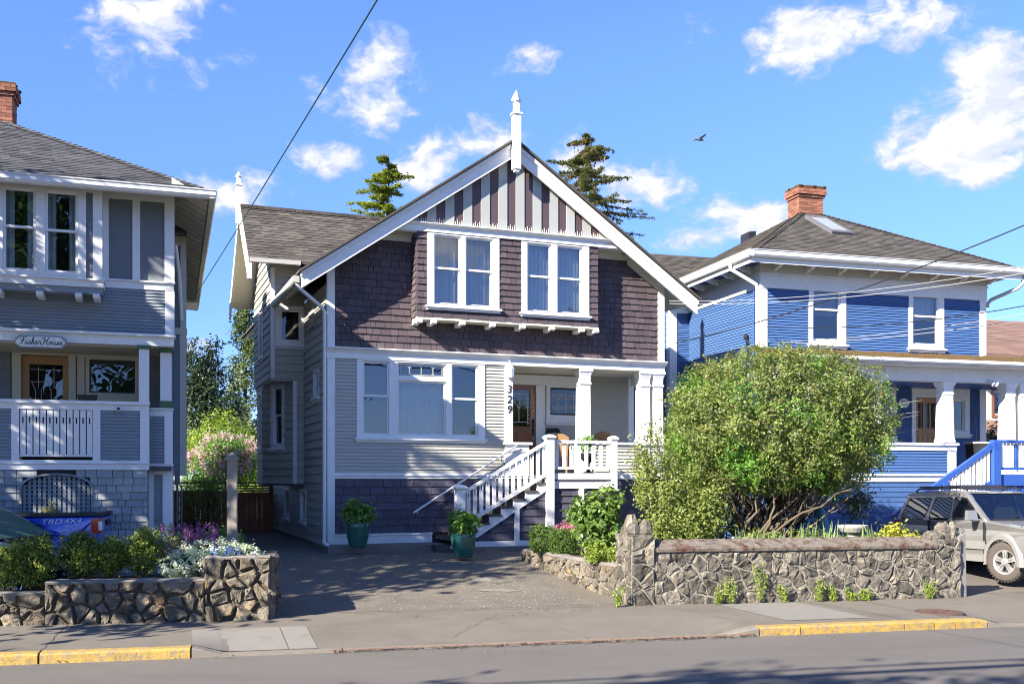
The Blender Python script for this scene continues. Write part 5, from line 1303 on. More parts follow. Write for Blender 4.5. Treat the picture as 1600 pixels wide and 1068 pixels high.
def street_wall():
    H = thing('stone_wall', 'grey rubble stone wall with mossy coping and jagged pillars beside the pavement', 'wall', (1.963, 16.55, 0), R(11.2))
    W = wmap(0, 0); Wl = wmap(0, 0, -90)
    b = MB(); b.box(.36, 5.52, -.006, .4, 0, 1.03); b.box(-.006, .37, -.007, .8, 0, 1.27); b.box(5.5, 6.0, -.008, .5, 0, 1.16); b.build('core', 'mortar_pale', H)
    rubble(H, W, .39, 5.49, .11, 1.0, .20, 'stone', seed=3, bulge=.034, joint=.009)
    rubble(H, W, 0, .38, .11, 1.30, .2, 'stone', seed=4); rubble(H, Wl, -.8, 0, .11, 1.30, .2, 'stone', seed=5)
    rubble(H, W, 5.5, 6.0, .11, 1.17, .2, 'stone', seed=6)
    # coping
    n = 90; b = MB(); rg = random.Random(9); pr = []
    for i in range(n + 1):
        a = .37 + (5.52 - .37) * i / n; j = lambda k: rg.uniform(-k, k)
        pr.append([W(a, -.38, 1.0), W(a, -.36, 1.2 + j(.012)), W(a, -.2, 1.205 + j(.014)), W(a, -.06, 1.15 + j(.012)), W(a, .055, 1.105 + j(.01)), W(a, .075 + j(.006), 1.07), W(a, .06 + j(.006), 1.02 + j(.004)), W(a, -.02, 1.018)])
    for p, q in zip(pr, pr[1:]):
        for k in range(7): b.quad(p[k], q[k], q[k + 1], p[k + 1])
    b.quad(*pr[0]); b.quad(*pr[-1][::-1]); b.build('coping', 'coping_moss', H)
    for c, s in (((.1, .2, 1.36), (.13, .16, .16)), ((.28, .12, 1.38), (.12, .12, .22)), ((.13, .45, 1.42), (.14, .17, .27)), ((.3, .5, 1.33), (.11, .18, .14)), ((.17, .7, 1.33), (.15, .12, .18)), ((.33, .3, 1.34), (.08, .1, .13)),
                 ((5.62, .18, 1.2), (.15, .15, .14)), ((5.8, .22, 1.28), (.15, .15, .24)), ((5.72, .4, 1.2), (.2, .12, .14)), ((5.95, .16, 1.3), (.06, .1, .22)), ((5.5, .2, 1.18), (.09, .13, .1))):
        b = MB(); b.rnd = rg.random(); rock(b, c, s, rg); b.build('stone', 'stone', H)
    b = MB(); b.hexa([(6.003, .02, 0), (6.15, .03, 0), (6.15, .45, 0), (6.003, .45, 0), (6.003, .02, 1.2), (6.13, .03, 1.26), (6.12, .45, 1.22), (6.003, .45, 1.18)]); b.build('end_post', 'concrete', H)
    L = thing('edging_wall', 'low stone edging wall curving back along the driveway below the box hedge', 'wall', (.22, 21.3, 0), R(-67.9))
    rubble(L, W, .0, 4.25, .10, .70, .2, 'stone_warm', seed=8)
    b = MB(); b.box(0, 4.25, .0, .2, .1, .70); b.build('core', 'mortar_pale', L)
    b = MB(); pr = []
    for i in range(31):
        a = 4.25 * i / 30; j = lambda k: rg.uniform(-k, k); pr.append([W(a, -.22, .68), W(a, -.2, .745 + j(.015)), W(a, -.03, .75 + j(.015)), W(a, .035 + j(.01), .71 + j(.01)), W(a, .02, .69)])
    for p, q in zip(pr, pr[1:]):
        for k in range(4): b.quad(p[k], q[k], q[k + 1], p[k + 1])
    b.build('coping', 'concrete_dark', L)
    G = thing('planter_wall', 'brown rubble stone planter wall stepping up to the driveway entrance', 'wall', (-3.577, 14.95, 0), R(10))
    We = wmap(0, 0, 90)
    for a0, a1, zt, sd in ((-.93, 0, 1.06, 11), (-3.12, -.93, .735, 12), (-7.6, -3.12, .585, 13)):
        rubble(G, W, a0 + .005, a1 - .005, .10, zt, .20, 'stone_warm', bulge=.06, joint=.016, seed=sd)
        b = MB(); b.box(a0, a1, .014, .3, 0, zt); b.build('core', 'mortar_dark', G)
        b = MB(); pr = []
        for i in range(16):
            a = a0 + (a1 - a0) * i / 15; j = lambda k: rg.uniform(-k, k); pr.append([W(a, -.3, zt - .01), W(a, -.28, zt + .03 + j(.01)), W(a, -.02, zt + .03 + j(.012)), W(a, .03 + j(.012), zt + .01 + j(.008)), W(a, .02, zt - .015)])
        for p, q in zip(pr, pr[1:]):
            for k in range(4): b.quad(p[k], q[k], q[k + 1], p[k + 1])
        b.quad(*pr[0]); b.quad(*pr[-1][::-1]); b.build('coping', 'concrete_dark', G)
    rubble(G, We, .01, 1.5, .10, 1.06, .25, 'stone_warm', bulge=.06, seed=14)
    b = MB(); b.box(-.3, -.015, .3, 1.5, 0, 1.06); b.build('core', 'mortar_dark', G)
    rubble(G, We.__class__ and wmap(-.93, 0, -90), -.3, 0, .74, 1.06, .2, 'stone_warm', seed=15)
    return H
street_wall()
# soil of the beds
b = MB()
def bed(mb, pts, z, zb=.0, nz=.03):
    top = [(x, y, z + random.uniform(-nz, nz)) for x, y in pts]; mb.quad(*top)
    for i in range(len(pts)):
        j = (i + 1) % len(pts); mb.quad(top[i], (*pts[i], zb), (*pts[j], zb), top[j])
def lw(a, y): 
    c, s = math.cos(R(10)), math.sin(R(10)); return (-3.577 + c * a - s * y, 14.95 + s * a + c * y)
bed(b, [lw(-.9, .25), lw(-.25, .25), lw(-.25, 1.45), lw(-.9, 1.45)], 1.04, nz=.0)
bed(b, [lw(-3.1, .25), lw(-.93, .25), lw(-.93, 1.5), lw(-3.1, .75)], .735, nz=.0); bed(b, [lw(-7.6, .25), lw(-3.13, .25), lw(-3.13, .7), lw(-7.6, .7)], .585, nz=.0)
def ww(a, y):
    c, s = math.cos(R(11.2)), math.sin(R(11.2)); return (1.963 + c * a - s * y, 16.55 + s * a + c * y)
bed(b, [ww(.2, .35), ww(5.9, .3), ww(5.7, 4.2), (5.4, 24.5), (3.6, 24.2), (.45, 21.6), (.45, 21.2), (1.85, 17.5)], .72, nz=0)
b.build('garden_soil', 'soil', kind='structure')

# ------------------------------------------------------------------ fence between the houses, lone post
F = thing('board_fence', 'dark red brown board fence and gate between the two houses', 'fence', (-4.1155 - .36 * 8.5, 22.5 + .933 * 8.5, 0), R(21.1))
WF = wmap(0, 0)
k = -4.6
while k < -.14:
    w = random.uniform(.142, .1455); b = MB(); b.rnd = random.random(); b.wbox(WF, k, k + w, -.02, random.uniform(-.003, .003), .48, 1.86 if k < -1.35 else 1.80); b.build('plank', 'cedar_brown', F); k += .147
for a in (-4.6, -3.0, -1.36, -.13): WB('post', 'cedar_brown', F, WF, (a, a + .11, -.1, .03, .4, 2.12))
for q in ((-4.6, -.02, .003, .03, .52, .6), (-4.6, -.02, .003, .03, 1.68, 1.76), (-4.6, -.02, -.07, .045, 2.06, 2.11), (-4.6, -.02, -.06, -.021, .9, 1.0)): WB('rail', 'cedar_brown', F, WF, q)
for z in (1.82, 1.89, 1.96): WB('slat', 'cedar_brown', F, WF, (-1.25, -.02, -.03, .01, z, z + .045))
b = MB(); b.lathe([(.018, 0), (.022, .02), (.008, .04)], 8, (0, 0, 0), Matrix.Translation((-.1, -.03, 1.2)) @ Matrix.Rotation(R(90), 4, 'X')); b.build('gate_handle', 'brass', F)
px_, py_ = (363 - 800) / 1580 * 16.3, 16.3
P = thing('wooden_post', 'weathered pale wooden post with flat cap standing behind the white flowers', 'post', (px_, py_, 0), R(8))
B1('shaft', 'weathered_post', P, (-.075, .075, -.075, .075, .3, 2.52)); b = MB(); b.box(-.1, .1, -.1, .1, 2.521, 2.56); b.lathe([(.11, 2.561), (.1, 2.59), (.02, 2.65)], 4, (0, 0, 0), Matrix.Rotation(R(45), 4, 'Z')); b.build('cap', 'weathered_post', P)

# ================================================================== VEHICLES
def smooth_poly(pts, r=.06, n=3):
    """round the corners of a 2-D outline"""
    out = []
    L = len(pts)
    for i in range(L):
        p0, p, p1 = Vector(pts[i - 1]), Vector(pts[i]), Vector(pts[(i + 1) % L])
        a, b_ = p0 - p, p1 - p; k = min(r, a.length * .45, b_.length * .45)
        s, e = p + a.normalized() * k, p + b_.normalized() * k
        for j in range(n + 1):
            t = j / n; q = s * (1 - t) ** 2 + p * 2 * t * (1 - t) + e * t ** 2; out.append((q.x, q.y))
    return out
def body_shell(name, m, parent, prof, half, mids=()):
    """side outline prof (x,z) swept across the car; half(x,z) is the half width"""
    b = MB(); n = len(prof)
    lay = [-1, -.97, -.85, 0, .85, .97, 1]
    def ins(p, k):
        c = (sum(q[0] for q in prof) / n, sum(q[1] for q in prof) / n); return p
    rings = []
    for t in lay:
        r = []
        for x, z in prof:
            w = half(x, z); sh = 0 if abs(t) < .99 else .0
            r.append((x, t * w, z - (.035 if abs(t) > .99 else (.012 if abs(t) > .9 else 0)) * (1 if z > .75 else -.2)))
        rings.append(r)
    for r, q in zip(rings, rings[1:]):
        for i in range(n):
            j = (i + 1) % n; b.quad(r[i], r[j], q[j], q[i])
    b.quad(*rings[0]); b.quad(*rings[-1][::-1])
    return b.build(name, m, parent, smooth=False)
def wheel(parent, x, y, r, w, spokes=5, steer=0., tyre='tyre_dusty', side=-1):
    e = bpy.data.objects.new('wheel', None); C.objects.link(e); e.parent = parent; e.location = (x, y, r); e.rotation_euler = (0, 0, steer)
    M = Matrix.Rotation(R(90), 4, 'X')
    b = MB(); k = r * .62
    b.lathe([(k, -w * .42), (r * .86, -w * .5), (r * .97, -w * .4), (r, -w * .2), (r, w * .2), (r * .97, w * .4), (r * .86, w * .5), (k, w * .42)], 36, (0, 0, 0), M, caps=False); b.build('tyre', tyre, e, smooth=True)
    b = MB()
    for i in range(36):
        a = 2 * math.pi * i / 36; c, s_ = math.cos(a), math.sin(a)
        for y0, y1 in ((-w * .4, -w * .05), (w * .05, w * .4)):
            d = .03; b.hexa([((r + o) * math.cos(a + t), yy, (r + o) * math.sin(a + t)) for o in (-.01, .008) for t, yy in ((-d, y0), (d, y0), (d, y1), (-d, y1))])
    b.build('tread_block', tyre, e, kind='stuff')
    b = MB(); f = side * w * .40
    b.lathe([(k * .98, f - side * .10), (k * .9, f - side * .09), (k * .1, f - side * .085)], 28, (0, 0, 0), M.inverted() if side < 0 else M.inverted()); b.build('brake_disc', 'black_plastic', e)
    b = MB()
    N = 28
    for i in range(N):
        a, a2 = 2 * math.pi * i / N, 2 * math.pi * (i + 1) / N
        P = lambda rr, an, yy: (rr * math.cos(an), yy, rr * math.sin(an))
        b.quad(P(k * 1.02, a, f), P(k * 1.02, a2, f), P(k * .86, a2, f - side * .015), P(k * .86, a, f - side * .015)); b.quad(P(k * .86, a, f - side * .015), P(k * .86, a2, f - side * .015), P(k * .84, a2, f - side * .10), P(k * .84, a, f - side * .10))
    for i in range(spokes):
        a = 2 * math.pi * i / spokes + .3
        for o in (-.13, .13):
            pts = []
            for rr, ww in ((k * .15, k * .13), (k * .88, k * .10)):
                c = Vector((math.cos(a + o * (rr / k)), 0, math.sin(a + o * (rr / k)))); t = Vector((-c.z, 0, c.x))
                pts.append((c * rr - t * ww, c * rr + t * ww))
            (p0, p1), (q0, q1) = pts; fo = Vector((0, f - side * .005, 0)); ba = Vector((0, f - side * .05, 0))
            b.hexa([p0 + ba, q0 + ba, q1 + ba, p1 + ba, p0 + fo, q0 + fo, q1 + fo, p1 + fo])
    b.lathe([(k * .3, abs(f) - .02), (k * .28, abs(f) + .012), (k * .1, abs(f) + .02)], 14, (0, 0, 0), Matrix.Rotation(R(90) * (-side if side else 1), 4, 'X'))
    b.build('rim', 'alloy', e)
    return e
def side_glass(parent, polys, y, m='glass_car', tilt=.0, z0=1.05, name='side_window', frame=None):
    for p in polys:
        q = smooth_poly(p, .07, 3); sgn = 1 if y > 0 else -1
        b = MB(); Y = lambda z: y - sgn * tilt * (z - z0)
        b.quad(*[(x, Y(z), z) for x, z in q])
        o = b.build(name, m, parent)
        r = MB(); n = len(q)
        cx, cz = sum(a for a, _ in q) / n, sum(c for _, c in q) / n
        for i in range(n):
            (x, z), (x2, z2) = q[i], q[(i + 1) % n]; g = lambda a, c: (cx + (a - cx) * 1.0 + (.02 if a > cx else -.02), cz + (c - cz) + (.02 if c > cz else -.02))
            a, a2 = g(x, z), g(x2, z2); e = sgn * .006
            r.quad((x, Y(z) + e, z), (x2, Y(z2) + e, z2), (a2[0], Y(a2[1]) + e, a2[1]), (a[0], Y(a[1]) + e, a[1]))
        r.build('window_seal', 'black_plastic', o)

def suv():
    H = thing('parked_suv', 'silver SUV with roof fairing parked in the driveway by the blue railing', 'car')
    hw = .88
    # lower body outline, wheel arches cut in
    def arch(cx, r, n=10): return [(cx + r * math.cos(t), .36 + r * math.sin(t)) for t in [math.pi * (1 - i / n) for i in range(n + 1)]]
    low = [(-2.22, .45), (-1.75, .42)] + [p for p in arch(-1.28, .46) if p[1] > .40] + [(-.78, .40), (.9, .40)] + [p for p in arch(1.38, .46) if p[1] > .40] + [(1.9, .42), (2.2, .42), (2.28, .55), (2.28, .8), (2.2, .98), (2.05, 1.03), (1.0, 1.15), (.86, 1.17), (-2.12, 1.16), (-2.26, 1.08), (-2.30, .8), (-2.30, .55)]
    half = lambda x, z: hw - .10 * sstep(x, 1.75, 2.3) - .05 * sstep(-x, 1.9, 2.35) - .045 * sstep(z, .85, 1.2) - .05 * (1 - sstep(z, .38, .6))
    body_shell('body', 'paint_silver', H, low, half)
    # cabin: pillars and roof round real glass
    T = .17
    yo = lambda z: hw - .05 - T * (z - 1.14) / .6
    roof = [(.10, 1.70), (-.02, 1.735), (-.5, 1.765), (-1.4, 1.765), (-1.95, 1.735), (-2.02, 1.70), (-1.9, 1.66), (0, 1.66)]
    b = MB()
    n = len(roof)
    lay = [-1, -.9, 0, .9, 1]
    rg = [[(x, t * (yo(1.7) + .01), z - (.03 if abs(t) == 1 else 0)) for x, z in roof] for t in lay]
    for r, q in zip(rg, rg[1:]):
        for i in range(n): j = (i + 1) % n; b.quad(r[i], r[j], q[j], q[i])
    b.quad(*rg[0]); b.quad(*rg[-1][::-1]); b.build('roof_panel', 'paint_silver', H)
    b = MB()
    for s in (-1, 1):
        def pil(x0, x1, X0, X1, t=.05):
            b = MB()
            y0, y1 = s * yo(1.14), s * yo(1.68); i = -s * t
            b.hexa([(x0, y0, 1.14), (x1, y0, 1.14), (x1, y0 + i, 1.14), (x0, y0 + i, 1.14), (X0, y1, 1.68), (X1, y1, 1.68), (X1, y1 + i, 1.68), (X0, y1 + i, 1.68)]); b.build('pillar', 'paint_silver', H)
        pil(.80, .92, .02, .12, .07); pil(-.34, -.22, -.36, -.27); pil(-1.22, -1.02, -1.08, -.93); pil(-2.22, -2.05, -2.02, -1.88, .08)
        b = MB(); b.hexa([(-2.0, s * yo(1.64), 1.62), (.12, s * yo(1.64), 1.62), (.12, s * (yo(1.64) - .05), 1.62), (-2.0, s * (yo(1.64) - .05), 1.62), (-2.0, s * yo(1.70), 1.70), (.05, s * yo(1.70), 1.70), (.05, s * (yo(1.7) - .05), 1.70), (-2, s * (yo(1.7) - .05), 1.70)]); b.build('roof_side', 'paint_silver', H)
    for s in (-1, 1):
        y = s * (yo(1.14) + .004)
        side_glass(H, [[(-2.08, 1.2), (-1.20, 1.2), (-1.08, 1.60), (-1.88, 1.60)]], y, tilt=T / .6, z0=1.14, name='rear_quarter_window')
        side_glass(H, [[(-1.02, 1.2), (-.32, 1.2), (-.36, 1.61), (-.93, 1.61)], [(-.22, 1.2), (.66, 1.2), (.10, 1.60), (-.26, 1.61)]], y, tilt=T / .6, z0=1.14)
    b = MB(); b.quad((.93, -yo(1.16) + .06, 1.17), (.93, yo(1.16) - .06, 1.17), (.09, yo(1.69) - .05, 1.69), (.09, -yo(1.69) + .05, 1.69)); b.build('windscreen', 'glass_windscreen', H)
    b = MB(); b.quad((-2.2, -.72, 1.17), (-2.2, .72, 1.17), (-2.0, .62, 1.68), (-2.0, -.62, 1.68)); b.build('rear_window', 'glass_car', H)
    b = MB(); b.box(-2.1, .9, -.76, .76, .95, 1.15); b.box(.55, .95, -.7, .7, 1.1, 1.19); b.build('interior', 'black_plastic', H)
    for y in (-.38, .38):
        for x in (.0, -.95):
            b = MB(); b.hexa([(x - .15, y - .22, .9), (x + .1, y - .22, .9), (x + .1, y + .22, .9), (x - .15, y + .22, .9), (x - .3, y - .2, 1.42), (x - .18, y - .2, 1.42), (x - .18, y + .2, 1.42), (x - .3, y + .2, 1.42)]); b.box(x - .3, x - .2, y - .12, y + .12, 1.44, 1.62); b.build('seat', 'grey_plastic', H)
    for s in (-1, 1):
        yb = s * hw
        for cx, nm in ((-1.28, 0), (1.38, 1)):   # flared arches
            b = MB(); N = 14
            for i in range(N):
                t0, t1 = math.pi * (i / N) * 1.08 - .12, math.pi * ((i + 1) / N) * 1.08 - .12
                P = lambda t, r, o: (cx + r * math.cos(t), s * (hw - .05 + o), .37 + r * math.sin(t))
                b.quad(P(t0, .44, .07), P(t1, .44, .07), P(t1, .52, .07), P(t0, .52, .07)); b.quad(P(t0, .52, .07), P(t1, .52, .07), P(t1, .56, .005), P(t0, .56, .005)); b.quad(P(t0, .44, .07), P(t1, .44, .07), P(t1, .44, -.2), P(t0, .44, -.2))
            b.build('wheel_arch', 'paint_silver_trim', H)
        B1('side_step', 'paint_silver_trim', H, (-.8, .9, min(yb, yb + s * .06), max(yb, yb + s * .06), .36, .5))
        B1('side_moulding', 'paint_silver_trim', H, (-.76, .86, min(yb - s * .03, yb + s * .02), max(yb - s * .03, yb + s * .02), .60, .76))
        for x in (-.98, -.28, .84): B1('door_gap', 'black_plastic', H, (x - .006, x + .006, min(yb - s * .06, yb - s * .003), max(yb - s * .06, yb - s * .003) + .0005, .52, 1.13))
        for x in (-.8, -.1):
            b = MB(); b.box(x - .1, x + .1, min(yb - s * .04, yb + s * .018), max(yb - s * .04, yb + s * .018), .99, 1.03); b.build('door_handle', 'grey_plastic', H)
        b = MB(); ym = s * (hw + .12); b.hexa([(.62, ym - .12, 1.17), (.72, ym - .11, 1.17), (.72, ym + .11, 1.17), (.62, ym + .12, 1.17), (.63, ym - .11, 1.36), (.70, ym - .1, 1.36), (.70, ym + .09, 1.36), (.63, ym + .11, 1.36)]); b.box(.62, .70, min(s * .8, ym), max(s * .8, ym), 1.15, 1.19); b.build('wing_mirror', 'paint_silver', H)
        B1('tail_light', 'lamp_red', H, (-2.31, -2.22, min(s * .7, s * .83), max(s * .7, s * .83), .85, 1.12))
        B1('headlight', 'lamp_clear', H, (2.12, 2.27, min(s * .5, s * .79), max(s * .5, s * .79), .78, .95))
        b = MB(); b.tube([(.0, s * .6, 1.76), (-.1, s * .6, 1.81), (-1.7, s * .6, 1.81), (-1.8, s * .6, 1.76)], .018, 8); b.build('roof_rail', 'black_plastic', H)
    B1('front_bumper', 'paint_silver_trim', H, (2.1, 2.34, -.82, .82, .42, .68)); B1('rear_bumper', 'paint_silver_trim', H, (-2.4, -2.2, -.83, .83, .45, .66)); B1('grille', 'black_plastic', H, (2.24, 2.295, -.48, .48, .72, .93))
    b = MB()
    for z in (.76, .82, .88): b.box(2.29, 2.305, -.47, .47, z, z + .02)
    b.build('grille_bar', 'alloy', H)
    b = MB()
    for x in (-.55, -1.5): b.box(x - .03, x + .03, -.7, .7, 1.83, 1.87)
    b.build('roof_rack', 'black_plastic', H)
    b = MB(); b.hexa([(-.30, -.5, 1.78), (-.27, -.5, 1.78), (-.27, .5, 1.78), (-.30, .5, 1.78), (-.52, -.5, 1.875), (-.49, -.5, 1.88), (-.49, .5, 1.88), (-.52, .5, 1.875)]); b.build('roof_fairing', 'black_plastic', H)
    b = MB()
    for y in (-.35, .3): b.tube([(.97, y, 1.17), (.82, y + .28, 1.26)], .012, 5)
    b.build('wiper', 'black_plastic', H)
    wheel(H, 1.38, -.75, .385, .25, 5, R(18), side=-1); wheel(H, -1.28, -.75, .385, .25, 5, 0, side=-1); wheel(H, 1.38, .75, .385, .25, 5, R(18), side=1); wheel(H, -1.28, .75, .385, .25, 5, 0, side=1)
    d = Vector((.19, -.98)).normalized(); a = math.atan2(d.y, d.x)
    # right side front wheel stands at (9.40, 19.25)
    off = Matrix.Rotation(a, 2) @ Vector((1.38, -.8))
    H.rotation_euler = (0, R(-1.5), a); H.location = (9.40 - off.x, 19.25 - off.y, .22)
    return H
suv()

def pickup():
    H = thing('pickup_truck', 'bright blue pickup truck with white bed lettering parked by the slate house', 'truck')
    hw = .93
    def arch(cx, r, n=10): return [(cx + r * math.cos(t), .42 + r * math.sin(t)) for t in [math.pi * (1 - i / n) for i in range(n + 1)]]
    low = [(-2.66, .62), (-2.1, .6)] + [p for p in arch(-1.65, .5) if p[1] > .55] + [(-1.1, .5), (1.1, .5)] + [p for p in arch(1.55, .5) if p[1] > .55] + [(2.1, .5), (2.55, .5), (2.66, .7), (2.62, 1.05), (2.3, 1.16), (1.3, 1.2), (-2.62, 1.2), (-2.68, 1.15)]
    half = lambda x, z: hw - .1 * sstep(x, 2.1, 2.7) - .03 * sstep(z, .95, 1.25) - .05 * (1 - sstep(z, .45, .7))
    body_shell('body', 'paint_blue', H, low, half)
    b = MB()
    for y0, y1 in ((-.93, -.80), (.80, .93)): b.box(-2.67, -.75, y0, y1, 1.195, 1.245)
    b.box(-2.68, -2.58, -.8, .8, 1.195, 1.245); b.build('bed_rail', 'black_plastic', H)
    b = MB(); b.box(-2.56, -.8, -.79, .79, 1.2, 1.215); b.build('tonneau_cover', 'black_plastic', H)
    cab = smooth_poly([(-.72, 1.15), (1.35, 1.15), (.55, 1.78), (-.1, 1.84), (-.6, 1.8)], .1)
    body_shell('cab', 'paint_blue', H, cab, lambda x, z: .86 - .2 * max(0, z - 1.15) / .65)
    for s in (-1, 1):
        side_glass(H, [[(-.55, 1.24), (.15, 1.24), (.15, 1.7), (-.48, 1.7)], [(.25, 1.24), (1.05, 1.24), (.5, 1.7), (.25, 1.7)]], s * .865, tilt=.3, z0=1.15)
        for x in (-.66, .2): B1('door_gap', 'black_plastic', H, (x, x + .01, min(s * .925, s * .932), max(s * .925, s * .932), .6, 1.15))
        b = MB(); y = s * .90
        b.hexa([(-2.70, s * .68, .92), (-2.50, y, .92), (-2.42, s * .934, .92), (-2.6, s * .7, .92), (-2.70, s * .68, 1.19), (-2.69, y + s * .036, 1.19), (-2.3, s * .936, 1.19), (-2.6, s * .7, 1.19)]) if False else b.box(-2.705, -2.53, min(s * .70, s * .937), max(s * .70, s * .937), .90, 1.15)
        tl = b.build('tail_light', 'lamp_red', H)
        B1('clear_lens', 'lamp_clear', tl, (-2.71, -2.65, min(s * .72, s * .94), max(s * .72, s * .94), .95, 1.10))
    b = MB(); b.quad((1.33, -.75, 1.2), (1.33, .75, 1.2), (.6, .62, 1.77), (.6, -.62, 1.77)); b.build('windscreen', 'glass_car', H)
    B1('rear_bumper', 'alloy', H, (-2.8, -2.66, -.88, .88, .55, .75)); B1('tailgate_handle', 'black_plastic', H, (-2.70, -2.685, -.2, .2, 1.0, 1.1)); B1('front_bumper', 'black_plastic', H, (2.6, 2.75, -.88, .88, .5, .8))
    for x in (-1.65, 1.55):
        for s in (-1, 1): wheel(H, x, s * .78, .42, .27, 5, side=s, tyre='rubber')
    M = Matrix.Translation((-2.06, .936, 1.10)) @ Matrix.Rotation(R(180), 4, 'Z') @ Matrix.Rotation(R(90), 4, 'X')
    text_mesh('bed_lettering', 'TRD', .115, 'decal_white', H, M @ Matrix.Translation((-.15, 0, 0)), .002, sx=1.5, shear=.2)
    text_mesh('bed_lettering', '4X4', .115, 'decal_white', H, M @ Matrix.Translation((.18, .008, 0)), .002, sx=1.4, shear=.2)
    text_mesh('bed_lettering', 'OFF ROAD', .036, 'decal_white', H, M @ Matrix.Translation((.18, -.062, 0)), .002, sx=1.5, shear=.2)
    # faces left, its left side towards the street: tail at px 163
    H.rotation_euler = (0, 0, R(180 + 14)); 
    a = R(194); t = Vector((-6.98 , 17.15)); off = Matrix.Rotation(a, 2) @ Vector((-2.68, .93)); H.location = (t.x - off.x, t.y - off.y, .40)
    return H
pickup()

def navy_car():
    H = thing('parked_car', 'dark blue car with green windscreen shade parked behind the box shrubs', 'car')
    hw = .84
    def arch(cx, r, n=10): return [(cx + r * math.cos(t), .31 + r * math.sin(t)) for t in [math.pi * (1 - i / n) for i in range(n + 1)]]
    low = [(-2.0, .35), (-1.7, .3)] + [p for p in arch(-1.25, .38) if p[1] > .3] + [(-.8, .24), (.8, .24)] + [p for p in arch(1.3, .38) if p[1] > .3] + [(1.75, .28), (1.98, .34), (2.03, .5), (1.95, .64), (1.7, .76), (1.0, .93), (.92, .96), (-1.85, .98), (-2.0, .9), (-2.06, .6)]
    half = lambda x, z: hw - .2 * sstep(x, 1.35, 2.05) - .07 * sstep(-x, 1.6, 2.1) - .05 * sstep(z, .6, 1.0) - .05 * (1 - sstep(z, .25, .45))
    body_shell('body', 'paint_navy', H, low, half)
    roof = smooth_poly([(.15, 1.42), (-.3, 1.47), (-1.2, 1.44), (-1.6, 1.36), (-1.5, 1.32), (.1, 1.36)], .05)
    body_shell('roof_panel', 'paint_navy', H, roof, lambda x, z: .60)
    for s in (-1, 1):
        for x0, x1, X0, X1 in ((.93, 1.03, .08, .18), (-.15, -.05, -.2, -.12), (-1.1, -1.0, -1.0, -.92), (-1.9, -1.7, -1.6, -1.45)):
            b = MB(); b.hexa([(x0, s * .78, .95), (x1, s * .78, .95), (x1, s * .72, .95), (x0, s * .72, .95), (X0, s * .61, 1.40), (X1, s * .61, 1.40), (X1, s * .55, 1.40), (X0, s * .55, 1.40)]); b.build('pillar', 'paint_navy', H)
    for s in (-1, 1):
        side_glass(H, [[(-.98, 1.0), (-.14, 1.0), (-.18, 1.37), (-.9, 1.36)], [(-.05, 1.0), (.82, 1.0), (.1, 1.37), (-.12, 1.37)], [(-1.75, 1.0), (-1.1, 1.0), (-1.0, 1.34), (-1.45, 1.32)]], s * .775, tilt=.37, z0=.95)
        b = MB(); b.hexa([(1.5, s * .55, .66), (1.97, s * .44, .56), (1.80, s * .72, .56), (1.5, s * .80, .64), (1.48, s * .55, .82), (1.80, s * .44, .74), (1.68, s * .70, .73), (1.45, s * .78, .78)]); b.build('headlight', 'lamp_clear', H)
        b = MB(); ym = s * .92; b.hexa([(.6, ym - .09, .98), (.72, ym - .08, .98), (.72, ym + .08, .98), (.6, ym + .09, .98), (.6, ym - .08, 1.1), (.68, ym - .07, 1.1), (.68, ym + .06, 1.1), (.6, ym + .08, 1.1)]); b.build('wing_mirror', 'paint_navy', H)
        B1('tail_light', 'lamp_red', H, (-2.05, -1.9, min(s * .5, s * .76), max(s * .5, s * .76), .7, .9))
        B1('door_gap', 'black_plastic', H, (.85, .862, min(s * .80, s * .842), max(s * .80, s * .842), .35, .93))
    b = MB(); b.quad((1.02, -.72, .955), (1.02, .72, .955), (.16, .56, 1.41), (.16, -.56, 1.41)); b.build('windscreen', 'sunshade_green', H, label='windscreen covered by a green sunshade')
    b = MB(); b.box(-1.8, .8, -.68, .68, .8, .97); b.build('interior', 'black_plastic', H)
    b = MB()
    for k in range(5): b.box(1.05 + k * .02, 1.06 + k * .02, -.6, .6, .935 - k * .006, .95 - k * .006)
    b.build('cowl_vent', 'black_plastic', H)
    B1('front_bumper', 'black_plastic', H, (1.9, 2.02, -.5, .5, .36, .46)); B1('number_plate', 'decal_white', H, (2.03, 2.04, -.15, .15, .46, .54))
    for x in (-1.25, 1.3):
        for s in (-1, 1): wheel(H, x, s * .72, .31, .2, 5, side=s, tyre='rubber')
    a = R(-8); nose = Vector((-6.72, 15.62)); off = Matrix.Rotation(a, 2) @ Vector((2.0, -.2)); H.rotation_euler = (0, 0, a); H.location = (nose.x - off.x, nose.y - off.y, .36)
    return H
navy_car()

# ================================================================== PLANTS
RG = np.random.default_rng(11)
def leaf_mesh(name, m, parent, P, N, size, rnd, aspect=.5, fold=.25, kind=None, label=None):
    """P positions, N leaf normals, size lengths: one folded four-sided leaf each"""
    n = len(P); P = np.asarray(P, float); N = np.asarray(N, float)
    N /= np.linalg.norm(N, axis=1, keepdims=True) + 1e-9
    T = RG.normal(size=(n, 3)); T -= N * (T * N).sum(1, keepdims=True); T /= np.linalg.norm(T, axis=1, keepdims=True) + 1e-9
    Bv = np.cross(N, T); s = np.asarray(size, float).reshape(-1, 1) * np.ones((n, 1))
    w = s * aspect * .5
    V = np.empty((n, 4, 3))
    V[:, 0] = P - T * s * .5; V[:, 1] = P + Bv * w + N * w * fold - T * s * .05; V[:, 2] = P + T * s * .5; V[:, 3] = P - Bv * w + N * w * fold - T * s * .05
    return raw_quads(name, m, parent, V, rnd, kind, label)
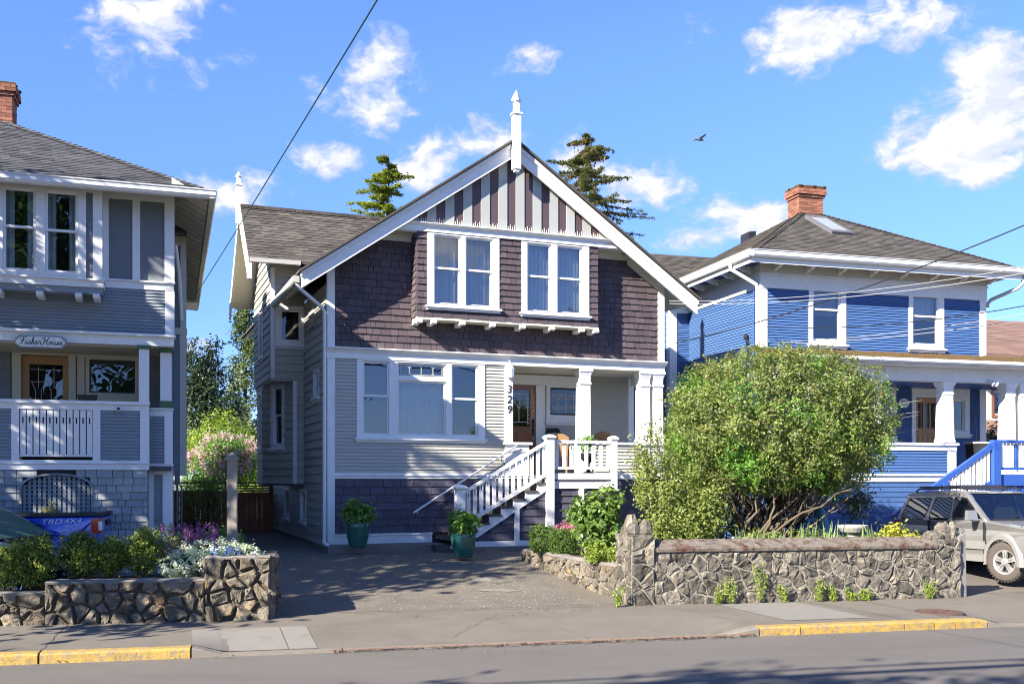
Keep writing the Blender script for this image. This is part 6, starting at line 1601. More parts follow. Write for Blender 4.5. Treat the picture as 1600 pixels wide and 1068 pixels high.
def raw_quads(name, m, parent, V, rnd, kind=None, label=None):
    n = len(V); me = bpy.data.meshes.new(name)
    me.vertices.add(n * 4); me.vertices.foreach_set('co', V.reshape(-1).astype(np.float32))
    me.loops.add(n * 4); me.loops.foreach_set('vertex_index', np.arange(n * 4, dtype=np.int32))
    me.polygons.add(n); me.polygons.foreach_set('loop_start', np.arange(0, n * 4, 4, dtype=np.int32)); me.polygons.foreach_set('loop_total', np.full(n, 4, dtype=np.int32))
    me.update(calc_edges=True)
    at = me.attributes.new('rnd', 'FLOAT', 'FACE'); at.data.foreach_set('value', np.clip(rnd, 0, 1).astype(np.float32))
    me.materials.append(MATS[m]); o = bpy.data.objects.new(name, me); C.objects.link(o)
    if parent: o.parent = parent
    return tag(o, label, kind=kind)
def unit(n):
    v = RG.normal(size=(n, 3)); return v / np.linalg.norm(v, axis=1, keepdims=True)
def cloud(blobs, n, clump=.16, per=26, shell=.45, power=2.0, zmin=None, lump=.1, up=.5):
    """points gathered in twig-sized clumps through ellipsoids; returns positions, normals, tint"""
    wts = np.array([(b[3] * b[4] + b[4] * b[5] + b[3] * b[5]) * (b[6] if len(b) > 6 else 1) for b in blobs]); wts /= wts.sum()
    k = max(1, n // per); which = RG.choice(len(blobs), k, p=wts)
    B = np.array([b[:6] for b in blobs])[which]
    d = unit(k)
    pr = (np.abs(d) ** power).sum(1, keepdims=True) ** (-1 / power)
    r = (shell + (1 - shell) * RG.random((k, 1)) ** .6)
    f = 1 + lump * np.sin(d[:, :1] * 7 + which[:, None]) * np.cos(d[:, 1:2] * 6 + 2 * which[:, None]) + lump * .7 * np.sin(d[:, 2:] * 11 + d[:, :1] * 9)
    c = B[:, :3] + d * pr * r * f * B[:, 3:6]
    ct = RG.random((k, 1))
    p = np.repeat(c, per, 0) + RG.normal(size=(k * per, 3)) * clump * RG.uniform(.4, 1.2, (k, 1)).repeat(per, 0)
    nm = np.repeat(d / B[:, 3:6], per, 0); nm /= np.linalg.norm(nm, axis=1, keepdims=True)
    nm = nm * .6 + unit(k * per) * .8 + np.array([0, 0, up])
    t = np.repeat(ct, per, 0)[:, 0] * .65 + RG.random(k * per) * .45
    if zmin is not None:
        ok = p[:, 2] > zmin; p, nm, t = p[ok], nm[ok], t[ok]
    return p, nm, t
def stems(name, m, parent, base, tips, r0, r1, seg=6, wob=.06, n=6, arc=.1):
    b = MB()
    for (bx, by, bz), tp in zip(base, tips):
        A, Bq = Vector((bx, by, bz)), Vector(tp); b.rnd = random.random(); pts = []
        bow = Vector((random.uniform(-1, 1), random.uniform(-1, 1), .3)) * (Bq - A).length * arc
        for i in range(seg + 1):
            t = i / seg; q = A.lerp(Bq, t) + bow * math.sin(math.pi * t); 
            if 0 < i: q += Vector((random.gauss(0, wob), random.gauss(0, wob), random.gauss(0, wob * .5)))
            pts.append(q)
        k = random.uniform(.7, 1.25); b.tube(pts, r0 * k, n, r1=r1 * k)
    return b.build(name, m, parent, smooth=True)
def at_px(px, py, Y): return ((px - 800) / 1580 * Y, Y, 2.25 - (py - 745) / 1580 * Y)
def shrub(name, label, loc, blobs, n, size, lm, cat='shrub', clump=.08, per=22, shell=.4, nst=7, stem=.012, sm='bark', power=2., group=None, aspect=.5, up=.5, lump=.1, spread=.25, zmin=.02):
    T = thing(name, label, cat, loc, 0, group)
    p, nm, t = cloud(blobs, n, clump, per, shell, power, zmin=zmin, lump=lump, up=up)
    leaf_mesh('foliage', lm, T, p, nm, size * RG.uniform(.7, 1.3, len(p)), t, aspect)
    if nst:
        bs = [(random.uniform(-spread, spread) * blobs[0][3], random.uniform(-spread, spread) * blobs[0][4], 0) for _ in range(nst)]
        tp = []
        for _ in range(nst):
            q = random.choice(blobs); tp.append((q[0] + random.uniform(-.6, .6) * q[3], q[1] + random.uniform(-.6, .6) * q[4], q[2] + random.uniform(-.3, .5) * q[5]))
        stems('stem', sm, T, bs, tp, stem, stem * .4, wob=stem * 1.2)
    return T

# ---- the big domed shrub
def big_shrub():
    x0, y0 = 4.85, 19.75
    T = thing('domed_shrub', 'huge dome shaped evergreen shrub with bare twisting stems behind the stone wall', 'shrub', (x0, y0, .7))
    bl = [(.33, 0, 2.62, 2.13, 1.8, 1.38, 1), (-.9, .05, 2.2, 1.0, 1.2, 1.0, .35), (1.25, -.1, 2.2, 1.0, 1.3, 1.0, .35)]
    p, nm, t = cloud(bl, 140000, .08, 36, .5, 2.5, lump=.045, up=.45)
    low = 1.12 + .16 * np.sin(p[:, 0] * 3.1) + .12 * np.sin(p[:, 0] * 7.3 + p[:, 1] * 5) - .3 * np.clip(-p[:, 0] - .9, 0, 1) - .25 * np.clip(p[:, 0] - 1.2, 0, 1)
    ok = p[:, 2] > low; p, nm, t = p[ok], nm[ok], t[ok]
    zz = (p[:, 2] - 1.2) / 2.5
    u = RG.random(len(p)); cl = np.sin(p[:, 0] * 4.2 + 1) * np.cos(p[:, 1] * 3) + np.sin(p[:, 2] * 5 + p[:, 0] * 2) * .6
    br = (cl + u * 1.3 - zz * .9) > 1.0; rd = (~br) & (u < .035 + .05 * (zz > .85)); gy = (~br) & (~rd) & (u > .86)
    for nmz, mk, m_ in (('foliage', ~(br | rd | gy), 'leaf_bush'), ('young_foliage', br, 'leaf_bright'), ('red_foliage', rd, 'leaf_brown'), ('grey_foliage', gy, 'leaf_grey')):
        leaf_mesh(nmz, m_, T, p[mk], nm[mk], .056 * RG.uniform(.55, 1.45, mk.sum()), t[mk], .5)
    sp = []; b4, t4 = [], []
    for k in range(60):
        a = random.uniform(0, 6.28); r = random.random() ** .5 * .9; q = Vector((.33 + 2.1 * r * math.cos(a), 1.6 * r * math.sin(a), 2.62 + 1.36 * (1 - r ** 2.6) ** .4)); e = q + Vector((random.gauss(0, .07), random.gauss(0, .07), random.uniform(.08, .24))); b4.append(tuple(q - (e - q))); t4.append(tuple(e))
        for j in range(14): f = random.random(); sp.append(tuple(q.lerp(e, f) + Vector((random.gauss(0, .025), random.gauss(0, .025), 0))))
    stems('shoot', 'bark_pale', T, b4, t4, .006, .003, 4, .01, 4)['kind'] = 'stuff'; leaf_mesh('foliage', 'leaf_bush', T, sp, unit(len(sp)) + np.array([0, 0, .4]), .055 * np.ones(len(sp)), RG.random(len(sp)), .45)
    bs, tp = [], []
    for k in range(52):
        a = random.uniform(0, 6.28); r = random.uniform(.1, .95); bs.append((-.1 + r * 1.0 * math.cos(a), r * .6 * math.sin(a), .0))
        tp.append((.2 + random.uniform(-1.6, 1.7), random.uniform(-1.1, 1.0), random.uniform(1.4, 2.2)))
    stems('stem', 'bark_pale', T, bs, tp, .030, .012, 9, .05, 7)
    b2, t2 = [], []
    for k in range(170):
        i = random.randrange(52); q = Vector(bs[i]).lerp(Vector(tp[i]), random.uniform(.45, .9)); b2.append(tuple(q)); t2.append((q.x + random.uniform(-.6, .6), q.y + random.uniform(-.6, .3), q.z + random.uniform(.1, .7)))
    stems('twig', 'bark', T, b2, t2, .012, .005, 5, .03, 5)
    b3, t3 = [], []
    for k in range(7): z = 2.15 + .1 * k; b3.append((2.1, -.4, z)); t3.append((2.45 + random.random() * .35, -.9 + random.random() * .3, z + random.uniform(-.1, .35)))
    for k in range(8): b3.append((1.2, -.3, 1.0)); t3.append((1.7 + random.random() * .6, -.6 + random.random() * .4, .75 + random.random() * .5))
    for q0, q1 in zip(b3, t3): stems('dead_twig', 'weathered_post', T, [q0], [q1], .009, .003, 5, .02, 5)
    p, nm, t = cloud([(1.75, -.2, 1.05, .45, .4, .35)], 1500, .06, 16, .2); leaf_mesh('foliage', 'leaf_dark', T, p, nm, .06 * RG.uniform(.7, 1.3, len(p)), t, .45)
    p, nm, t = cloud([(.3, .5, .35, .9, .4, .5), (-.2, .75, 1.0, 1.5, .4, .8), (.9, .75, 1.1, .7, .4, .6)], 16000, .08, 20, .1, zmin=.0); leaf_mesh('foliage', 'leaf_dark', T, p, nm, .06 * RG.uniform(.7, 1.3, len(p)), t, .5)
big_shrub()
shrub('rose_shrub', 'tall loose yellow green shrub left of the domed shrub', (2.85, 18.9, .72), [(.1, 0, 1.0, .68, .6, .95), (-.25, 0, 1.6, .42, .4, .7, .7), (.35, .1, .55, .75, .55, .55), (-.5, -.1, 2.05, .2, .22, .5, .35), (-.15, .1, 2.4, .18, .2, .38, .3), (.75, .1, .9, .5, .5, .7)], 17000, .062, 'leaf_rose', clump=.085, per=15, shell=.1, nst=16, stem=.014, aspect=.48)
shrub('camellia', 'glossy light green leaved shrub between the box hedge and jagged pillar', (1.55, 18.7, .72), [(.0, 0, .72, .45, .42, .6), (.2, 0, .45, .45, .4, .45), (-.28, .1, .92, .22, .25, .35, .6), (.25, 0, 1.0, .25, .3, .32, .6)], 2900, .115, 'leaf_camellia', clump=.07, per=9, shell=.2, nst=9, stem=.012, aspect=.55)
for i, (x, y, w, h_) in enumerate(((.62, 20.35, .26, .56), (1.02, 20.0, .28, .50))):
    shrub('box_hedge', ['clipped box bush at the far end of the edging wall', 'clipped box bush between its twin and the light green shrub'][i], (x, y, .72), [(0, 0, h_ * .5, w, .25, h_ * .5)], 5200, .038, 'leaf_boxhedge', cat='hedge', clump=.035, per=14, shell=.6, power=4, nst=4, stem=.008, lump=.03, group='clipped box bushes')
shrub('euphorbia', 'small yellow green clump under the camellia leaves by the pillar', (1.5, 18.05, .70), [(0, 0, .17, .28, .2, .18), (.3, 0, .13, .2, .2, .15)], 1800, .05, 'leaf_yellow', cat='plant', clump=.05, per=14, shell=.2, nst=0)
T = thing('pink_flowers', 'pink flowers blooming behind the clipped box hedge', 'flowers', (1.15, 20.5, .72))
p, nm, t = cloud([(0, 0, .5, .3, .2, .12)], 900, .03, 14, .2); leaf_mesh('blossom', 'petal_pink', T, p, nm, .035 * np.ones(len(p)), t, .8)
p, nm, t = cloud([(0, 0, .25, .3, .2, .22)], 900, .05, 14, .2); leaf_mesh('foliage', 'leaf_boxhedge', T, p, nm, .05 * np.ones(len(p)), t)

# ---- iris and other bed plants
def blades(name, label, cat, loc, n, hgt, w, m, rad, lean=.25, group=None):
    T = thing(name, label, cat, loc, 0, group); b = MB()
    for k in range(n):
        a = random.uniform(0, 6.28); r = rad * math.sqrt(random.random()); x, y = r * math.cos(a), r * .6 * math.sin(a)
        h1 = hgt * random.uniform(.55, 1.1); f = random.uniform(0, 6.28); lx, ly = lean * h1 * random.uniform(-1, 1), lean * h1 * random.uniform(-1, 1)
        ux, uy = math.cos(f) * w / 2, math.sin(f) * w / 2; b.rnd = random.random()
        m1 = (x + lx * .4, y + ly * .4, h1 * .6); t1 = (x + lx, y + ly, h1)
        b.quad((x - ux * .7, y - uy * .7, 0), (x + ux * .7, y + uy * .7, 0), (m1[0] + ux, m1[1] + uy, m1[2]), (m1[0] - ux, m1[1] - uy, m1[2])); b.quad((m1[0] - ux, m1[1] - uy, m1[2]), (m1[0] + ux, m1[1] + uy, m1[2]), t1)
    b.build('blades', m, T); return T
iris_where = ['first clump from the shrub', 'second clump from the shrub', 'third clump from the shrub', 'middle clump', 'clump before the blue parasol', 'clump just left of the bird bath', 'clump just right of the bird bath', 'clump beside the golden plant']
for i, px in enumerate((1172, 1200, 1225, 1250, 1278, 1304, 1356, 1368)):
    x, y, _ = at_px(px, 830, 17.75 + random.uniform(-.1, .25)); blades('iris_clump', 'sword leaved iris behind the coping, ' + iris_where[i], 'iris', (x, y, .7), 24, .66 if i not in (3, 5, 7) else .8, .036, 'leaf_iris', .24, .22, 'iris clumps behind the mossy coping')
x, y, _ = at_px(1398, 830, 18.0); shrub('golden_plant', 'bright golden leaved plant behind the right end of the coping', (x, y, .72), [(0, 0, .42, .33, .25, .28), (.25, 0, .35, .2, .2, .2)], 1500, .075, 'leaf_gold', cat='plant', clump=.06, per=10, shell=.1, nst=0, aspect=.45)
x, y, _ = at_px(1240, 825, 18.35); shrub('ground_shrub', 'low mixed green perennials behind the iris leaves', (x, y, .72), [(-.6, 0, .3, .6, .3, .3), (.5, 0, .3, .7, .3, .3), (1.2, .1, .3, .4, .3, .3)], 4200, .06, 'leaf_rose', cat='plant', clump=.06, per=14, shell=.1, nst=0)
x, y, z = at_px(1332, 818, 18.35); T = thing('bird_bath', 'pale stone bird bath among the iris leaves', 'bird bath', (x, y, .7)); b = MB(); b.lathe([(.17, 0), (.17, .06), (.11, .1), (.085, .2), (.08, .42), (.11, .5), (.14, .52)], 16); b.build('pedestal', 'stone_cast', T, smooth=False); b = MB(); b.lathe([(.10, .521), (.2, .56), (.26, .64), (.27, .68), (.25, .68), (.2, .63), (.05, .60)], 20); b.build('bowl', 'stone_cast', T)
x, y, z = at_px(1296, 818, 20.2); T = thing('folded_parasol', 'folded blue garden parasol leaning beside the big shrub', 'parasol', (x, y, .7)); T.rotation_euler = (0, R(-12), 0); b = MB(); b.tube([(0, 0, 0), (0, 0, 1.12)], .02, 8); b.build('pole', 'gutter_grey', T); b = MB(); b.lathe([(.13, .3), (.14, .5), (.09, .85), (.02, 1.1)], 9); b.build('canopy', 'tarp_blue', T)
x, y, z = at_px(1158, 828, 19.3); T = thing('white_planter', 'pale grey planter tub under the domed shrub', 'planter', (x, y, .7)); b = MB(); b.lathe([(.16, 0), (.22, .35), (.24, .36), (.24, .42), (.2, .42), (.18, .3)], 16); b.build('tub', 'gutter_white', T)
# ---- weeds at the wall foot
for i, (px, t_, bt) in enumerate(((1123, 908, 940), (1143, 893, 940), (1187, 880, 941), (1226, 912, 942), (1280, 903, 940), (1302, 912, 940), (1332, 916, 938), (1352, 918, 938), (1452, 903, 934), (966, 912, 945))):
    Yw = 16.55 + (px - 988) / 512 * 1.15 - .12; x = (px - 800) / 1580 * Yw; H_ = (bt - t_) / 1580 * Yw
    wl_ = ['short weed nearest the left pillar', 'feathery weed second from the left pillar', 'tallest weed spike at the stone wall foot', 'bushy low weed right of the tallest spike', 'weed below the middle of the coping', 'low weed right of the wall middle', 'tiny weed left of the orange stone', 'tiny weed by the orange stone', 'weed at the foot of the right pillar', 'weed in the driveway corner of the left pillar'][i]
    T = thing('wall_weed', wl_, 'weed', (x, Yw, .13), 0, 'weeds along the foot of the stone wall'); b0, t0 = [], []
    k = 5; p_ = []
    for j in range(k):
        q = (random.uniform(-.12, .12), random.uniform(-.05, .03)); b0.append((q[0] * .4, q[1] * .4, 0)); t0.append((q[0], q[1] - .03, H_ * random.uniform(.6, 1.05)))
        for m_ in range(60): f = random.uniform(.15, 1.05); p_.append((q[0] * f + random.gauss(0, .022), q[1] * f - .02 + random.gauss(0, .02), t0[-1][2] * f))
    stems('stalk', 'leaf_iris', T, b0, t0, .004, .002, 3, .004, 4); p_ = np.array(p_); leaf_mesh('foliage', 'leaf_yellow', T, p_, unit(len(p_)) + np.array([0, -.4, .6]), .042 * RG.uniform(.6, 1.3, len(p_)), RG.random(len(p_)), .45)

# ---- planter on the left
for i, (px, tp, bt, w, Y, lab) in enumerate(((8, 848, 905, .30, 14.75, 'box shrub cut by the left picture edge'), (52, 834, 915, .32, 14.75, 'box shrub over the lowest planter step with yellow tips'), (124, 828, 893, .30, 15.1, 'rounded box shrub below the truck lettering'), (173, 838, 893, .22, 15.2, 'narrow dark box shrub between two rounder ones'), (222, 821, 893, .29, 15.25, 'tallest flame shaped box shrub beside the dry twigs'))):
    x = (px - 800) / 1580 * Y; zb = .60 if i < 2 else .745; hh = 2.25 - (tp - 745) / 1580 * Y - zb
    bl = [(0, 0, hh * .5, w, w * .8, hh * .48), (w * .35, 0, hh * .72, w * .55, w * .5, hh * .27, .6), (-w * .4, 0, hh * .6, w * .5, w * .5, hh * .28, .6)]
    if i == 4: bl = [(0, 0, hh * .45, w, w * .8, hh * .42), (.03, 0, hh * .72, w * .55, w * .5, hh * .3, .7)]
    shrub('box_shrub', lab, (x, Y, zb), bl, 4600, .044, 'leaf_box', clump=.045, per=12, shell=.35, nst=7, stem=.009, group='box shrubs on the planter wall', aspect=.55)
x, y, _ = at_px(275, 880, 15.5); T = thing('bare_shrub', 'leafless twiggy shrub between the box shrubs and white flowers', 'shrub', (x, y, .72)); bs = [(random.uniform(-.1, .1), random.uniform(-.1, .1), 0) for _ in range(26)]; tp = [(random.uniform(-.4, .5), random.uniform(-.3, .2), random.uniform(.25, .75)) for _ in range(26)]
stems('stem', 'bark_pale', T, bs, tp, .009, .004, 6, .022, 5); p, nm, t = cloud([(-.25, .2, .55, .25, .2, .2)], 260, .04, 8, .1); leaf_mesh('foliage', 'leaf_rose', T, p, nm, .06 * np.ones(len(p)), t)
x, y, _ = at_px(292, 830, 16.4); T = thing('wallflower', 'purple wallflower in bloom behind the white flower mound', 'flowers', (x, y, .55)); P_ = []; b0, t0 = [], []
for k in range(90):
    a = (random.uniform(-.5, .5), random.uniform(-.3, .3)); z = random.uniform(.62, .98); b0.append((a[0] * .5, a[1] * .5, 0)); t0.append((a[0], a[1], z))
    for j in range(22): P_.append((a[0] + random.gauss(0, .018), a[1] + random.gauss(0, .018), z - random.random() * .16))
P_ = np.array(P_); stems('stalk', 'leaf_grey', T, b0, t0, .005, .003, 3, .008, 4); leaf_mesh('blossom', 'petal_purple', T, P_, unit(len(P_)) + np.array([0, 0, .5]), .028 * np.ones(len(P_)), RG.random(len(P_)), .8)
p, nm, t = cloud([(0, 0, .4, .52, .35, .3)], 2600, .05, 14, .1, zmin=.03); leaf_mesh('foliage', 'leaf_grey', T, p, nm, .06 * RG.uniform(.7, 1.3, len(p)), t, .25)
x, y, _ = at_px(335, 870, 15.35); T = thing('candytuft', 'mound of white candytuft spilling over the stone planter corner', 'flowers', (x, y, .95)); bl = [(0, 0, .1, .62, .4, .24), (-.45, -.1, -.02, .32, .3, .22), (.38, .05, .1, .32, .35, .16)]
p, nm, t = cloud(bl, 9000, .028, 16, .86, zmin=-.25, lump=.07, up=.9); leaf_mesh('blossom', 'petal_white', T, p, nm, .03 * RG.uniform(.7, 1.3, len(p)), t, .9)
p, nm, t = cloud([(q[0], q[1], q[2] - .03, q[3] * .95, q[4] * .95, q[5] * .92) for q in bl], 5200, .03, 14, .6, zmin=-.3); leaf_mesh('foliage', 'leaf_dark', T, p, nm, .035 * np.ones(len(p)), t, .4)
x, y, _ = at_px(352, 862, 15.02); T = thing('blue_flowers', 'small patch of blue flowers in front of the white candytuft', 'flowers', (x, y, 1.06)); p, nm, t = cloud([(0, 0, .07, .28, .12, .09)], 900, .025, 10, .4, zmin=0); leaf_mesh('blossom', 'petal_blue', T, p, nm, .024 * np.ones(len(p)), t, .9); p, nm, t = cloud([(0, 0, .05, .28, .13, .08)], 500, .025, 10, .1, zmin=0); leaf_mesh('foliage', 'leaf_boxhedge', T, p, nm, .035 * np.ones(len(p)), t)
x, y, _ = at_px(350, 830, 17.2); shrub('garden_shrub', 'small fresh green shrub at the base of the wooden post', (x, y, .5), [(0, 0, .5, .38, .3, .42), (-.25, 0, .65, .2, .2, .25)], 3200, .05, 'leaf_bright', clump=.06, per=14, shell=.2, nst=5)
x, y, _ = at_px(80, 800, 18.35); T = thing('golden_conifer', 'little golden conifer rising behind the blue truck bed', 'conifer', (x, y, .35)); p, nm, t = cloud([(0, 0, .75, .28, .28, .6), (0, 0, 1.2, .13, .13, .37)], 4200, .03, 14, .4, lump=.08); leaf_mesh('foliage', 'leaf_gold', T, p, nm, .045 * np.ones(len(p)), t, .4); stems('trunk', 'bark', T, [(0, 0, 0)], [(0, 0, 1.3)], .02, .008, 4, .004)

# ---- pots by the stairs
def potted(px, bt, Y, z, H_, r, lab, lab2):
    x = (px - 800) / 1580 * Y; T = thing('glazed_pot', lab, 'pot', (x, Y, z), 0, 'green glazed pots'); b = MB()
    b.lathe([(r * .62, 0), (r * .70, .02), (r * .9, H_ * .45), (r * 1.0, H_ * .85), (r * .99, H_ * .93), (r * 1.05, H_ * .94), (r * 1.05, H_ * 1.0), (r * .92, H_ * 1.0), (r * .9, H_ * .88)], 28); b.build('pot_body', 'pot_green', T, smooth=False)
    b = MB(); b.lathe([(r * .91, H_ * .86), (r * .1, H_ * .88)], 16); b.build('pot_soil', 'soil', T)
    return shrub('hydrangea', lab2, (x, Y, z + H_ * .88), [(0, 0, .26, r * 1.15, r * 1.0, .24), (-r * .5, 0, .36, r * .6, r * .6, .2, .6), (r * .5, -.05, .30, r * .6, r * .6, .2, .6)], 750, .115, 'leaf_hydrangea', cat='plant', clump=.06, per=7, shell=.3, nst=8, stem=.008, aspect=.68, up=.9, group='potted hydrangeas')
potted(559, 852, 21.75, .752, .52, .265, 'tapered green glazed pot on the concrete apron', 'hydrangea in the pot on the apron by the corner')
potted(724, 868, 21.15, .575, .50, .27, 'round bellied green glazed pot at the foot of the stairs', 'hydrangea in the pot at the stair foot')

# ---- trees behind and between the houses
def limb_tree(name, label, loc, H_, blobs, n, size, lm, cat='tree', tr=.12, clump=.22, per=24, shell=.35, nl=10, zc=.35, group=None, aspect=.55, sm='bark'):
    T = thing(name, label, cat, loc, 0, group)
    p, nm, t = cloud(blobs, n, clump, per, shell, lump=.14, up=.6); leaf_mesh('crown', lm, T, p, nm, size * RG.uniform(.7, 1.3, len(p)), t, aspect)
    bs = [(0, 0, 0)]; tp = [(random.uniform(-.1, .1), random.uniform(-.1, .1), H_ * .75)]
    stems('trunk', sm, T, bs, tp, tr, tr * .35, 8, tr * .25, 8, arc=.02)
    b0, t0 = [], []
    for k in range(nl):
        q = random.choice(blobs); z = H_ * random.uniform(zc * .6, .7); b0.append((0, 0, z)); t0.append((q[0] + random.uniform(-.7, .7) * q[3], q[1] + random.uniform(-.7, .7) * q[4], max(z + .2, q[2] + random.uniform(-.3, .7) * q[5])))
    stems('limb', sm, T, b0, t0, tr * .4, tr * .1, 6, tr * .35, 6)
    return T
x, y, _ = at_px(318, 840, 41); limb_tree('holly_tree', 'dark glossy holly tree between the slate house and the cedar', (x, y, .5), 8.0, [(0, 0, 4.2, 1.6, 1.5, 2.0), (-.2, 0, 5.8, 1.0, 1.1, 1.2), (.4, 0, 6.5, .4, .5, 1.1, .35), (-.5, 0, 7.0, .3, .35, .9, .3)], 15000, .13, 'leaf_dark', clump=.14, per=18, shell=.2)
x, y, _ = at_px(383, 840, 46); T = thing('cedar_tree', 'tall green cedar with drooping sprays beside the plum house', 'tree', (x, y, .5)); stems('trunk', 'bark', T, [(0, 0, 0)], [(0, 0, 9.6)], .2, .03, 8, .02, 8, arc=0)
P_, N_, t_ = [], [], []
for k in range(170):
    z = 1.2 + 8.4 * (k / 170); r = (2.1 * (1 - ((z - 1.2) / 8.9) ** 1.3) + .18) * random.uniform(.7, 1.1); a = random.uniform(0, 6.28); tint = random.random()
    for j in range(62): f = random.random() ** .6; P_.append((r * f * math.cos(a) + random.gauss(0, .14), r * f * math.sin(a) + random.gauss(0, .14), z - .55 * f * f * r + random.gauss(0, .10))); N_.append((math.cos(a) + random.gauss(0, .5), math.sin(a) + random.gauss(0, .5), .5)); t_.append(tint * .6 + random.random() * .4)
leaf_mesh('crown', 'leaf_cedar', T, P_, N_, .17 * RG.uniform(.6, 1.3, len(P_)), np.array(t_), .4)
x, y, _ = at_px(338, 840, 38); limb_tree('yellow_shrub', 'bright yellow green shrub behind the board fence', (x, y, .5), 4.2, [(0, 0, 3.0, 1.4, 1.1, 1.0), (1.1, .2, 2.9, .9, .9, .8), (-1.0, .1, 2.5, .8, .8, .9), (.2, 0, 3.8, .7, .6, .55, .5), (1.3, 0, 1.6, .8, .6, .8)], 15000, .10, 'leaf_yellow', cat='shrub', tr=.05, clump=.13, per=18, shell=.2)
x, y, _ = at_px(352, 838, 35.5); L_ = limb_tree('lilac_bush', 'lilac bush with pale pink blossom heads behind the board fence', (x, y, .5), 3.6, [(0, 0, 2.3, 1.05, .8, .85), (-.7, 0, 1.6, .8, .7, .8, .7), (.7, 0, 2.0, .6, .6, .7, .7), (.1, -.2, 2.7, 1.0, .8, .7, .9)], 11000, .085, 'leaf_bright', cat='shrub', tr=.03, clump=.13, per=14, shell=.1, nl=16)
P_ = []
for k in range(120):
    d = unit(1)[0] * random.uniform(.55, 1.15); c = (d[0] * 1.2 + .1, -abs(d[1]) * .85 - .1, 2.6 + d[2] * .8 - .2 * abs(d[0]))
    for j in range(34): P_.append((c[0] + random.gauss(0, .05), c[1] + random.gauss(0, .05), c[2] + random.gauss(0, .09)))
P_ = np.array(P_); leaf_mesh('blossom', 'petal_lilac', L_, P_, unit(len(P_)) + np.array([-.4, -.6, .4]), .06 * np.ones(len(P_)), RG.random(len(P_)), .9)
x, y, _ = at_px(318, 838, 27.4); T = shrub('fence_shrub', 'straggly green shrub with bare stems against the board fence', (x, y, .5), [(0, 0, 1.5, .62, .5, .55), (-.35, 0, .95, .4, .4, .5), (.3, 0, 1.0, .4, .4, .4)], 3200, .06, 'leaf_rose', clump=.09, per=13, shell=.1, nst=14, stem=.02, spread=.35)
def conifer(name, label, loc, H_, z0, prof, m, nw, per, ln, asp, droop, curl, dens, seed, cone=False):
    """trunk, whorled boughs each with its own side sprays, needles along the sprays"""
    rg = random.Random(seed); T = thing(name, label, 'tree', loc); stems('trunk', 'bark', T, [(0, 0, 0)], [(.05, .05, H_)], .2, .02, 12, .02, 8, arc=0)
    P_, N_, t_ = [], [], []; mb = MB(); K_ = []
    z = z0
    while z < H_ - .15:
        f = (z - z0) / (H_ - z0); L0 = prof(f)
        for k in range(nw):
            a = rg.uniform(0, 6.28); L = L0 * rg.uniform(.55, 1.12); zz = z + rg.uniform(-.18, .18); pts = []
            for i in range(8):
                u = i / 7; pts.append(Vector((math.cos(a) * L * u, math.sin(a) * L * u, zz + droop * L * u + curl * L * u * u)) + Vector((rg.gauss(0, .02), rg.gauss(0, .02), 0)))
            mb.tube(pts, .02 + .012 * L, 5, r1=.004); tint = rg.random()
            for i in range(1, 8):
                u = i / 7
                for s in range(dens):
                    sd = rg.choice((-1, 1)); q = pts[i - 1].lerp(pts[i], rg.random()); sl = (.16 + .30 * (1 - u)) * min(1, L) * rg.uniform(.4, 1.2)
                    dv = Vector((math.cos(a + sd * 1.0), math.sin(a + sd * 1.0), -.18 + rg.uniform(-.15, .25)))
                    for j in range(per):
                        w = rg.random(); pp = q + dv * sl * w; P_.append((pp.x + rg.gauss(0, .03), pp.y + rg.gauss(0, .03), pp.z + rg.gauss(0, .03))); N_.append((rg.gauss(0, .5), rg.gauss(0, .5), 1)); t_.append(tint * .5 + rg.random() * .5)
                    if cone and rg.random() < .22: K_.append((q.x + dv.x * sl, q.y + dv.y * sl, q.z + dv.z * sl - .06))
        z += rg.uniform(.20, .36)
    mb.build('bough', 'bark', T, kind='stuff'); leaf_mesh('needles', m, T, P_, N_, ln * RG.uniform(.7, 1.3, len(P_)), np.array(t_), asp)
    if K_:
        K_ = np.array(K_); K_ = np.repeat(K_, 3, 0) + RG.normal(size=(len(K_) * 3, 3)) * .02; leaf_mesh('cones', 'leaf_brown', T, K_, unit(len(K_)), .11 * np.ones(len(K_)), RG.random(len(K_)), .5)
    return T
x, y, _ = at_px(605, 800, 42); conifer('young_cedar', 'sparse yellow green conifer top above the left roof', (x, y, .5), 15.2, 8, lambda f: 4.0 * (1 - f) ** .85 + .15, 'needle_cedar', 4, 8, .15, .35, .12, -.10, 6, 3)
x, y, _ = at_px(915, 800, 47); conifer('spruce_tree', 'brownish spruce with upturned boughs behind the gable', (x, y, .5), 17.9, 9, lambda f: 6.8 * (1 - f) ** .85 + .15, 'leaf_spruce', 4, 7, .14, .34, -.18, .085, 8, 8, cone=True)

# ---- street trees on the far side of the road and up the street (they shade the drive and show in the panes)
def street_tree(loc, label, s=1., src=None, rz=0.):
    if src is None:
        bl = [(0, 0, 8.4, 3.4, 3.2, 2.6), (2.2, .6, 7.2, 2.2, 2.2, 1.9), (-2.2, -.4, 7.6, 2.1, 2.2, 2.0), (.4, -1.9, 7.0, 2.2, 2.0, 1.8), (-.3, 2.0, 8.0, 2.2, 2.0, 2.0), (.3, .2, 10.2, 2.2, 2.1, 1.7), (2.0, -2.0, 4.6, 1.5, 1.5, 1.1, .8)]
        return limb_tree('street_tree', label, loc, 10.5, bl, 8600, .30, 'leaf_street', tr=.26, clump=.42, per=20, shell=.35, nl=22, zc=.45, group='leafy street trees')
    r = src.copy(); C.objects.link(r); r.location = loc; r.scale = (s, s, s); r.rotation_euler = (0, 0, rz); r['label'] = label
    for c_ in src.children: k = c_.copy(); C.objects.link(k); k.parent = r
    return r
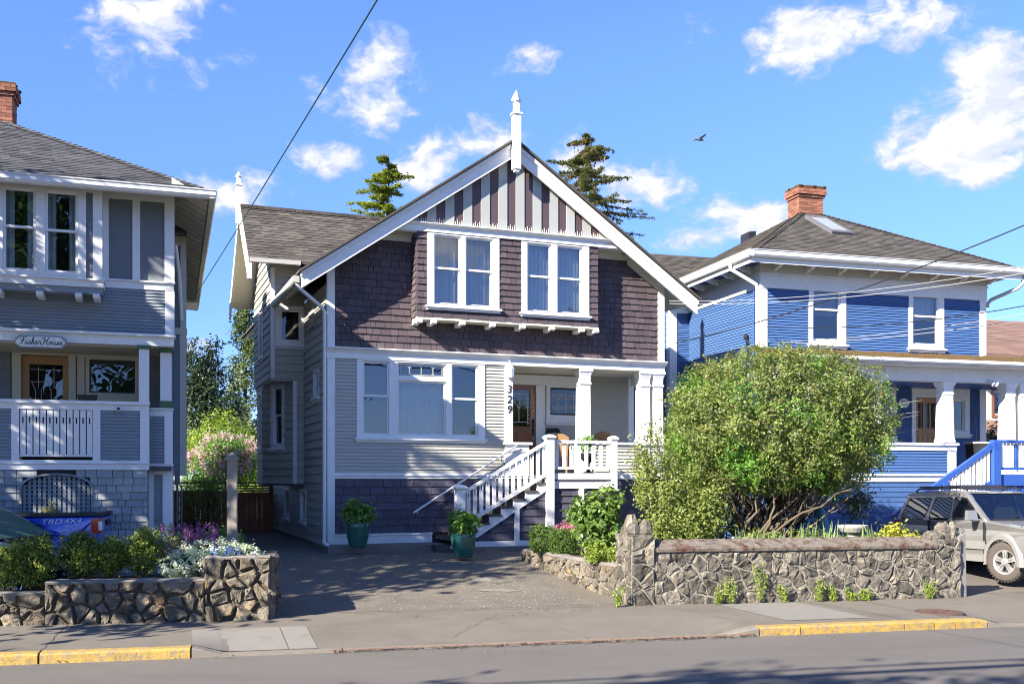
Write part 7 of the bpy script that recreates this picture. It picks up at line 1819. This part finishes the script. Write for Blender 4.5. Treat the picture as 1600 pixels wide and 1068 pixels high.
t0 = street_tree((-12.6, 12.0, .1), 'tall street tree up the kerb from the slate house')
street_tree((-11.0, -3.1, 0), 'street tree across the road near the overhead wires', 1.0, t0, 1.)
street_tree((-7.2, -3.4, 0), 'street tree across the road behind the viewpoint', 1.02, t0, 4.)
street_tree((-1.5, -17, 0), 'street tree across the road at the garden gate', 1.65, t0, .5)
street_tree((13.5, -14, 0), 'street tree across the road opposite the blue house', .85, t0, 3.)
street_tree((20, -20, 0), 'street tree furthest across the road to the east', 1., t0, 5.)

# ---- fallen petals and leaf litter
n = 2600; V = []; 
while len(V) < n:
    s, q = random.uniform(.6, 6.2), random.uniform(2.6, 9.2)
    if random.random() > (.25 + .75 * min(1, abs(s - 1.5) / 3.5)) * (.4 + .6 * min(1, (q - 2) / 4)): continue
    x, y = st_xy(s, q); z = hq(q) + .008; a = random.uniform(0, 6.28); r = random.uniform(.010, .026); c, s_ = math.cos(a) * r, math.sin(a) * r
    V.append([(x - c, y - s_, z), (x + s_ * .6, y - c * .6, z + .006), (x + c, y + s_, z + .003), (x - s_ * .6, y + c * .6, z + .004)])
raw_quads('fallen_petals', 'petal_fallen', None, np.array(V), RG.random(n), kind='stuff', label='pale fallen petals scattered over the driveway asphalt')
V = []
for k in range(1500):
    s = random.uniform(1.7, 7.6) if k < 1150 else random.uniform(-6, 9); q = -abs(random.gauss(0, .05)) - .01 if k < 1150 else -abs(random.gauss(0, .3)); x, y = st_xy(s, q)
    if k > 1350: s, q = random.uniform(3, 7), random.uniform(1.8, 2.6); x, y = st_xy(s, q)
    z = .034 if k <= 1350 else walk_z(s, q) + .004; a = random.uniform(0, 6.28); r = random.uniform(.008, .024); c, s_ = math.cos(a) * r, math.sin(a) * r
    V.append([(x - c, y - s_, z), (x + s_ * .6, y - c * .6, z + .01), (x + c, y + s_, z + .004), (x - s_ * .6, y + c * .6, z + .008)])
raw_quads('leaf_litter', 'leaf_litter', None, np.array(V), RG.random(len(V)), kind='stuff', label='reddish brown leaf litter gathered along the gutter')

# ================================================================== SMALL THINGS, WIRES
def wire(name, label, a, b_, sag, r, m, group=None, n=26):
    A, B_ = Vector(a), Vector(b_); pts = []
    for i in range(n + 1):
        t = i / n; q = A.lerp(B_, t); q.z -= sag * 4 * t * (1 - t); pts.append(q)
    mb = MB(); mb.tube(pts, r, 5); return mb.build(name, m, None, label=label, cat='wire', group=group)
POLE = (13.2, 13.6); PB = (4.95, -6.4)
def pole(loc, H_, label):
    T = thing('utility_pole', label, 'pole', (*loc, 0), 0, 'utility poles'); b = MB(); b.tube([(0, 0, 0), (0, 0, H_)], .15, 12, r1=.11); b.build('shaft', 'weathered_post', T)
    B1('cross_arm', 'weathered_post', T, (-1.1, 1.1, -.06, .06, H_ - .5, H_ - .38)); b = MB()
    for x in (-1, -.4, .4, 1): b.lathe([(.03, H_ - .379), (.05, H_ - .33), (.03, H_ - .28)], 8, (x, 0, 0))
    b.build('insulator', 'insulator', T); return T
pole(POLE, 9.2, 'utility pole down the street past the blue house'); pole(PB, 8.4, 'utility pole across the road behind the viewpoint')
c0 = (13.2, 13.6, 8.7)
wire('service_wire', 'green service wire rising steeply from the slate house into the sky', (-6.75, 21.6, 6.15), (4.95, -6.4, 6.13), .12, .0075, 'wire_green')
wire('service_wire', 'thick black wire sagging from the plum house corner to upper right', at_px(1056, 536, 24.9), c0, .55, .013, 'wire_black')
wire('service_wire', 'upper of two pale wires passing under the plum eave', at_px(1046, 470, 24.9), (13.2, 13.6, 6.6), .55, .007, 'wire_grey')
wire('service_wire', 'lower of two pale wires passing under the plum eave', at_px(1046, 474, 24.95), (13.2, 13.6, 6.45), .55, .008, 'wire_grey')
wire('service_wire', 'twisted grey wire looping low before the blue house windows', at_px(1198, 511, 25.3), (13.2, 13.6, 6.3), .62, .010, 'wire_black')
wire('service_wire', 'thin pale wire crossing the right hand blue window', at_px(1225, 534, 25.4), (13.2, 13.6, 5.9), .35, .007, 'wire_grey')
wire('service_wire', 'lowest thin wire over the blue siding', at_px(1242, 536, 25.4), (13.2, 13.6, 5.75), .35, .008, 'wire_grey')
for i, (dz, dq) in enumerate(((0, 0), (.12, -.5), (-.7, .3))):
    a, b_ = st_xy(-60, -9.2 + dq), st_xy(62, -9.2 + dq); wire('street_wire', ['lower street wire above the far road edge', 'upper street wire above the far road edge', 'telephone cable above the far road edge'][i], (*a, 8.0 + dz), (*b_, 8.0 + dz), .25, .03 if i < 2 else .04, 'wire_black')
# gull
x, y, z = at_px(1093, 218, 46); T = thing('gull', 'small dark bird flying in the blue sky', 'bird', (x, y, z), R(25)); b = MB(); b.lathe([(.005, -.24), (.05, -.12), (.07, 0), (.05, .12), (.03, .2), (.004, .25)], 8, (0, 0, 0), Matrix.Rotation(R(90), 4, 'Y')); b.build('body', 'bird_grey', T)
for s in (-1, 1):
    b = MB(); p = [(.08, 0, .03), (.12, s * .22, .16), (.02, s * .5, .12), (-.04, s * .5, .11), (-.02, s * .22, .15), (-.08, 0, .03)]; b.prism([(q[0], q[1]) for q in p], lambda u, v: (u, v, .03 + .35 * abs(v) - .45 * v * v), lambda u, v: (u, v, .045 + .35 * abs(v) - .45 * v * v)); b.build('wing', 'bird_grey', T)
# sign over the slate porch
T = thing('house_sign', 'white sign with clipped corners and black script lettering over the slate porch', 'sign', (-6.4405, 19.2, 0), R(18.6))
a0, a1, z0, z1, c = -2.66, -1.82, 4.56, 4.785, .07
oc = lambda g: [(a0 + c + g, z0 + g), (a1 - c - g, z0 + g), (a1 - c * .55 - g, z0 + c * .55 + g), (a1 - g, z0 + c + g), (a1 - g, z1 - c - g), (a1 - c * .55 - g, z1 - c * .55 - g), (a1 - c - g, z1 - g), (a0 + c + g, z1 - g), (a0 + c * .55 + g, z1 - c * .55 - g), (a0 + g, z1 - c - g), (a0 + g, z0 + c + g), (a0 + c * .55 + g, z0 + c * .55 + g)]
b = MB(); b.prism(oc(0), lambda a, z: (a, -.365, z), lambda a, z: (a, -.395, z)); b.build('board', 'slate_siding', T); b = MB(); b.prism(oc(.022), lambda a, z: (a, -.39, z), lambda a, z: (a, -.402, z)); b.build('face', 'sign_face', T)
S_ = {'F': [[(.0, .9), (.25, 1.0), (.6, .95), (.95, 1.05)], [(.5, .95), (.42, .5), (.3, .1), (.05, -.02), (-.08, .12)], [(.2, .5), (.45, .55), (.65, .5)]], 'i': [[(0, .0), (.12, .25), (.2, .45), (.15, .1), (.25, .0), (.38, .15)], [(.24, .64), (.27, .66)]],
      's': [[(0, 0), (.2, .3), (.25, .5), (.35, .25), (.28, .02), (.1, .02), (.4, .08), (.5, .18)]], 'h': [[(0, 0), (.25, .6), (.32, .95), (.2, .9), (.14, .4), (.1, 0), (.22, .35), (.36, .42), (.34, .1), (.42, 0), (.55, .15)]],
      'e': [[(0, .1), (.25, .25), (.28, .42), (.14, .42), (.1, .15), (.22, .0), (.42, .15)]], 'r': [[(0, 0), (.15, .35), (.2, .48), (.24, .38), (.38, .4), (.34, .12), (.42, 0), (.55, .12)]],
      'H': [[(.0, .75), (.1, .95), (.3, .9), (.25, .4), (.1, .0), (-.08, .05)], [(.85, 1.0), (.68, .7), (.55, .2), (.65, .0), (.85, .12)], [(.12, .45), (.4, .52), (.75, .55)]], 'o': [[(.1, .3), (.22, .45), (.1, .38), (.06, .15), (.18, .0), (.3, .15), (.26, .4), (.4, .36), (.46, .34)]], 'u': [[(0, .1), (.14, .42), (.1, .12), (.2, 0), (.34, .2), (.4, .42), (.38, .1), (.46, 0), (.58, .14)]], ' ': []}
W_ = {'F': .72, 'i': .34, 's': .46, 'h': .52, 'e': .38, 'r': .5, 'H': .9, 'o': .42, 'u': .54, ' ': .12}
tot = sum(W_[ch] for ch in 'Fisher House'); sc_ = .70 / tot; cx = -2.59; b = MB()
for ch in 'Fisher House':
    for stp in S_[ch]:
        pts = [Vector((cx + (p[0] + .12 * p[1]) * sc_, -.404, 4.625 + p[1] * sc_ * 1.05)) for p in stp]; fine = []
        for i in range(len(pts) - 1):
            p0, p1, p2, p3 = pts[max(0, i - 1)], pts[i], pts[i + 1], pts[min(len(pts) - 1, i + 2)]
            for k in range(4): t = k / 4; fine.append(.5 * ((2 * p1) + (p2 - p0) * t + (2 * p0 - 5 * p1 + 4 * p2 - p3) * t * t + (3 * p1 - p0 - 3 * p2 + p3) * t ** 3))
        fine.append(pts[-1]); b.tube(fine, .0062 if ch in 'FH' else .0052, 5)
    cx += W_[ch] * sc_
b.build('script_lettering', 'sign_ink', T)
lp = lambda fr, x, y, z: (fr[0] + math.cos(R(fr[2])) * x - math.sin(R(fr[2])) * y, fr[1] + math.sin(R(fr[2])) * x + math.cos(R(fr[2])) * y, z)
FL, FM, FB = (-6.4405, 19.2, 18.6), (-4.1155, 22.5, 21.1), (6.294, 25.5, 16.2)
T = thing('security_camera', 'small white camera fixed on the slate porch rail', 'camera', lp(FL, -.94, -.34, 3.46), R(18.6)); B1('mount', 'insulator', T, (-.05, .05, -.03, .0, .0, .1)); b = MB(); b.lathe([(.03, 0), (.04, .01), (.045, .1), (.02, .11)], 10, (0, -.03, .04), Matrix.Rotation(R(90), 4, 'X')); b.build('housing', 'insulator', T); b = MB(); b.lathe([(.028, 0), (.01, .012)], 10, (0, -.142, .04), Matrix.Rotation(R(90), 4, 'X')); b.build('lens', 'black_plastic', T)
T = thing('planter_box', 'black planter box lying on the slate porch rail', 'planter', lp(FL, -1.48, -.28, 3.642), R(18.6)); b = MB(); b.hexa([(-.15, -.06, 0), (.15, -.06, 0), (.15, .06, 0), (-.15, .06, 0), (-.17, -.08, .09), (.17, -.08, .09), (.17, .08, .09), (-.17, .08, .09)]); b.build('box', 'black_plastic', T); B1('rim', 'black_plastic', T, (-.18, .18, -.09, .09, .091, .105))
T = thing('wall_mailbox', 'black metal mailbox on the plum porch wall beside the door', 'mailbox', lp(FM, 6.13, 1.58, 3.0), R(21.1)); B1('box', 'dark_iron', T, (-.16, .16, -.12, 0, 0, .44)); b = MB(); b.hexa([(-.17, -.14, .44), (.17, -.14, .44), (.17, .0, .50), (-.17, .0, .50), (-.17, -.14, .455), (.17, -.14, .455), (.17, .0, .52), (-.17, .0, .52)]); b.build('lid', 'dark_iron', T); B1('slot_plate', 'alloy', T, (-.06, .08, -.124, -.12, .36, .385))
def chair(name, label, x, y, rz, m, arch):
    T = thing(name, label, 'chair', lp(FM, x, y, 2.3), R(21.1) + rz); b = MB(); b.box(-.23, .23, -.22, .22, .41, .45); b.build('seat', m, T)
    for sx in (-.2, .2):
        for sy in (-.19, .19): B1('leg', m, T, (sx - .022, sx + .022, sy - .022, sy + .022, 0, .409))
    b = MB(); pr = [(-.23, .45), (.23, .45), (.25, .95)] + ([(.25 * math.cos(t), .95 + .16 * math.sin(t)) for t in [math.pi * i / 10 for i in range(1, 10)]] if arch else [(.1, 1.03), (-.1, 1.03)]) + [(-.25, .95)]
    b.prism(pr, lambda u, v: (u, .2 + (v - .45) * .2, v), lambda u, v: (u, .235 + (v - .45) * .2, v)); b.build('backrest', m, T)
    for sx in (-.26, .26): B1('armrest', m, T, (sx - .03, sx + .03, -.2, .25, .64, .67)); B1('arm_support', m, T, (sx - .02, sx + .02, -.18, -.14, .45, .639))
    return T
chair('porch_chair', 'light oak chair on the plum porch', 6.0, .9, R(160), 'chair_wood', False); chair('wicker_chair', 'brown wicker armchair with rounded back on the plum porch', 7.05, .9, R(190), 'wicker', True)
T = thing('plant_stand', 'dark iron plant stand with leafy plant on the plum porch landing', 'plant stand', lp(FM, 6.08, -.72, 2.3)); b = MB(); b.lathe([(.22, 0), (.2, .03), (.05, .1), (.03, .25), (.05, .3)], 10); b.build('foot', 'dark_iron', T); b = MB(); b.lathe([(.10, .301), (.19, .4), (.2, .52), (.17, .5)], 14); b.build('urn', 'dark_iron', T)
p, nm, t = cloud([(0, 0, .72, .24, .22, .22)], 420, .05, 8, .2); o_ = leaf_mesh('plant_foliage', 'leaf_hydrangea', T, p, nm, .085 * RG.uniform(.7, 1.3, len(p)), t, .5)
T = thing('porch_bin', 'dark bin with white lid standing on the blue porch', 'bin', lp(FB, 5.55, -1.2, 2.3), R(16)); b = MB(); b.hexa([(-.2, -.18, 0), (.2, -.18, 0), (.2, .18, 0), (-.2, .18, 0), (-.24, -.22, .8), (.24, -.22, .8), (.24, .22, .8), (-.24, .22, .8)]); b.build('bin_body', 'black_plastic', T); B1('lid', 'gutter_grey', T, (-.26, .26, -.24, .24, .801, .85))
T = thing('broom', 'broom leaning beside the blue porch window', 'broom', lp(FB, 6.38, -.12, 2.3), R(16)); b = MB(); b.tube([(0, -.1, .2), (0, .05, 1.75)], .014, 8); b.build('handle', 'door_wood', T); b = MB(); b.hexa([(-.16, -.16, 0), (.16, -.16, 0), (.16, -.08, 0), (-.16, -.08, 0), (-.05, -.13, .25), (.05, -.13, .25), (.05, -.07, .25), (-.05, -.07, .25)]); b.build('bristles', 'wicker', T)
x, y, _ = at_px(1556, 690, 33); shrub('garden_conifer', 'small dark conifer seen through the blue porch', (x, y, .6), [(0, 0, 1.6, .5, .5, 1.5), (0, 0, 2.7, .3, .3, .9), (.5, 0, 1.4, .6, .5, 1.1)], 4200, .1, 'leaf_dark', cat='conifer', clump=.08, per=14, shell=.3, nst=1, stem=.05)
x, y, _ = at_px(1578, 690, 34); shrub('far_shrub', 'olive green shrub seen between the blue porch posts', (x, y, .6), [(0, 0, 1.6, .9, .7, 1.2), (.8, 0, 1.4, .8, .7, 1.1)], 5200, .1, 'leaf_rose', clump=.12, per=14, shell=.3, nst=3, stem=.03)
